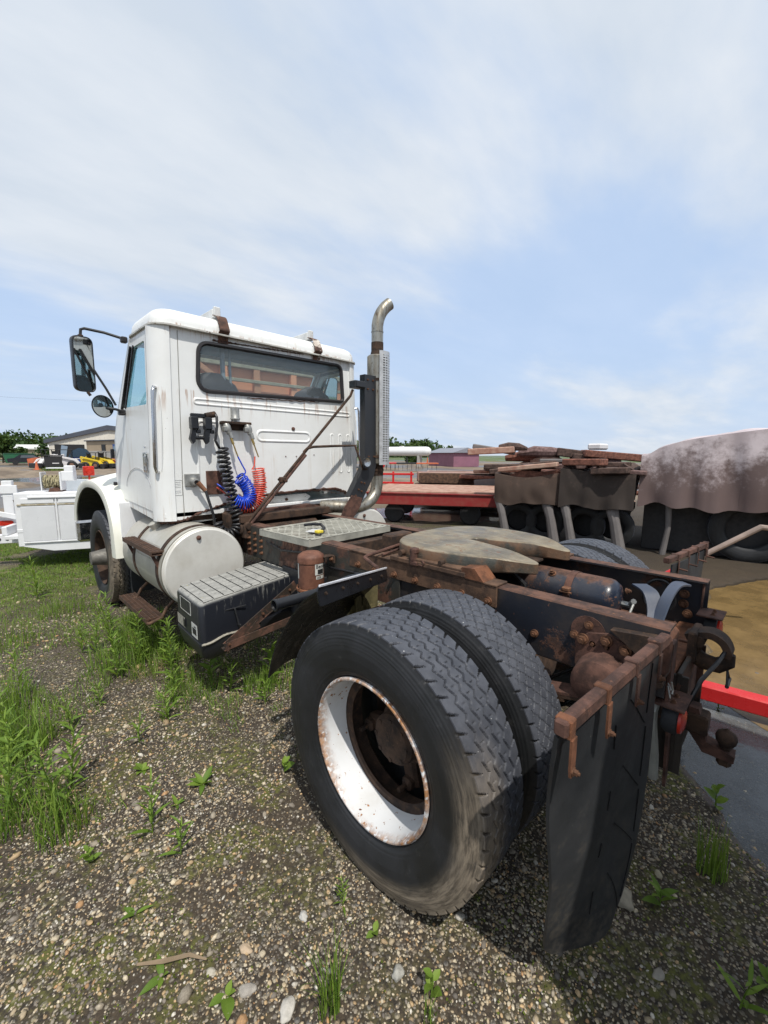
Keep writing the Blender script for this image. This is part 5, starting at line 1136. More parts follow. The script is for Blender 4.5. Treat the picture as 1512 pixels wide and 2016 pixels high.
# perforated heat shield: half shell with real slots
mb = MB(); th0, th1 = R(-124), R(30); rows, colsn = 44, 10; rr = .128
def sp(t, z, r_): return Vector((SX+r_*math.cos(t), SY+r_*math.sin(t), z))
Z0, Z1 = 1.515, 2.66
for i in range(rows):
    za, zb = Z0+.03+(Z1-Z0-.06)*i/rows, Z0+.03+(Z1-Z0-.06)*(i+1)/rows
    for j in range(colsn):
        ta, tb = th0+(th1-th0)*j/colsn, th0+(th1-th0)*(j+1)/colsn
        if j in (0, colsn-1): mb.add([sp(ta, za, rr), sp(tb, za, rr), sp(tb, zb, rr), sp(ta, zb, rr)], [[0, 1, 2, 3]]); continue
        dt, dz = (tb-ta)*.14, (zb-za)*.27; o = [sp(ta, za, rr), sp(tb, za, rr), sp(tb, zb, rr), sp(ta, zb, rr)]; q_ = [sp(ta+dt, za+dz, rr), sp(tb-dt, za+dz, rr), sp(tb-dt, zb-dz, rr), sp(ta+dt, zb-dz, rr)]
        q2 = [sp(ta+dt, za+dz, rr-.003), sp(tb-dt, za+dz, rr-.003), sp(tb-dt, zb-dz, rr-.003), sp(ta+dt, zb-dz, rr-.003)]
        mb.add(o+q_+q2, [[k, (k+1) % 4, 4+(k+1) % 4, 4+k] for k in range(4)]+[[4+k, 4+(k+1) % 4, 8+(k+1) % 4, 8+k] for k in range(4)])
for za, zb in ((Z0, Z0+.03), (Z1-.03, Z1)):
    for j in range(colsn):
        ta, tb = th0+(th1-th0)*j/colsn, th0+(th1-th0)*(j+1)/colsn; mb.add([sp(ta, za, rr), sp(tb, za, rr), sp(tb, zb, rr), sp(ta, zb, rr)], [[0, 1, 2, 3]])
P('heat_shield', mb, M_shield, ST, 0)
# black support channel, kinked towards the frame, and its brown foot
mb = MB()
def chan(prof_pts):
    # centre line in x,z with width w along x, channel depth along y
    for (x0, z0), (x1, z1) in zip(prof_pts[:-1], prof_pts[1:]): pass
PL = [(.875, 2.41), (.875, 1.56), (.845, 1.45), (.655, 1.16)]
def off(i, w):
    a = Vector(PL[max(i-1, 0)]); b = Vector(PL[min(i+1, len(PL)-1)]); d = (b-a).normalized(); n_ = Vector((-d.y, d.x)); return Vector(PL[i])+n_*w
lo_ = [off(i, -.085) for i in range(4)]; hi_ = [off(i, .085) for i in range(4)]
for i in range(3):
    a, b, c, d = lo_[i], lo_[i+1], hi_[i+1], hi_[i]
    for (u0, u1, y0, y1) in ((0, 1, 2.125, 2.132), (0, .06, 2.132, 2.20), (.94, 1, 2.132, 2.20)):
        p = [a.lerp(d, u0), a.lerp(d, u1), b.lerp(c, u1), b.lerp(c, u0)]
        mb.add([(q_.x, y0, q_.y) for q_ in p]+[(q_.x, y1, q_.y) for q_ in p], [[0, 1, 2, 3], [7, 6, 5, 4], [0, 4, 5, 1], [1, 5, 6, 2], [2, 6, 7, 3], [3, 7, 4, 0]])
BR = P('stack_support_channel', mb, M_black, T, 30)
for p in ((.83, 2.36), (.90, 2.36), (.83, 2.27), (.90, 2.27), (.84, 1.60), (.915, 1.60), (.74, 1.34), (.78, 1.33), (.70, 1.27), (.74, 1.25), (.66, 1.21), (.70, 1.185)): bolt((p[0], 2.124, p[1]), (0, -1, 0), BR, .6)
mb = MB(); mb.prism([(.60, 1.22), (.735, 1.185), (.71, 1.10), (.62, 1.0), (.60, .90), (.44, .90), (.45, 1.0), (.50, 1.10)], lambda a, b: (a, 2.105, b), lambda a, b: (a, 2.118, b)); P('support_foot', mb, M_rust, BR)
mb = MB(); mb.box((.71, 2.15, 2.30), (.13, .10, .07), .006); mb.box((.71, 2.09, 2.30), (.12, .01, .05), .002); mb.box((.98, 2.18, 2.37), (.10, .03, .04), .003); SB = P('strut_bracket', mb, M_black, BR)
# twin diagonal struts down to the left rail and the curved brace
S0, S1 = Vector((.67, 2.17, 2.25)), Vector((-.45, 2.26, 1.03))
mb = MB(); mb.tube([S0, S0+Vector((-.03, 0, -.06)), S1], .013, 10); DST = P('diagonal_strut', mb, M_rustdk, T)
mb = MB(); mb.tube([S0.lerp(S1, .52)+Vector((.03, -.03, 0)), S1+Vector((.03, -.02, 0))], .012, 10); P('diagonal_strut', mb, M_rust, T)
mb = MB(); c = S0.lerp(S1, .70); mb.box(c+Vector((.01, -.01, 0)), (.07, .05, .05), .008); mb.cyl(c+Vector((0, -.05, 0)), c+Vector((0, .05, 0)), .012, 8); P('strut_clamp', mb, M_rustdk, DST)
c = S0.lerp(S1, .50); mb = MB(); mb.tube([c, c+Vector((.03, -.02, .035)), c+Vector((.10, -.02, .05)), c+Vector((.35, -.02, .062)), c+Vector((.60, -.03, .07)), (.74, 2.10, 1.475), (.80, 2.11, 1.475)], .012, 10); P('cross_brace', mb, M_rustdk, DST, 60)
mb = MB(); mb.cyl(S1+Vector((.0, .06, -.01)), S1+Vector((0, -.06, -.01)), .03, 14); mb.box(S1+Vector((-.01, 0, -.06)), (.05, .08, .12), .01); P('strut_foot', mb, M_rustdk, DST)
mb = MB(); mb.box((.24, 2.17, 1.74), (.02, .02, .03), .003); 
# work lamp on the channel
mb = MB(); c = Vector((.775, 2.09, 1.545)); ax = Vector((-.35, -.93, .0)).normalized(); mb.lathe([(.04, .012), (.03, .035), (.0, .052), (-.03, .056), (-.04, .056), (-.04, .047), (-.02, .045)], c, -ax*-1*-1, 28); WL = P('work_lamp', mb, M_black, BR, 50)
mb = MB(); mb.lathe([(.036, .048), (.030, .03), (.026, 0)], c, ax, 28); P('lamp_lens', mb, plain('lamp_reflector', (.55, .56, .56), .18, .85, .3, 60, .4), WL, 50)
mb = MB(); mb.tube([(.76, 2.10, 1.50), (.70, 2.13, 1.42), (.67, 2.14, 1.30), (.66, 2.16, 1.25)], .003, 6); P('lamp_wire', mb, M_rubberhose, WL)

# ------------------------------------------------------------------ mirrors
for s in (-1, 1):
    x0 = s; MR = P('mirror_arm', MB().tube([(x0*1.02, 3.16, 2.585), (x0*1.16, 3.26, 2.635), (x0*1.285, 3.32, 2.655), (x0*1.31, 3.33, 2.645), (x0*1.315, 3.33, 2.60)], .0115, 10), M_black, T, 60)
    P('mirror_strut', MB().tube([(x0*1.245, 3.32, 2.33), (x0*1.17, 3.30, 2.18), (x0*1.11, 3.28, 2.04)], .010, 10), M_black, T, 60)
    P('lower_mirror_arm', MB().tube([(x0*1.05, 3.30, 1.99), (x0*1.11, 3.28, 2.005), (x0*1.15, 3.28, 2.01), (x0*1.17, 3.30, 2.01)], .011, 10), M_black, T, 60)
    mb = MB(); mb.box((x0*1.045, 3.14, 2.575), (.05, .05, .05), .008); mb.box((x0*1.06, 3.32, 1.985), (.05, .06, .05), .008); P('arm_mount', mb, M_gasket, MR)
    q4 = [(-.082, 0, -.225), (.082, 0, -.225), (.082, 0, .225), (-.082, 0, .225)]
    def lo4(k, y): return [Vector((p.x*(1-k/.082), y, p.z*(1-k/.225))) for p in rquad(q4, .05, 7)]
    mb = loft([lo4(.02, .055), lo4(.004, .045), lo4(0, .02), lo4(0, .0), lo4(.006, -.004), lo4(.010, .0)], True, False); m0 = P('mirror_housing', mb, M_blackplastic, MR, 50, loc=(x0*1.305, 3.33, 2.365), rot=(R(4), R(2*s), R(-20*s)))
    mb = MB(); mb.fill(lo4(.009, .001), (0, .002, 0)); P('mirror_glass', mb, M_mirror, m0, 0)
    mb = MB(); mb.lathe([(.03, 0), (.028, .05), (.012, .088), (.0, .096), (-.006, .094), (-.006, .088)], (0, 0, 0), (0, 1, 0), 36); m1 = P('spot_mirror', mb, M_blackplastic, MR, 50, loc=(x0*1.205, 3.30, 2.025), rot=(0, 0, R(-22*s)))
    mb = MB(); V = []; mb.lathe([(-.018, 0), (-.016, .03), (-.012, .06), (-.004, .088)], (0, 0, 0), (0, 1, 0), 36); P('convex_glass', mb, M_mirror, m1, 60)
    mb = MB(); mb.cyl((x0*1.315, 3.33, 2.60), (x0*1.315, 3.33, 2.58), .02, 10); P('mirror_joint', mb, M_rustdk, MR); mb = MB(); mb.cyl((x0*1.30, 3.33, 2.14), (x0*1.28, 3.33, 2.11), .012, 8); P('mirror_joint', mb, M_rustdk, MR)

# ------------------------------------------------------------------ fenders and hood
arch = [(5.32, .80), (5.25, .98), (5.10, 1.12), (4.85, 1.25), (4.55, 1.325), (4.25, 1.345), (3.95, 1.33), (3.70, 1.28), (3.52, 1.18), (3.41, 1.03), (3.36, .86), (3.34, .66)]
inn = [(5.22, .80), (5.16, .94), (5.01, 1.07), (4.79, 1.18), (4.52, 1.25), (4.25, 1.265), (3.98, 1.25), (3.78, 1.195), (3.63, 1.09), (3.55, .96), (3.53, .82), (3.53, .66)]
def dens(a, k=5):
    P_ = [Vector(p) for p in a]; out = []
    for i in range(len(P_)-1):
        p0, p1, p2, p3 = P_[max(i-1, 0)], P_[i], P_[i+1], P_[min(i+2, len(P_)-1)]
        for q_ in range(k): t = q_/k; out.append(.5*((2*p1)+(p2-p0)*t+(2*p0-5*p1+4*p2-p3)*t*t+(3*p1-p0-3*p2+p3)*t**3))
    out.append(P_[-1]); return out
for s in (-1, 1):
    A, B = dens(arch), dens(inn); G = []
    for a, b in zip(A, B):
        row = [Vector((s*1.185, b.x, b.y)), Vector((s*1.20, (a.x*.5+b.x*.5), (a.y*.5+b.y*.5))), Vector((s*1.19, a.x*.93+b.x*.07, a.y*.93+b.y*.07)), Vector((s*1.165, a.x, a.y))]
        for k in range(1, 7): u = k/6; row.append(Vector((s*(1.165-.62*u), a.x, a.y+.11*math.sin(u*math.pi/2)*max(0, (a.y-.9)/.45))))
        G.append(row)
    mb = MB(); mb.sheet(G if s < 0 else [r_[::-1] for r_ in G], .012); FE = P('front_fender', mb, M_cream if s < 0 else M_white, T, 45)
    mb = MB(); mb.sheet([[Vector((s*1.17, b.x, b.y)), Vector((s*.55, b.x, b.y))] for b in B], .006); P('fender_liner', mb, M_rubber, FE, 45)
    mb = MB(); mb.box((s*1.08, 3.335, .70), (.07, .006, .05), .001)
    mb = MB(); xm, ym, zm = s*1.16, 4.38, 1.435; mb.box((xm, ym+.015, zm), (.10, .05, .10), .006); mb.cyl((xm, ym, zm-.05), (xm, ym, zm-.10), .01, 8); ml = P('fender_marker', mb, M_cast if False else M_redlens, FE); mb = MB(); mb.box((xm, ym-.017, zm), (.088, .012, .088), .005); mb.lathe([(0, .035), (.006, .03), (.008, 0)], (xm, ym-.022, zm), (0, -1, 0), 20); P('red_lens', mb, M_redlens, ml)
for xx, zz in ((-1.02, .74), (-1.06, .71), (-1.03, .69)): bolt((xx, 3.337, zz), (0, -1, 0), FE, .3)
mb = MB()
def hl(z, y0, y1, w0, w1, r=.06): return [Vector((p.x, p.y, z)) for p in rquad([(-w0, y0, 0), (w0, y0, 0), (w1, y1, 0), (-w1, y1, 0)], r, 6)]
hp0 = loft([hl(1.0, 3.70, 5.40, .68, .52), hl(1.45, 3.70, 5.40, .66, .50), hl(1.62, 3.70, 5.36, .62, .46), [Vector((p.x, p.y, p.z-.10*(p.y-3.7))) for p in hl(1.82, 3.70, 5.28, .56, .42)]]); HD = P('hood', hp0, M_white, T, 50)
mb = MB(); mb.box((0, 5.41, 1.25), (.86, .03, .55), .01); GRL = P('grille', mb, M_black, HD)
mb = MB(); mb.box((0, 5.55, .62), (2.3, .14, .28), .03); P('front_bumper', mb, M_chrome, T)
# loose patches of filler on the fender
mb = MB()

# ------------------------------------------------------------------ white utility body on the left
M_wb = M_white2
UB = thing('utility_truck_body', 'white steel service body with rope winch parked on grass beyond the front fender', 'utility body', (-1.67, 6.555, 0), R(-24.4))
def L_(name, mb, mat, par=UB, **k): return P(name, mb, mat, par, **k)
Lb = 1.9
mb = MB(); mb.box((Lb/2, .02, .70), (Lb, .03, .74), .006); mb.box((.012, .22, .70), (.025, .40, .74), .006); mb.box((Lb/2, .42, .66), (Lb, .025, .66), .004); mb.box((Lb/2, .22, 1.065), (Lb, .42, .02), .004); L_('side_compartment', mb, M_wb)
mb = MB(); mb.prism([(.06, .33), (.40, .25), (Lb, .25), (Lb, .36), (.06, .36)], lambda a, b: (a, .0, b), lambda a, b: (a, .04, b)); L_('lower_skirt', mb, M_wb)
for x0, x1 in ((.07, .46), (.50, .84), (.88, 1.35), (1.39, 1.85)):
    mb = MB(); mb.box(((x0+x1)/2, -.002, .645), (x1-x0, .018, .49), .006); L_('compartment_door', mb, plain('door_pale_grey', (.66, .67, .69), .35, 0, .08, 4))
    mb = MB(); mb.box(((x0+x1)/2, -.004, .965), (x1-x0-.01, .014, .07), .004); L_('upper_panel', mb, M_wb)
for x0 in (.48, .86, 1.37):
    mb = MB(); mb.box((x0, -.004, .69), (.022, .022, .64), .004); L_('door_post', mb, M_wb)
mb = MB(); mb.box((Lb/2+.08, -.012, 1.015), (Lb-.16, .03, .022), .004); mb.box((Lb/2+.03, -.008, .385), (Lb-.08, .024, .022), .004); L_('rain_gutter', mb, M_wb)
mb = MB(); mb.box((Lb/2, -.004, .912), (Lb-.06, .012, .022), .003); L_('rusty_hinge_strip', mb, plain('ochre_rust', (.30, .24, .13), .7, 0, .5, 20, .3, (.5, .48, .42)))
mb = MB(); mb.box((Lb/2, .95, .55), (Lb, 1.9, .05), .005); L_('bed_floor', mb, M_wb)
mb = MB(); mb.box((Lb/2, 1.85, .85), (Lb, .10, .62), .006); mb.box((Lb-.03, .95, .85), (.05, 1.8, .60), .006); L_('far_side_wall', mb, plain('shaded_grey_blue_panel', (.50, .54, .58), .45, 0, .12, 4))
for yy in (.3, .62): 
    mb = MB(); mb.box((.55, 1.72, .98), (.06, .08, .30), .006); 
mb = MB(); mb.box((.62, .70, .97), (.035, .03, .42), .004); L_('bed_post', mb, M_wb)
mb = MB(); mb.box((1.22, .30, 1.16), (.42, .015, .11), .003); lv = L_('slotted_panel', mb, M_wb)
for k in range(6): mb = MB(); mb.box((1.10+.06*k, .288, 1.15), (.014, .012, .055), .002); P('slot', mb, M_rubber, lv)
mb = MB(); mb.lathe([(0, .02), (.0, .09), (.3, .10), (.3, .02)], (.86, .9, 1.02), (.9, .1, 0), 16); L_('canvas_roll', mb, plain('brown_canvas', (.11, .085, .08), .9))
# winch
WN = thing('rope_winch', 'small white winch wound with straw coloured rope standing on the service body', 'winch', (-1.355, 6.62, 1.075), R(-24.4))
mb = MB(); mb.box((.02, .05, .15), (.012, .20, .26), .003); WF = P('winch_frame', mb, M_wb, WN); mb = MB(); mb.box((.25, .05, .15), (.02, .20, .26), .004); P('winch_frame', mb, M_wb, WN)
mb = MB(); mb.box((.33, .05, .22), (.15, .16, .14), .008); mb.box((.22, .05, .335), (.28, .12, .014), .003); mb.box((.35, .05, .32), (.11, .14, .10), .008); P('motor_box', mb, M_wb, WN)
mb = MB(); mb.cyl((.03, .05, .14), (.24, .05, .14), .045, 16); DR = P('drum', mb, M_wb, WN)
mb = MB(); 
for k in range(150): pass
pts = [(.04+.09*(1+math.sin(k*.11))+.004*math.sin(k*3.1), .05+(.078+.012*math.sin(k*1.7))*math.cos(k*.7), .14+(.085+.012*math.sin(k*1.7))*math.sin(k*.7)) for k in range(260)]
mb.tube(pts, .007, 5); P('rope', mb, plain('straw_rope', (.42, .37, .22), .9, 0, .5, 40), WN)
mb = MB(); mb.prism([(.10, 0), (.26, .0), (.20, .06), (.12, .05)], lambda a, b: (a, -.06, b), lambda a, b: (a, .14, b)); P('winch_foot', mb, M_rust, WN)
# rear end of the body
mb = MB(); mb.box((-.16, .35, .55), (.06, .6, .12), .006); mb.box((-.06, .20, .46), (.18, .36, .05), .004); mb.box((-.28, .35, .40), (.40, .09, .13), .008); RB = L_('rear_bumper', mb, M_wb)
for k in range(4): mb = MB(); mb.cyl((-.42+.09*k, .30, .40), (-.42+.09*k, .303, .40), .022, 12); P('bumper_hole', mb, M_rubber, RB, loc=(0, 0, 0))
mb = MB(); mb.box((-.30, .42, .62), (.44, .02, .16), .004); lp0 = L_('lamp_panel', mb, M_wb); mb = MB(); mb.fill(rquad([(-.36, .405, .585), (-.18, .405, .585), (-.18, .405, .655), (-.36, .405, .655)], .034, 6), (0, -.02, 0)); P('red_tail_lamp', mb, M_redlens, lp0)
mb = MB(); mb.beam((-.45, .35, .80), (-.02, .35, .68), .03, .07, .004); mb.box((-.24, .5, .95), (.12, .08, .55), .006); mb.box((-.22, .46, 1.10), (.20, .03, .12), .004); mb.box((-.10, .25, 1.02), (.26, .012, .012), .002); L_('rear_post', mb, M_wb)
mb = MB(); mb.tube([(-.15, .42, .95), (-.11, .40, .85), (-.13, .40, .72)], .02, 8); L_('hanging_strap', mb, plain('brown_strap', (.13, .10, .09), .9))
for v0 in (.25, 1.65):
    q_ = P('wheel', None, None, UB, mesh=TM1, loc=(1.35, v0, .40), scale=.76); q_.rotation_euler = (0, 0, math.pi/2 if v0 < 1 else -math.pi/2); P('rim', None, None, q_, mesh=RM)
mb = MB(); mb.box((.7, .95, .42), (1.3, .8, .16), .01); mb.box((-.1, .9, .40), (.3, .9, .14), .01); L_('chassis', mb, M_rubber)

# ------------------------------------------------------------------ yard machines in the distance
def box_thing(name, label, cat, loc, rz, parts, group=None):
    t = thing(name, label, cat, loc, rz, group)
    for nm, mb, mat in parts: P(nm, mb, mat, t)
    return t
M_dark = plain('dark_machine', (.02, .02, .022), .6); M_yel = plain('loader_yellow', (.72, .52, .03), .4, 0, .15, 3); M_bluep = plain('tractor_blue', (.03, .09, .38), .35, 0, .15, 3)
M_wm = plain('machine_white', (.72, .70, .70), .4, 0, .12, 3); M_or = plain('faded_orange', (.62, .16, .07), .6, 0, .25, 2); M_hub = plain('brown_hub', (.22, .12, .08), .8)
def skid(label, loc, rz, mat, s=1.0, cat='skid steer'):
    t = thing('skid_steer_loader', label, cat, loc, rz, 'compact loaders by the shed')
    b = MB(); b.prism([(-1.2, .5), (-1.2, 1.15), (-.7, 1.30), (.55, 1.0), (.95, .55), (.9, .35), (-1.0, .35)], lambda a, c: (a, -.5, c), lambda a, c: (a, .5, c)); P('body', b, mat, t)
    b = MB(); b.beam((-1.15, -.62, 1.45), (.75, -.62, .95), .12, .2, .02); b.beam((.75, -.62, .98), (1.15, -.62, .45), .12, .16, .02); b.beam((-1.15, -.62, 1.45), (-.95, -.62, .8), .10, .18, .02); P('lift_arm', b, mat, t)
    b = MB(); b.beam((-1.15, .62, 1.45), (.75, .62, .95), .12, .2, .02); b.beam((.75, .62, .98), (1.15, .62, .45), .12, .16, .02); P('lift_arm', b, mat, t)
    b = MB(); 
    for x_ in (-.55, .45):
        for y_ in (-.42, .42): b.beam((x_, y_, 1.1), (x_+.05, y_, 1.95), .07, .07, .01)
    b.box((-.03, 0, 1.98), (1.15, .95, .07), .02); b.box((-.5, 0, 1.5), (.05, .8, .7), .01); P('cab_frame', b, M_dark, t)
    b = MB(); b.box((1.3, 0, .35), (.5, 1.6, .5), .05); P('bucket', b, M_dark, t)
    for x_ in (-.65, .5):
        for y_ in (-.62, .62):
            w = MB(); w.cyl((x_, y_-.13, .42), (x_, y_+.13, .42), .42, 24, b=.06); wh = P('wheel', w, M_dark, t); w = MB(); w.cyl((x_, y_-.14*(1 if y_ < 0 else -1), .42), (x_, y_-.10*(1 if y_ < 0 else -1), .42), .20, 16); P('wheel_hub', w, M_hub, wh)
    t.scale = (s,)*3; return t
skid('white skid steer loader in the distance with brown wheel hubs', (5.55, 53.7, .0), R(-15), M_wm)
skid('white loader with raised black hood left of the other white loader', (4.35, 55.6, .0), R(-160), M_wm, 1.0)
skid('first yellow compact loader right of the blue tractor', (7.85, 53.4, .0), R(-35), M_yel, .85)
skid('second yellow compact loader, farthest right of the yellow pair', (9.05, 53.9, .0), R(-50), M_yel, .9)
t = thing('blue_tractor', 'blue tractor with rounded dark canopy between the white loader and the yellow ones', 'tractor', (6.95, 55.2, 0), R(-10))
mb = MB(); mb.box((.1, 0, .85), (2.0, .9, .6), .12); P('body', mb, M_bluep, t)
mb = MB(); mb.prism([(-.9, 1.1), (-.6, 1.7), (0, 2.0), (.6, 1.9), (.9, 1.5), (1.0, 1.1)], lambda a, b: (a, -.5, b), lambda a, b: (a, .5, b)); P('canopy', mb, plain('dark_blue_glass', (.03, .06, .10), .2), t)
mb = MB(); mb.box((0, -.47, .95), (1.5, .03, .08), .01); P('white_stripe', mb, M_wm, t)
for x_ in (-.6, .7): mb = MB(); mb.cyl((x_, -.6, .4), (x_, -.35, .4), .4, 20, b=.05); P('wheel', mb, M_dark, t); mb = MB(); mb.cyl((x_, .35, .4), (x_, .6, .4), .4, 20, b=.05); P('wheel', mb, M_dark, t)
t.scale = (1.1,)*3
t = thing('red_brush_machine', 'dark red implement at the right end of the loader row', 'implement', (10.1, 54.2, 0), R(-50)); mb = MB(); mb.prism([(-1, .3), (-.8, 1.1), (.3, .9), (1.5, .35), (1.4, .2)], lambda a, b: (a, -.6, b), lambda a, b: (a, .6, b)); P('deck', mb, plain('dull_dark_red', (.20, .03, .03), .6), t); mb = MB(); mb.cyl((-.6, -.7, .3), (-.6, .7, .3), .3, 16); P('roller', mb, M_dark, t)
t = thing('orange_cart', 'faded orange and white machine left of the black bin', 'machine', (3.9, 60.5, 0), R(-10)); mb = MB(); mb.prism([(-1.3, .3), (-1.4, 1.5), (-.4, 1.7), (.7, 1.6), (.6, .3)], lambda a, b: (a, -.6, b), lambda a, b: (a, .6, b)); P('hood', mb, M_or, t); mb = MB(); mb.box((.9, 0, .8), (.5, 1.1, 1.2), .05); P('white_shroud', mb, M_wm, t); mb = MB(); mb.cyl((-.2, -.75, .4), (-.2, -.5, .4), .4, 18, b=.05); P('wheel', mb, M_dark, t)
t.scale = (.66,)*3
mb = MB(); mb.lathe([(0, .26), (.02, .24), (.03, .15), (.65, .04), (.68, 0)], (0, 0, 0), (0, 0, 1), 20); mb.box((0, 0, .02), (.5, .5, .04), .01); o = P('traffic_cone', mb, M_or); o.location = (2.95, 52.3, 0); o.scale = (1.2,)*3; tag(o, 'faded orange cone standing left of the white loaders', 'cone')
t = thing('black_wheeled_bin', 'black plastic bin standing in front of the white loaders', 'bin', (3.85, 48.6, 0), R(-12)); mb = MB(); mb.prism([(-.55, .1), (-.65, 1.35), (.65, 1.35), (.55, .1)], lambda a, b: (a, -.5, b), lambda a, b: (a, .5, b)); P('bin_tub', mb, M_dark, t); mb = MB(); mb.box((0, 0, 1.42), (1.4, 1.15, .08), .03); P('lid', mb, M_dark, t); mb = MB(); mb.box((.2, -.52, .7), (.5, .01, .08), .002); P('pale_strip', mb, M_wm, t)
for x_ in (-.4, .4): mb = MB(); mb.cyl((x_-.05, .5, .12), (x_+.05, .5, .12), .12, 12); P('bin_wheel', mb, M_dark, t)
t = thing('parked_car', 'dark parked car beyond the dirt yard, right of the green dumpster', 'car', (4.45, 77.0, 0), R(-5))
mb = MB(); mb.prism([(-2.2, .35), (-2.25, .85), (-1.5, .95), (-.9, 1.4), (.7, 1.42), (1.4, .95), (2.2, .8), (2.2, .35)], lambda a, b: (a, -.85, b), lambda a, b: (a, .85, b)); P('body', mb, plain('dark_car_paint', (.02, .022, .03), .2), t); mb = MB(); mb.prism([(-.85, .97), (-.7, 1.32), (.6, 1.34), (1.1, .97)], lambda a, b: (a, -.86, b), lambda a, b: (a, .86, b)); P('windows', mb, plain('car_window', (.12, .14, .16), .1), t)
for x_ in (-1.4, 1.4):
    for y_ in (-.8, .7): mb = MB(); mb.cyl((x_, y_-.1, .33), (x_, y_+.1, .33), .33, 18); P('wheel', mb, M_dark, t)
t = thing('green_dumpster', 'green metal dumpster near the bushes, left of the parked car', 'dumpster', (3.9, 81.5, 0), 0); mb = MB(); mb.prism([(-1.6, .2), (-1.9, 1.5), (1.6, 1.5), (1.6, .2)], lambda a, b: (a, -.8, b), lambda a, b: (a, .8, b)); P('container', mb, plain('dumpster_green', (.02, .13, .06), .6), t); mb = MB(); mb.box((0, 0, 1.55), (3.6, 1.7, .1), .03); P('rim', mb, plain('dumpster_rim', (.02, .09, .05), .6), t)

# buildings
def seg_thing(name, label, cat, a, b, group=None):
    a = Vector(a); b = Vector(b); d = b-a; t = thing(name, label, cat, (a.x, a.y, 0), math.atan2(d.y, d.x), group); return t, d.length
M_wall = plain('cream_metal_siding', (.70, .66, .58), .6, 0, .12, .6, .05); M_tan = plain('tan_wall', (.42, .33, .23), .75, 0, .15, .6); M_roofd = plain('dark_roof', (.075, .085, .11), .5, 0, .2, .5); M_conc = plain('pale_concrete', (.42, .40, .37), .8, 0, .2, .6)
BG = thing('metal_warehouse', 'cream metal warehouse with dark gable edge and open bay, seen left of the cab', 'building', (7.6, 83.0, 0), R(-34)); L0 = 19.
def gz(x): return 3.3+.235*min(x, 8.6)-.10*max(0, x-8.6)
mb = MB(); mb.prism([(0, 0), (L0, 0), (L0, gz(L0)), (8.6, gz(8.6)), (0, gz(0))], lambda a, b: (a, 0, b), lambda a, b: (a, 24, b)); P('wall', mb, M_wall, BG, 0)
for k in range(30): x_ = L0*(k+.5)/30; mb = MB(); mb.box((x_, -.02, gz(x_)/2), (.10, .05, gz(x_)-.1), .01); P('siding_rib', mb, M_wall, BG)
mb = MB(); mb.prism([(-.5, gz(0)-.15), (8.6, gz(8.6)), (L0+.5, gz(L0)), (L0+.5, gz(L0)+.45), (8.6, gz(8.6)+.75), (-.5, gz(0)+.40)], lambda a, b: (a, -.35, b), lambda a, b: (a, 24.3, b)); RF = P('roof', mb, M_roofd, BG, 0)
for x_, z_ in ((3.2, 4.15), (5.4, 4.7), (7.6, 5.2), (11.5, 5.7), (12.8, 5.7)): mb = MB(); mb.cyl((x_, 1.5, z_), (x_, 1.5, z_+.7), .14, 10); mb.cyl((x_, 1.5, z_+.7), (x_, 1.5, z_+.82), .28, 10); P('roof_vent', mb, M_wall, RF)
mb = MB(); mb.box((2.9, -.03, 1.5), (4.2, .08, 3.0), .01); dr = P('open_bay', mb, M_dark, BG); mb = MB(); mb.box((2.0, -.12, 1.6), (.9, .1, 2.4), .02, Matrix.Rotation(R(12), 3, 'Y')); P('door_leaf', mb, plain('blue_grey_door', (.25, .33, .42), .6), dr)
mb = MB(); mb.prism([(0, 0), (6, 0), (2.4, 1.7)], lambda a, b: (2.6+a, -2.2, b), lambda a, b: (2.6+a, -1.5, b)); o = P('dirt_heap', mb, plain('heap_brown', (.06, .045, .04), .95), BG, 0)
AN, L1 = seg_thing('tan_annex', 'low tan shed with a blue and red banner in front of the warehouse', 'building', (9.69, 66.86), (12.25, 55.77))
mb = MB(); mb.box((L1/2, 2, 1.6), (L1, 4, 3.2), .02); P('wall', mb, M_tan, AN); mb = MB(); mb.box((L1/2, 2, 3.26), (L1+.4, 4.4, .14), .02); P('roof', mb, M_roofd, AN)
mb = MB(); mb.box((4.6, -.03, 1.9), (1.0, .06, 1.7), .01); P('window', mb, M_dark, AN)
mb = MB(); mb.box((8.9, -.03, 2.0), (3.9, .06, 1.5), .01); sg = P('window', mb, plain('blue_banner', (.04, .09, .30), .6), AN); mb = MB(); mb.box((9.3, -.07, 1.75), (2.9, .04, .95), .01); P('red_banner', mb, plain('banner_red', (.62, .04, .05), .6), sg); mb = MB(); mb.box((7.4, -.07, 1.9), (.5, .04, 1.2), .01); P('pane', mb, plain('window_pane', (.2, .3, .38), .2), sg)
FW_, L2 = seg_thing('concrete_wall', 'low pale concrete wall behind the loader row', 'wall', (8.0, 62.0), (11.5, 53.5)); mb = MB(); mb.box((L2/2, 0, .95), (L2, .3, 1.9), .02); P('wall', mb, M_conc, FW_)
LB, L3 = seg_thing('long_low_building', 'long low tan building with white roof in front of the woods', 'building', (-26, 168), (15.2, 141.8))
mb = MB(); mb.box((L3/2, 8, 1.3), (L3, 16, 2.6), .02); P('wall', mb, M_tan, LB); mb = MB(); mb.prism([(-.5, 2.6), (-.5, 2.9), (8, 4.0), (16.5, 2.9), (16.5, 2.6)], lambda a, b: (-.5, a, b), lambda a, b: (L3+.5, a, b)); P('roof', mb, plain('white_roof', (.75, .74, .70), .5), LB, 0)
for x_ in (L3-12, L3-22, L3-30): mb = MB(); mb.box((x_, -.05, 1.2), (2.6, .1, 1.4), .01); P('window', mb, M_dark, LB)
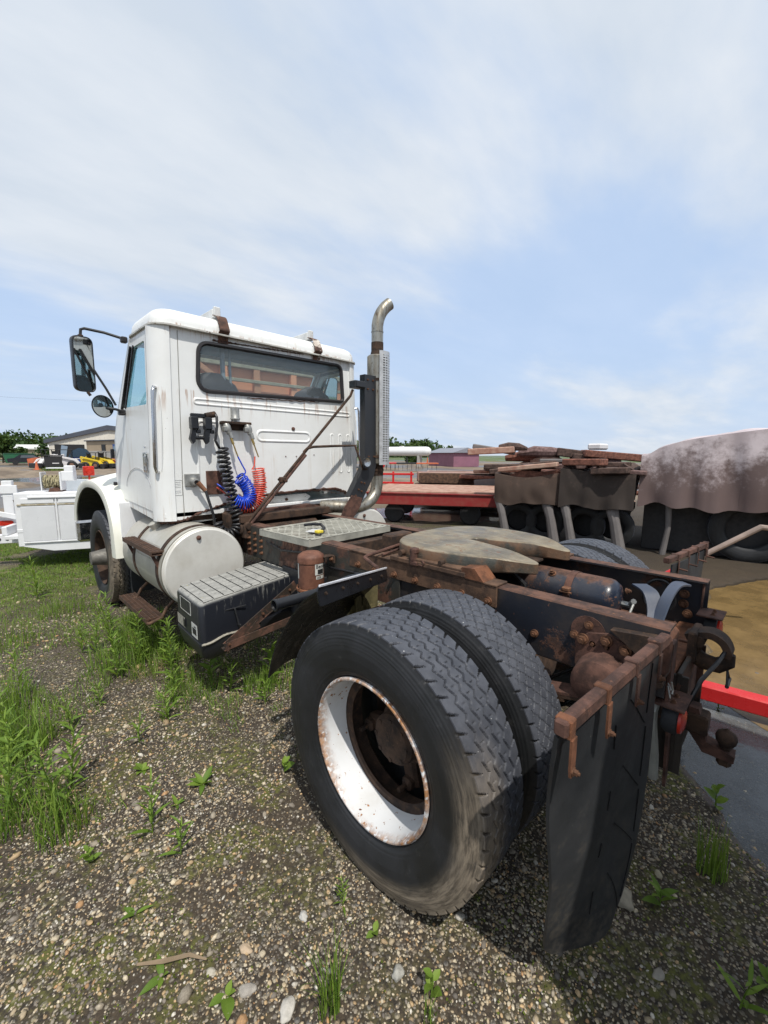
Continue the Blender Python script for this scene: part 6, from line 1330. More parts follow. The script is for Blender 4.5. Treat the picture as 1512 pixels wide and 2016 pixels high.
SH, L4 = seg_thing('pink_shed', 'faded purple-pink shed right of the white tank', 'building', (47.6, 39.2), (44.6, 32.5)); mb = MB(); mb.box((L4/2, 2, .95), (L4, 4, 1.9), .02); P('wall', mb, plain('purple_siding', (.27, .12, .17), .7, 0, .2, 1), SH); mb = MB(); mb.prism([(-.3, 1.9), (2, 2.6), (4.3, 1.9)], lambda a, b: (-.3, a, b), lambda a, b: (L4+.3, a, b)); P('roof', mb, plain('grey_shed_roof', (.25, .26, .30), .6), SH, 0)
# propane style tank on saddles
TN, L5 = seg_thing('white_storage_tank', 'long white horizontal storage tank in the distance right of the exhaust', 'tank', (38.3, 41.3), (40.6, 33.2)); mb = MB(); mb.lathe([(0, 0), (.1, .35), (.35, .54), (.7, .60), (L5-.7, .60), (L5-.35, .54), (L5-.1, .35), (L5, 0)], (0, 0, 2.05), (1, 0, 0), 32); P('tank_shell', mb, plain('tank_white', (.80, .80, .80), .35, 0, .06, 2), TN)
for x_ in (1.6, L5-1.6): mb = MB(); mb.box((x_, 0, .75), (.3, 1.0, 1.5), .02); P('saddle', mb, M_conc, TN)
mb = MB(); mb.box((L5/2, 0, 2.68), (.5, .5, .12), .03); P('manhole', mb, M_wm, TN)
# row of red farm implements below the tank
def implement(loc, rz, label, mat):
    t = thing('farm_implement', label, 'implement', loc, rz, 'red implements by the white tank')
    b = MB(); b.box((0, 0, .75), (2.2, .14, .14), .02); b.box((0, .7, .75), (2.0, .14, .14), .02)
    for x_ in (-.9, -.3, .3, .9): b.box((x_, .35, .75), (.1, .8, .1), .01)
    P('frame', b, mat, t)
    for x_ in (-.9, -.45, 0, .45, .9): b = MB(); b.lathe([(-.03, 0), (0, .38), (.03, 0)], (x_, -.1, .38), (1, .25, 0), 16); P('disc', b, M_dark, t)
    b = MB(); b.prism([(-.1, .8), (.1, .8), (.03, 1.35), (-.03, 1.35)], lambda a, c: (a, .3, c), lambda a, c: (a, .42, c)); P('mast', b, mat, t)
implement((28.4, 29.2, 0), R(-40), 'red disc implement directly right of the exhaust stack', M_redpaint)
implement((29.6, 27.4, 0), R(-45), 'dark grey disc implement in the middle of the row under the tank', M_dark)
implement((30.6, 25.6, 0), R(-50), 'orange-red disc implement at the right end under the tank', M_or)

# woods and single bushes
def leaf_mat(name, a, b, tr=.25):
    n = NT(name); at = n.N.new('ShaderNodeAttribute'); at.attribute_name = 'tint'
    sc = n.N.new('ShaderNodeSeparateColor'); n.L(at.outputs['Color'], sc.inputs[0]); c = n.mix(sc.outputs[0], a, b)
    n.set('Base Color', c); n.set('Roughness', .55); n.set('Specular IOR Level', .3)
    out = n.N['Material Output']; t = n.N.new('ShaderNodeBsdfTranslucent'); n.L(n.mix(.35, c, (.35, .45, .05)), t.inputs[0]); m = n.N.new('ShaderNodeMixShader'); m.inputs[0].default_value = tr
    n.L(n.b.outputs[0], m.inputs[1]); n.L(t.outputs[0], m.inputs[2]); n.L(m.outputs[0], out.inputs[0]); return n.m
M_leaf = leaf_mat('weed_leaf', (.07, .15, .018), (.22, .32, .05), .35)
M_tree = leaf_mat('tree_foliage', (.02, .05, .012), (.08, .13, .03), .1)
M_trunk = plain('bark', (.10, .08, .06), .9)
def quads(C, S, tilt=1.0, asp=1.0):
    n = len(C); a = rng.normal(size=(n, 3)); a /= np.linalg.norm(a, axis=1)[:, None]; b = rng.normal(size=(n, 3)); b -= (b*a).sum(1)[:, None]*a; b /= np.linalg.norm(b, axis=1)[:, None]
    S = S[:, None]; V = np.stack([C-a*S-b*S*asp*.5, C+a*S*.2-b*S*asp, C+a*S, C-a*S*.2+b*S*asp], 1).reshape(-1, 3); F = np.arange(4*n).reshape(-1, 4); return V, F
def crown_pts(c, rx, rz, n, lobes=9):
    L_c = c+np.clip(rng.normal(size=(lobes, 3)), -1.2, 1.2)*np.array([rx*.42, rx*.42, rz*.38]); k = rng.integers(0, lobes, n); d = rng.normal(size=(n, 3)); d /= np.linalg.norm(d, axis=1)[:, None]
    return L_c[k]+d*(rng.uniform(.6, 1, n)[:, None])*np.array([rx*.45, rx*.45, rz*.42])
VV, CC = [], []
for k in range(150):
    hd = R(-12+64*k/150+rng.uniform(-.4, .4)); dist = rng.uniform(225, 300); h = rng.uniform(6.0, 9.0); x, y = -2+dist*math.sin(hd), -1+dist*math.cos(hd)
    c = crown_pts(np.array([x, y, h*.52]), 8.0, h*.9, 420, 12); v, _ = quads(c, rng.uniform(.35, .85, 420)); VV.append(v); tt = np.repeat(rng.uniform(0, .7, 420)*.6+rng.uniform(0, .4), 4); CC.append(tt)
VV = np.concatenate(VV); CC = np.concatenate(CC); np_o = np_obj('distant_woods', VV, np.arange(len(VV)).reshape(-1, 4), M_tree, colors=np.stack([CC, CC, CC, CC*0+1], -1))
tag(np_o, 'dark green far-off line of woods along the horizon', 'woods', kind='stuff')
def bush(name, label, cat, loc, rx, h, n=900, trunk=False):
    t = thing(name, label, cat, loc); c = crown_pts(np.array([0, 0, h*.55]), rx, h*.8, n, 10); c[:, 2] = np.maximum(c[:, 2], .1); v, f = quads(c, rng.uniform(.10, .28, n)*(h/3)**.5); cc = np.repeat(rng.uniform(0, 1, n), 4)
    np_obj('crown', v, f, M_tree, parent=t, colors=np.stack([cc, cc, cc, cc*0+1], -1)); mb = MB(); mb.tube([(0, 0, 0), (.05, 0, h*.3), (0, .05, h*.6)], [.10*h/3, .07*h/3, .02], 7); P('trunk', mb, M_trunk, t)
    for a in range(3): mb = MB(); mb.tube([(0, 0, h*.25), (rx*.35*math.cos(a*2.1), rx*.35*math.sin(a*2.1), h*.6)], [.05*h/3, .015], 6); P('limb', mb, M_trunk, t)
bush('round_bush', 'round green bush at the far left edge in front of the low building', 'bush', (2.5, 92.0, 0), 1.9, 3.6, 1500)
bush('round_bush', 'lower bush between the green dumpster and the low building', 'bush', (5.3, 97, 0), 1.5, 2.2, 700)
bush('broad_tree', 'small dark tree beside the pink shed', 'tree', (51.8, 39.2, 0), 1.6, 3.0, 1200)
bush('broad_tree', 'tallest pale green tree above the white tank', 'tree', (60.5, 53.5, 0), 2.2, 4.0, 1500)
t = thing('pine_tree', 'small tiered pine left of the warehouse', 'tree', (10.0, 112, 0)); mb = MB(); mb.cyl((0, 0, 0), (0, 0, 3.4), .12, 8, .03); P('trunk', mb, M_trunk, t)
for k in range(5):
    c = rng.normal(size=(160, 3))*np.array([.9-.15*k, .9-.15*k, .10])+np.array([0, 0, 1.2+.5*k]); v, f = quads(c, rng.uniform(.12, .25, 160)); cc = np.repeat(rng.uniform(0, .5, 160), 4); np_obj('bough', v, f, M_tree, parent=t, colors=np.stack([cc, cc, cc, cc*0+1], -1))
t = thing('utility_pole', 'thin pale pole standing just right of the exhaust guard', 'pole', (47.2, 47.6, 0)); mb = MB(); mb.cyl((0, 0, 0), (0, 0, 4.4), .09, 8, .07); P('pole_shaft', mb, M_conc, t); mb = MB(); mb.box((0, 0, 4.2), (.9, .08, .08), .01); P('crossarm', mb, M_conc, t)
mb = MB(); mb.tube([(-25, 60, 7.9), (-10, 59, 7.5), (2, 58, 7.35), (12, 56, 7.5), (25, 53, 8.0)], .006, 5); o = P('overhead_wire', mb, M_dark); tag(o, 'thin overhead wire crossing the sky left of the cab', 'wire')

# ------------------------------------------------------------------ orange dump body seen through the cab
DT = thing('orange_dump_body', 'faded orange dump body seen through the rear window of the cab', 'dump truck', (1.0, 8.80, 0), R(-3.7))
M_dump = paint('faded_orange_paint', (.82, .30, .155), .6, rust=.2, chips=.2, grime=.25, gcol=(.35, .18, .12)); M_dump2 = paint('darker_orange_paint', (.55, .22, .12), .6, rust=.3, chips=.2, grime=.4, gcol=(.25, .12, .08))
mb = MB(); mb.box((2.75, 1.2, 2.55), (4.3, 2.3, 2.4), .02); P('dump_box', mb, M_dump, DT)
for x_ in (.68, 1.35, 2.15, 3.15, 4.2): mb = MB(); mb.box((x_, -.02, 2.50), (.16, .14, 2.3), .01); P('side_rib', mb, M_dump2 if x_ == 2.15 else M_dump, DT)
mb = MB(); mb.box((2.75, -.02, 3.70), (4.4, .16, .12), .01); mb.box((2.75, -.10, 3.35), (4.3, .06, .08), .01); P('top_rail', mb, plain('dusty_rail', (.38, .30, .22), .8, 0, .3, 6), DT)
mb = MB(); mb.beam((.75, -.12, 3.6), (2.3, -.12, 2.6), .06, .12, .01); P('diagonal_brace', mb, M_dump2, DT); mb = MB(); mb.box((3.1, -.10, 2.75), (1.9, .06, .16), .01); P('dark_recess', mb, M_dump2, DT)
mb = MB(); mb.box((2.2, 1.2, 1.15), (4.6, .8, .3), .02); P('chassis', mb, M_dark, DT)
for x_ in (.8, 3.4):
    for y_ in (.25, 2.1): q_ = P('wheel', None, None, DT, mesh=TM1, loc=(x_, y_, .503)); q_.rotation_euler = (0, 0, math.pi/2 if y_ < 1 else -math.pi/2)

# ------------------------------------------------------------------ machinery to the right
RT, Lr = seg_thing('red_flatbed_trailer', 'low red steel trailer with pale tan deck beyond the catwalk', 'trailer', (4.55, 6.20), (6.20, 3.56))
M_dkr = paint('faded_dark_red', (.26, .020, .020), .4, rust=.45, chips=.1, grime=.5, gcol=(.25, .10, .07)); M_tand = plain('dusty_tan_deck', (.46, .32, .24), .85, 0, .3, 5, .3, (.30, .15, .11))
mb = MB(); mb.box((Lr/2, .05, .60), (Lr, .10, .26), .01); mb.box((Lr/2, .0, .74), (Lr, .06, .03), .004); P('side_beam', mb, M_dkr, RT); mb = MB(); mb.box((Lr/2, 2.3, .60), (Lr, .10, .26), .01); P('side_beam', mb, M_dkr, RT)
for k in range(9): mb = MB(); mb.box((Lr/2, .22+.245*k, .765+.004*(k % 3)), (Lr-.02, .235, .04), .004); P('deck_plank', mb, M_tand, RT)
for x_ in (.6, 2.4):
    for y_ in (.4, 1.95): mb = MB(); mb.cyl((x_, y_-.1, .24), (x_, y_+.1, .24), .24, 18, b=.03); P('wheel', mb, M_dark, RT)
# slab of faded planks on top of it
t, l_ = seg_thing('plank_stack', 'stack of dusty pinkish planks lying behind the red trailer', 'planks', (7.3, 7.2), (8.9, 4.6))
for k in range(5):
    for j in range(3): mb = MB(); mb.box((l_/2+.1*((k*3+j) % 4)-.15, .3+.42*k, .25+.34*j), (l_-.3, .38, .30), .01, Matrix.Rotation(R(((k*7+j*5) % 5)-2)*.4, 3, 'Z')); P('plank', mb, [M_tand, plain('dusty_mauve', (.30, .17, .16), .85, 0, .3, 4), M_mudrust][(k+j) % 3], t)
t, l_ = seg_thing('red_implement_frame', 'bright red steel frame standing right of the exhaust pipe', 'frame', (9.55, 11.25), (10.55, 9.95))
for z_ in (.50, .85): mb = MB(); mb.box((l_/2, 0, z_), (l_, .10, .08), .01); P('rail', mb, M_redpaint, t)
for x_ in (.1, l_/2, l_-.1): mb = MB(); mb.box((x_, 0, .5), (.08, .08, .9), .01); P('post', mb, M_redpaint, t)
mb = MB(); mb.beam((.2, 0, .9), (.5, .1, 1.35), .10, .14, .02); P('hitch', mb, M_redpaint, t)
M_bl = [rustm('earth_rust_one', (.11, .045, .032), (.26, .11, .075), (.40, .20, .14)), rustm('earth_rust_two', (.05, .032, .026), (.12, .075, .06), (.22, .13, .10)), rustm('mauve_rust', (.10, .06, .055), (.22, .14, .13), (.30, .20, .18))]
def tarp(t, l, zt, zb, mat, sd, y0=-.10, depth=1.8, name='draped_tarp', amp=.05):
    # heavy canvas: over the top and down the front, with folds and a ragged hem
    n1, n2 = int(l*16)+8, 26; G = []
    for i in range(n2+1):
        v = i/n2; row = []
        for j in range(n1+1):
            u = j/n1; x = -.08+(l+.16)*u; tp = zt(x); f1 = mnoise.noise(Vector((x*3.1, v*1.2, sd)))*amp*1.4+mnoise.noise(Vector((x*9, v*2.5, sd+5)))*amp*.6
            if v < .38:
                q = v/.38; y = y0+.06+depth*(1-q); z = tp+mnoise.noise(Vector((x*2, y*2, sd)))*amp*1.3-.03*q
            else:
                q = (v-.38)/.62; hem = zb+.10*mnoise.noise(Vector((x*2.7, 0, sd+9))); y = y0-f1*(.4+q)-.02*q; z = (tp-.03)*(1-q)+hem*q
            row.append((x, y, z))
        G.append(row)
    mb = MB(); mb.sheet(G, .006); return P(name, mb, mat, t, 60)
def cloth(name, a_, b_, hem):
    n = NT(name); z = n.pos(2); c = n.mix(n.rng(n.noise(1.6, 8, .65), .3, .7), a_, b_); c = n.mix(n.rng(n.math('SUBTRACT', n.noise(4, 8, .75), n.math('MULTIPLY', z, .45)), -.38, -.02, 0, .95), c, hem)
    n.set('Base Color', c); n.set('Roughness', .85); n.bump(n.noise(60, 5, .6), .2, .003); return n.m
M_tp = [cloth('brown_canvas_one', (.15, .085, .06), (.27, .16, .12), (.06, .04, .03)), cloth('brown_canvas_two', (.07, .05, .042), (.16, .11, .09), (.03, .022, .018)), cloth('hazy_mauve_canvas', (.44, .37, .38), (.62, .55, .57), (.10, .065, .06))]  # the mauve one carries painted haze: pale top fading to a dark hem
M_gl = plain('pale_grey_leg', (.17, .155, .15), .6, 0, .3, 3)
def wagon(a, b, label, mat, zt, tilt, sd):
    t, l = seg_thing('rusty_grain_wagon', label, 'farm wagon', a, b, 'rusty wagons on the right'); rs_ = random.Random(sd)
    mb = MB(); top = [(l*u, zt+rs_.uniform(-.10, .05)+.05*tilt*u) for u in (1.03, .88, .7, .5, .33, .15, -.04)]; mb.prism([(.05, .78), (l-.05, .74)]+top, lambda p, q: (p, .10 if q < 1 else -.06, q), lambda p, q: (p, 1.7, q)); P('hopper', mb, mat, t, 20)
    for k in range(7):
        u = rs_.random()*l; ln = rs_.uniform(.4, 1.1); z_ = zt+rs_.uniform(-.05, .10); y_ = rs_.uniform(-.1, 1.2); mb = MB(); mb.beam((u-ln/2, y_, z_+rs_.uniform(-.08, .05)), (u+ln/2, y_+rs_.uniform(-.2, .2), z_+rs_.uniform(-.05, .06)), rs_.uniform(.1, .4), rs_.uniform(.03, .12), .015); P('scrap_piece', mb, [M_bl[0], M_bl[2], M_bl[1], M_tand][k % 4], t)
    tarp(t, l, lambda x: zt-.03+.05*math.sin(x*4+sd), .72, M_tp[0 if sd == 3 else 1], sd)
    mb = MB(); mb.box((l/2, .55, .42), (l*.98, .06, .78), .01); mb.box((l/2, .8, .68), (l, .9, .14), .01); P('underside_shade_panel', mb, M_dark, t)  # upright dark panel added in place of the shade under the wagon
    for x_, w_ in ((.10, .085), (l-.16, .10)): mb = MB(); mb.tube([(x_-.12, .02, .84), (x_-.02, -.08, .5), (x_+.08, -.05, .0)], [w_*1.1, w_*.8, w_], 10); P('grey_leg', mb, M_gl, t)
    for x_ in (l*.3, l*.75):
        q_ = P('wheel', None, None, t, mesh=TM1, loc=(x_, .30, .35), scale=.68); q_.rotation_euler = (0, 0, math.pi/2)
    return t
wagon((5.20, 3.10), (5.60, 2.05), 'rusty orange-brown wagon nearest the red trailer, on grey legs', M_bl[0], 1.32, 1, 3)
wagon((5.55, 1.98), (5.72, .98), 'dark brown rusty wagon in the middle with pale grey legs', M_bl[1], 1.40, 1, 8)
t, l_ = seg_thing('hay_rake', 'tangle of brown farm parts heaped behind the wagons', 'scrap', (7.6, 5.2), (9.4, 1.8))
rs_ = random.Random(5)
for k in range(34):
    lv = k/34; z_ = .35+1.5*lv**.9; ln = rs_.uniform(.9, 2.2)*(1.1-.5*lv); xc = l_*(.08+.84*rs_.random()); yy = rs_.uniform(0, .8); th = rs_.uniform(.06, .17); tl = rs_.uniform(-.10, .10)
    mb = MB()
    if k % 3 == 0: mb.tube([(xc-ln/2, yy, z_-tl), (xc-ln/6, yy-.05, z_+.03), (xc+ln/5, yy, z_+.02), (xc+ln/2, yy+.1, z_+tl)], [th*.5, th, th*.9, th*.4], 9)
    else: mb.beam((xc-ln/2, yy, z_-tl), (xc+ln/2, yy+rs_.uniform(-.2, .2), z_+tl), rs_.uniform(.2, .6), th*1.5, .02)
    P(['bent_pipe', 'loose_beam', 'loose_panel'][k % 3], mb, [M_bl[0], M_bl[1], M_bl[2], M_tand, M_gl, M_bl[1], M_bl[0]][k % 7], t)
mb = MB(); mb.box((0, 0, 0), (.5, .3, .14), .05); o = P('white_drum', mb, M_wm); o.location = (8.35, 2.4, 1.82); tag(o, 'small white tub lying on top of the scrap heap', 'tub')
# large dusty trailer at the right
BX, lb = seg_thing('dusty_box_trailer', 'large trailer under a dusty mauve-grey tarp with haze painted into its pale top, at the right edge, dark underneath', 'trailer', (5.85, .80), (6.75, -3.9))
def mk_hazy():
    n = NT('hazy_mauve_siding'); z = n.pos(2); c = n.mix(n.rng(n.noise(1.2, 8, .65), .3, .7), (.62, .56, .58), (.80, .75, .78)); c = n.mix(n.rng(n.math('SUBTRACT', n.noise(3, 8, .7), n.math('MULTIPLY', z, .5)), -.42, .05, 0, .92), c, (.20, .12, .10))  # haze put into the colour by height: whitish top over a brown base
    n.set('Base Color', c); n.set('Roughness', .85); n.bump(n.noise(20, 6), .2, .004); return n.m
M_hazy = mk_hazy()
def tz(u): return 1.66+.20*(1-math.exp(-u/.25))+.13*u
mb = MB(); us = list(np.linspace(0, lb, 24)); mb.prism([(0, .92), (lb, .92)]+[(u, tz(u)-.05) for u in us[::-1]], lambda a, b: (a, .05, b), lambda a, b: (a, 2.5, b)); P('box_body', mb, M_bl[1], BX)
tarp(BX, lb, lambda x: tz(max(0, x)), .80, M_tp[2], 21, y0=-.05, depth=2.4, amp=.06)
mb = MB(); mb.box((lb/2, .35, .45), (lb, .05, .86), .01); P('underside_shade_panel', mb, M_dark, BX)  # dark sheet standing in for the shade beneath the trailer
mb = MB(); mb.box((lb/2, 1.25, .75), (lb, 1.0, .25), .02); mb.box((lb/2, 1.9, .5), (lb, .05, .9), .02); P('chassis', mb, M_dark, BX)
for x_ in (.35, 2.0): mb = MB(); mb.tube([(x_, .05, .9), (x_+.02, .05, .45), (x_-.03, .05, 0)], [.05, .04, .05], 10); P('grey_leg', mb, M_gl, BX)
for x_ in (1.4, 2.6, 3.7):
    for y_ in (.3, 2.1): q_ = P('wheel', None, None, BX, mesh=TM1, loc=(x_, y_, .503)); q_.rotation_euler = (0, 0, math.pi/2)
# leaning pole, red at its low end
t = thing('leaning_pole', 'pale weathered pole slanting up from a red tip beside the right mud flap', 'pole'); A = Vector((2.55, -.10, .40)); B = Vector((2.9, -.82, .99)); B2 = Vector((3.15, -1.25, .95))
mb = MB(); mb.tube([A.lerp(B, .2), A.lerp(B, .5)+Vector((0, 0, .01)), B, B2], [.022, .024, .026, .02], 10); P('pole_shaft', mb, plain('weathered_wood', (.34, .26, .22), .85, 0, .35, 8), t); mb = MB(); mb.tube([A, A.lerp(B, .25)], [.034, .03], 10); P('red_tip', mb, M_redpaint, t)
mb = MB(); mb.tube([A, A+Vector((.05, .05, -.42))], .02, 8); P('pole_prop', mb, M_rustdk, t)
# bright red beam lying across the puddle
mb = MB(); a = Vector((1.20, -.50, .085)); b = Vector((1.40, -1.9, .085)); mb.beam(a, b, .10, .10, .008); o = P('red_steel_beam', mb, M_redpaint); tag(o, 'bright red steel beam lying across the puddle behind the hitch', 'beam')
# unseen trailer added behind the camera to shade the flap and puddle edge
CT = thing('added_shade_trailer', 'dark grey enclosed trailer added behind the camera, out of view, to cast shade', 'trailer', (-.70, -1.98, 0), 0)
mb = MB(); mb.box((0, -2.3, 1.93), (1.9, 4.6, 2.75), .05); P('shade_trailer_box', mb, plain('dark_grey_siding', (.05, .055, .06), .5), CT)
mb = MB(); mb.box((0, -2.3, .48), (1.2, 4.4, .16), .02); P('chassis', mb, M_dark, CT)
for x_ in (-.8, .8):
    for y_ in (-2.2, -3.2): q_ = P('wheel', None, None, CT, mesh=TM1, loc=(x_, y_, .36), scale=.7)

# ------------------------------------------------------------------ stones and gravel
def pebble_mat():
    n = NT('pebble'); at = n.N.new('ShaderNodeAttribute'); at.attribute_name = 'tint'; n.set('Base Color', n.mix(n.rng(n.noise(160, 4, .6), .3, .7, 0, .45), at.outputs['Color'], (.09, .07, .05))); n.set('Roughness', .75); return n.m
M_peb = pebble_mat()
def gh1(x, y): return float(ground_h(np.array([x]), np.array([y]))[0])
PALETTE = np.array([(.62, .53, .38), (.50, .40, .26), (.38, .27, .15), (.52, .36, .19), (.30, .26, .20), (.22, .19, .155), (.60, .56, .48), (.42, .24, .11), (.12, .105, .09), (.34, .29, .22)])
ph_ = (1+5**.5)/2; ICO_V = np.array([(-1, ph_, 0), (1, ph_, 0), (-1, -ph_, 0), (1, -ph_, 0), (0, -1, ph_), (0, 1, ph_), (0, -1, -ph_), (0, 1, -ph_), (ph_, 0, -1), (ph_, 0, 1), (-ph_, 0, -1), (-ph_, 0, 1)])/math.sqrt(1+ph_*ph_)
ICO_F = np.array([(0, 11, 5), (0, 5, 1), (0, 1, 7), (0, 7, 10), (0, 10, 11), (1, 5, 9), (5, 11, 4), (11, 10, 2), (10, 7, 6), (7, 1, 8), (3, 9, 4), (3, 4, 2), (3, 2, 6), (3, 6, 8), (3, 8, 9), (4, 9, 5), (2, 4, 11), (6, 2, 10), (8, 6, 7), (9, 8, 1)])
def scatter_pebbles():
    N = 520000; x = rng.uniform(-3.2, 2.2, N); y = rng.uniform(-1.6, 8.5, N)
    dcam = np.sqrt((x+2.1)**2+(y+1.05)**2+1.62**2); keep = rng.uniform(0, 1, N) < np.clip((2.3/dcam)**2.6, 0, 1)*np.where(y > 4.2, .35, 1)
    hd = np.degrees(np.arctan2(x+2.1, y+1.05)); keep &= (hd > -6) & (hd < 96); dens = fbm(x, y, .5, 31); keep &= rng.uniform(0, 1, N) < np.clip((dens-.26)*2.6, .16, 1)
    x, y = x[keep], y[keep]; n = len(x); r = .0031*np.exp(rng.normal(0, .38, n)); big = rng.uniform(0, 1, n); r = np.where(big > .965, r*1.9, r); r = np.where(big > .9965, r*1.5, r)
    r = r*(.9+.18*np.clip(np.sqrt((x+2.1)**2+(y+1.05)**2)-1.5, 0, 4)); r = r*1.25
    nb_ = 420; xb = rng.uniform(-1.85, -.9, nb_); yb_ = rng.uniform(-.75, .75, nb_); x = np.concatenate([x, xb]); y = np.concatenate([y, yb_]); r = np.concatenate([r, .0055*np.exp(rng.normal(0, .35, nb_))]); n = len(x)
    z = ground_h(x, y)+r*rng.uniform(-.15, .4, n)
    th = rng.uniform(0, 2*np.pi, n); c, s = np.cos(th), np.sin(th); V = ICO_V[None]*(1+rng.uniform(-.18, .18, (n, 12, 1))); sc = np.stack([rng.uniform(.9, 1.45, n), rng.uniform(.7, 1.0, n), rng.uniform(.45, .75, n)], 1)
    V = V*sc[:, None, :]*r[:, None, None]; tl = rng.uniform(-.4, .4, n); V[:, :, 2] += V[:, :, 0]*np.tan(tl)[:, None]
    X = V[:, :, 0]*c[:, None]-V[:, :, 1]*s[:, None]+x[:, None]; Y = V[:, :, 0]*s[:, None]+V[:, :, 1]*c[:, None]+y[:, None]; Z = V[:, :, 2]+z[:, None]
    V = np.stack([X, Y, Z], -1).reshape(-1, 3); F = (ICO_F[None]+12*np.arange(n)[:, None, None]).reshape(-1, 3)
    pal = PALETTE[rng.choice(len(PALETTE), n, p=[.13, .15, .10, .09, .14, .12, .06, .03, .10, .08])]*rng.uniform(.75, 1.15, n)[:, None]; col = np.repeat(np.concatenate([pal, np.ones((n, 1))], 1), 12, 0)
    o = np_obj('gravel', V, F, M_peb, smooth=True, colors=col); tag(o, 'small tan, white and grey pebbles strewn over the dirt', 'gravel', kind='stuff'); return n
NPEB = scatter_pebbles()
def stone(x, y, r, col, label, flat=.6, seed=0):
    bm = bmesh.new(); bmesh.ops.create_icosphere(bm, subdivisions=3, radius=1)
    for v in bm.verts:
        q_ = v.co*(1+.35*mnoise.noise(v.co*1.3+Vector((seed*7, 0, 0)))+.08*mnoise.noise(v.co*5)); v.co = Vector((q_.x*1.25, q_.y*.85, q_.z*flat))*r
    me = bpy.data.meshes.new('stone'); bm.to_mesh(me); bm.free(); me.polygons.foreach_set('use_smooth', [True]*len(me.polygons)); me.materials.append(plain('stone_'+'%02d' % seed, col, .8, 0, .3, 40, .4))
    o = bpy.data.objects.new('stone', me); COL.objects.link(o); o.location = (x, y, gh1(x, y)+r*flat*.35); o.rotation_euler = (0, .1, seed*1.3); tag(o, label, 'stone', 'larger stones on the gravel')
ST_ = [(-.532, -.716, .042, (.33, .29, .22), 'pale tan stone with mossy side just right of the black mud flap', .8), (-1.64, -.004, .021, (.36, .33, .29), 'flat grey-pink stone at the bottom edge, left of the long grass tuft', .55), (-1.58, -.13, .024, (.50, .47, .42), 'whitish flat stone at the very bottom edge of the frame', .5), (-1.592, .098, .017, (.50, .38, .26), 'orange-tan pebble near the bottom, above the grey-pink stone', .7),
    (-1.285, -.30, .019, (.40, .39, .35), 'grey upright stone between the grass tuft and the seedling', .9), (-1.40, .05, .015, (.52, .50, .46), 'white round pebble under the big tyre', .7), (-.70, -.88, .016, (.34, .31, .26), 'tan elongated stone at the lower right in the shade', .5), (-.33, -.80, .014, (.42, .37, .26), 'yellowish stone near the reeds by the puddle', .7), (-1.70, .12, .013, (.46, .42, .34), 'small cream stone at the lower left of the stick', .6)]
for i, (x, y, r, c, l, f) in enumerate(ST_): stone(x, y, r, c, l, f, i+1)
mb = MB(); mb.tube([(-1.86, .30, gh1(-1.86, .30)+.01), (-1.80, .24, .02), (-1.735, .20, .02), (-1.70, .15, .018)], [.004, .007, .006, .003], 6); o = P('broken_stick', mb, plain('dry_stick', (.26, .19, .12), .85)); tag(o, 'short dry stick lying on gravel at the lower left', 'stick')

# ------------------------------------------------------------------ weeds and grass
def blades(x, y, h, w, lean, seg=4, droop=1.0):
    n = len(x); az = rng.uniform(0, 2*np.pi, n); z0 = ground_h(x, y)-.004; t = np.linspace(0, 1, seg+1)
    hor = (lean*h)[:, None]*(t[None]**1.7)*droop; ver = h[:, None]*(t[None]-(.35*lean[:, None])*t[None]**3); ww = (w[:, None]*(1-t[None]**1.5)*.5)+.0002
    cx, sx = np.cos(az)[:, None], np.sin(az)[:, None]; cxm = x[:, None]+hor*cx; cym = y[:, None]+hor*sx; cz = z0[:, None]+ver
    Lp = np.stack([cxm-sx*ww, cym+cx*ww, cz], -1); Rp = np.stack([cxm+sx*ww, cym-cx*ww, cz+ww*.4], -1); V = np.stack([Lp, Rp], 2).reshape(n, -1, 3); m = 2*(seg+1)
    f = np.array([[2*k, 2*k+1, 2*k+3, 2*k+2] for k in range(seg)]); F = (f[None]+m*np.arange(n)[:, None, None]).reshape(-1, 4); tint = rng.uniform(0, 1, n); col = np.repeat(tint, m); return V.reshape(-1, 3), F, np.stack([col, col, col, col*0+1], -1)
def grass_field():
    N = 150000; x = rng.uniform(-3.2, .0, N); y = rng.uniform(1.0, 9.5, N); m = fbm(x, y, .55, 51)
    thr = np.where(y > 5.0, .50, np.where(y > 3.2, .56, .62)); side = np.exp(-((x+1.15)/.42)**2)*np.exp(-((y-2.3)/1.1)**2); left = np.exp(-((x+2.15)/.28)**2)*np.exp(-((y-1.9)/.75)**2)
    keep = (m+.30*side+.22*left) > thr; keep &= rng.uniform(0, 1, N) < np.where(y > 5, .75, .40)+.4*side+.4*left; keep &= ~((x > -1.2) & (x < 1.2) & (y > 3.6) & (y < 5)); x, y = x[keep], y[keep]; n = len(x)
    sd = np.exp(-((x+1.15)/.38)**2)*np.exp(-((y-2.5)/1.0)**2)+np.exp(-((x+2.15)/.28)**2)*np.exp(-((y-1.9)/.75)**2)
    h = rng.uniform(.015, .06, n)*(1+2.8*sd*rng.uniform(.3, 1, n)); w = rng.uniform(.002, .0045, n)*(1+.15*np.clip(y-2, 0, 5)); return blades(x, y, h, w, rng.uniform(.2, .9, n), 3)
V, F, C = grass_field(); o = np_obj('grass', V, F, M_leaf, colors=C); tag(o, 'patches of short green grass on the left of the yard', 'grass', kind='stuff')
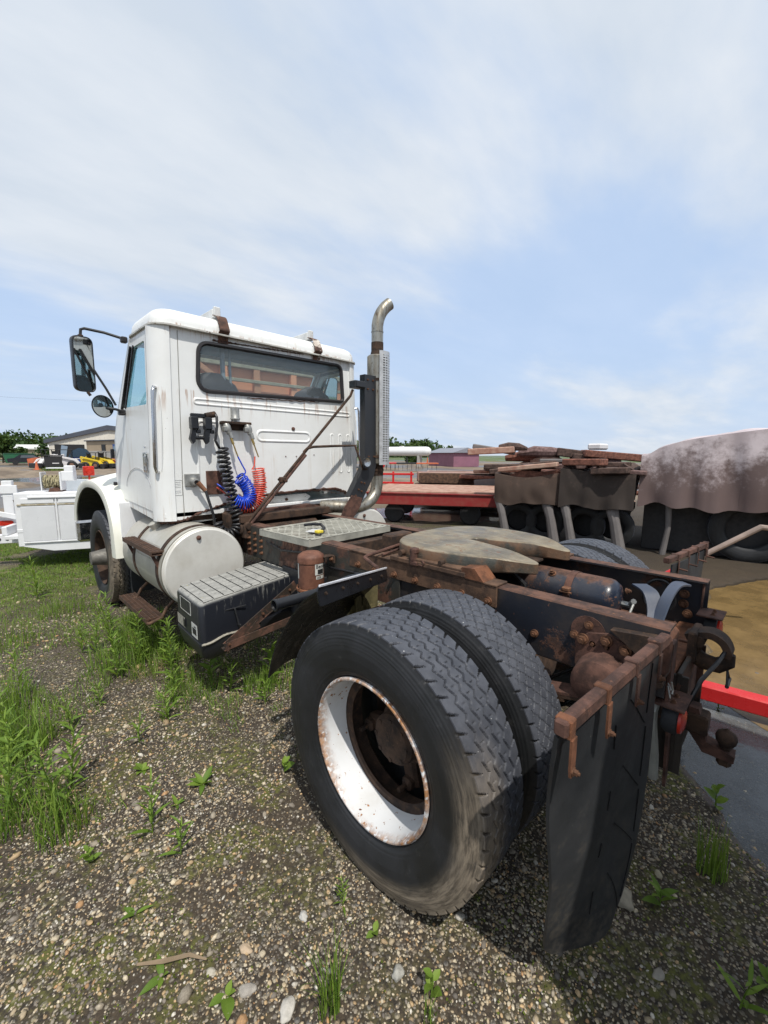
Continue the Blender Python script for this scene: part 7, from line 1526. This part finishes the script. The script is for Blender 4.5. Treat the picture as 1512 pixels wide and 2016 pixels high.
def cover():
    N = 60000; x = rng.uniform(-2.6, .6, N); y = rng.uniform(-1.2, 3.2, N); m = fbm(x, y, .35, 77)*.7+fbm(x, y, .07, 78)*.3; keep = (m > .56) & (rng.uniform(0, 1, N) < .5); x, y = x[keep], y[keep]; n = len(x)
    C = np.stack([x, y, ground_h(x, y)+rng.uniform(.002, .012, n)], 1); v, f = quads(C, rng.uniform(.0018, .0055, n), asp=.8); t = np.repeat(rng.uniform(0, 1, n), 4); return v, f, np.stack([t, t, t, t*0+1], -1)
V, F, C = cover(); o = np_obj('ground_cover', V, F, leaf_mat('moss_leaf', (.05, .08, .01), (.17, .20, .03), .2), colors=C); tag(o, 'tiny mossy seedlings between the pebbles', 'ground cover', kind='stuff')
# one leaf shapes shared by all the leafy weeds
def leaf_mesh(name, L, w, curl=.25, tip=.5, tint=.5):
    G = []; mb = MB()
    for i in range(9):
        t = i/8; ww = w*(math.sin(math.pi*min(1, t**tip*.98+.02)))**.9+.0006; z = L*(.22*t-curl*t*t); G.append([(-ww/2, L*t, z+.18*ww), (0, L*t, z), (ww/2, L*t, z+.18*ww)])
    V = [p for r_ in G for p in r_]; F = [[i*3+j, i*3+j+1, (i+1)*3+j+1, (i+1)*3+j] for i in range(8) for j in range(2)]
    me = bpy.data.meshes.new(name); me.from_pydata(V, [], F); me.polygons.foreach_set('use_smooth', [True]*len(me.polygons)); ca = me.color_attributes.new('tint', 'FLOAT_COLOR', 'POINT'); 
    for k, d in enumerate(ca.data): tt = tint+(.12 if k % 3 == 1 else 0); d.color = (tt, tt, tt, 1)
    me.materials.append(M_leaf); return me
LF = {'lance': [leaf_mesh('leaf', .10, .016, .30, .8, .35), leaf_mesh('leaf', .09, .013, .12, .8, .75)], 'dock': [leaf_mesh('leaf', .12, .040, .25, .75, .25), leaf_mesh('leaf', .10, .034, .1, .75, .7)], 'round': [leaf_mesh('leaf', .06, .034, .2, .9, .45), leaf_mesh('leaf', .05, .030, .05, .9, .85)]}
def weed(kind, x, y, h, n, label, s=1.0, seed=0, name='weed'):
    s *= (.95 if kind == 'dock' else 1.1) if h < .15 else 1.1; h *= 1.25
    rr = random.Random(seed); t = thing(name, label, 'weed', (x, y, gh1(x, y)-.003), rr.uniform(0, 6), 'weeds growing through the gravel')
    if h > .03:
        lean = (rr.uniform(-.15, .15)*h, rr.uniform(-.15, .15)*h); mb = MB(); mb.tube([(0, 0, 0), (lean[0]*.4, lean[1]*.4, h*.5), (lean[0], lean[1], h)], [.0028*s, .002*s, .001*s], 5)
        me = mesh_of(mb, 'stem'); ca = me.color_attributes.new('tint', 'FLOAT_COLOR', 'POINT'); [setattr(d, 'color', (.6, .6, .6, 1)) for d in ca.data]; me.materials.append(M_leaf); P('stem', None, None, t, mesh=me)
    else: lean = (0, 0)
    for k in range(n):
        u = (k+.5)/n; z = h*(u if h > .03 else 0)+.002; a = k*2.4+rr.uniform(-.3, .3); el = R(rr.uniform(15, 50) if h > .03 else rr.uniform(2, 40)); sc = s*(1-.45*u if h > .03 else rr.uniform(.6, 1.1))
        q_ = P('leaf', None, None, t, mesh=LF[kind][k % 2], loc=(lean[0]*u**1.5, lean[1]*u**1.5, z), scale=sc); q_.rotation_euler = (el, rr.uniform(-.3, .3), a)
    return t
def tuft(x, y, h, n, spread, label, w=.004, lean=.5):
    a = rng.uniform(0, 2*np.pi, n); r_ = spread*np.sqrt(rng.uniform(0, 1, n)); V, F, C = blades(x+r_*np.cos(a), y+r_*np.sin(a), rng.uniform(.5, 1, n)*h, rng.uniform(.6, 1.1, n)*w, rng.uniform(.15, 1, n)*lean, 6)
    V = V-np.array([x, y, 0]); o = np_obj('grass_tuft', V, F, M_leaf, colors=C); o.location = (x, y, 0); tag(o, label, 'grass tuft', 'grass tufts in the gravel'); return o
weed('dock', -1.412, .901, .01, 9, 'spreading weed with long dusty green leaves, left of the shadowed tyre front', .95, 1)
weed('dock', -1.55, .86, .01, 6, 'low reddish rosette just left of the spreading long-leaved weed', .55, 2)
weed('lance', -1.675, .786, .20, 16, 'tall narrow-leaved weed in the middle left of the gravel', 1.0, 3)
weed('lance', -1.623, .600, .14, 12, 'shorter narrow-leaved weed right below the tall one', .85, 4)
weed('round', -1.082, .691, .05, 4, 'seedling with one upright oval leaf beside the tyre shadow', 1.25, 5)
weed('round', -1.898, .815, .05, 7, 'small bright seedling at the left above the mossy patch', .75, 6)
weed('dock', -1.822, .478, .01, 3, 'two-leaved plantain in the lower left', .75, 7)
weed('dock', -1.811, .219, .01, 4, 'broad-leaved seedling just right of the dry stick', .65, 8)
weed('round', -1.69, .03, .02, 4, 'bright oval-leaved seedling cut by the bottom edge', 1.0, 9)
weed('round', -1.25, -.408, .06, 5, 'seedling with oval leaves right of the big grass tuft at the bottom', .9, 10)
weed('round', -1.255, -.16, .02, 3, 'single pale leaf sprout under the tyre bottom', .7, 11)
weed('lance', -1.278, -.02, .10, 22, 'feathery dark weed under the big tyre', .45, 12)
weed('round', .263, -.907, .08, 7, 'leafy plant rising out of the puddle below the tow ball', 1.15, 13)
weed('dock', -.453, -.832, .05, 7, 'bright green weed in the shade right of the tan stone', .8, 14)
weed('round', -.42, -.62, .01, 5, 'weed with two round leaves under the hitch', 1.2, 15)
weed('round', 1.25, -.80, .09, 4, 'green sprout standing in front of the red beam', 1.1, 16)
weed('lance', -.62, -1.07, .10, 8, 'dull green weed at the bottom right of the frame', 1.0, 17)
weed('round', -.50, -1.13, .03, 5, 'round-leaved weed at the bottom right corner', 1.0, 18)
weed('lance', -1.182, 2.024, .38, 40, 'tallest leafy weed standing below the battery box', 1.25, 19)
weed('lance', -1.286, 1.70, .20, 16, 'leafy weed in front of the tallest one', 1.0, 20)
weed('lance', -1.12, 2.25, .30, 30, 'bushy weed under the lower step', 1.1, 21)
weed('lance', -1.38, 2.75, .42, 36, 'tall weed in the grass left of the lower step', 1.3, 22)
weed('dock', -.72, 1.50, .22, 14, 'broad-leaved weed under the quarter fender', 1.1, 23)
weed('lance', -1.95, 1.15, .34, 34, 'tall leafy weed in the clump at the left edge', 1.2, 24)
weed('lance', -2.02, 1.50, .30, 26, 'second leafy weed of the clump at the left edge', 1.1, 25)
weed('lance', -1.655, 4.874, .38, 30, 'tall weed near the grass in front of the white body', 1.5, 26)
weed('lance', -1.56, 3.0, .2, 18, 'small weed left of the steer tyre', 1.1, 27)
weed('lance', -1.80, 1.85, .16, 14, 'slender weed alone in the gravel at the middle left', 1.0, 28)
weed('lance', -1.55, 1.45, .14, 12, 'slender weed between the left clump and the battery box', .9, 29)
weed('round', -1.60, 1.22, .02, 6, 'yellowish sprout in the centre left gravel', .8, 30)
tuft(-1.49, -.215, .24, 60, .035, 'long bright grass tuft at the bottom centre of the frame', .0045, .55)
tuft(-.18, -.945, .26, 90, .05, 'dark upright reeds at the edge of the puddle', .004, .25)
tuft(-1.30, -.44, .10, 16, .02, 'thin grass stalks below the tyre in the shade', .003, .6)
tuft(-1.95, 1.05, .26, 120, .10, 'grass tuft at the foot of the left clump', .0045, .6)
tuft(-2.06, 1.25, .28, 120, .12, 'grass tuft at the left edge behind the first clump', .0045, .6)
tuft(-2.08, 2.35, .36, 200, .20, 'wide grass clump farther up the left edge', .005, .6)
tuft(-2.0, 1.85, .30, 160, .14, 'grass clump at the left edge level with the battery box', .005, .6)
tuft(-1.38, 2.60, .30, 220, .22, 'grass clump left of the lower step', .005, .6)
tuft(-1.16, 1.95, .20, 120, .10, 'grass at the foot of the tallest weed', .004, .6)
tuft(-.78, 1.50, .22, 150, .12, 'grass tuft in front of the quarter fender tip', .0045, .7)
tuft(-.62, 1.20, .16, 100, .12, 'grass under the air tube behind the quarter fender', .004, .7)
tuft(-1.06, 3.35, .22, 140, .14, 'grass at the foot of the steer tyre', .005, .5)
tuft(-2.0, 3.6, .22, 160, .25, 'thin grass clump far up the left side', .005, .5)
tuft(-1.5, 4.2, .18, 160, .25, 'low grass clump left of the steer hub', .005, .5)
tuft(3.9, 48.0, .5, 200, 1.2, 'green grass patch around the black bin', .05, .5)

weed('lance', -1.30, 3.15, .34, 30, 'tall weed directly left of the steer tyre foot', 1.2, 31)
weed('lance', -1.45, 2.35, .26, 24, 'leafy weed left of the tallest weed, in the grass strip', 1.1, 32)
weed('dock', -.98, 1.85, .16, 12, 'broad-leaved weed in the shade under the battery box', 1.0, 33)
weed('lance', -.85, 1.30, .14, 14, 'weed in the shade between battery box and quarter fender', 1.0, 34)
weed('lance', -1.62, 2.05, .12, 12, 'small weed in open gravel left of the battery box weeds', .9, 35)
tuft(-1.25, 2.35, .26, 220, .20, 'dense grass under the lower step', .0045, .6)
tuft(-1.05, 1.75, .18, 120, .14, 'grass in the shade below the battery tray', .004, .7)
tuft(-1.18, 2.95, .24, 180, .18, 'grass between the lower step and the steer tyre', .005, .6)
tuft(-.60, 1.45, .18, 140, .14, 'bright grass seen behind the quarter fender sheet', .0045, .7)

for i, (x, y, h, n_, l_) in enumerate([(-2.10, 1.32, .30, 30, 'leafy weed at the very left edge beside the clump'), (-1.88, 1.30, .26, 28, 'third leafy weed of the left clump, on its right side'), (-2.06, 1.75, .30, 28, 'leafy weed behind the left clump'), (-2.18, 2.2, .36, 32, 'weed at the left edge in the wide grass clump'), (-1.97, 2.55, .30, 26, 'weed on the right of the wide left grass clump'), (-1.48, 2.95, .30, 28, 'weed among the grass right of the tall left weed'), (-1.28, 2.45, .34, 34, 'bushy weed just left of the lower step'), (-1.10, 2.62, .26, 24, 'weed under the outer edge of the lower step'), (-.95, 1.60, .16, 16, 'dark weed in the shade of the battery box'), (-1.36, 1.55, .14, 14, 'short weed at the right foot of the battery box weeds')]):
    weed('lance', x, y, h, n_, l_, 1.15, 50+i)
M_dry = leaf_mat('dry_stem', (.20, .15, .07), (.36, .30, .16), .15)
for i, (x, y, h, n_, sp, l_) in enumerate([(-1.22, 2.1, .22, 30, .16, 'dry straw stems among the weeds below the battery box'), (-1.95, 1.2, .22, 26, .16, 'dry stems in the left clump'), (-1.0, 1.3, .08, 26, .10, 'dry stubble in front of the tyre shadow'), (-1.6, .45, .05, 16, .05, 'small dry grass wisp in the lower left gravel'), (-.6, -.55, .07, 24, .06, 'dry roots under the hitch')]):
    o = tuft(x, y, h, n_, sp, l_, .003, 1.1); o.data.materials.clear(); o.data.materials.append(M_dry)
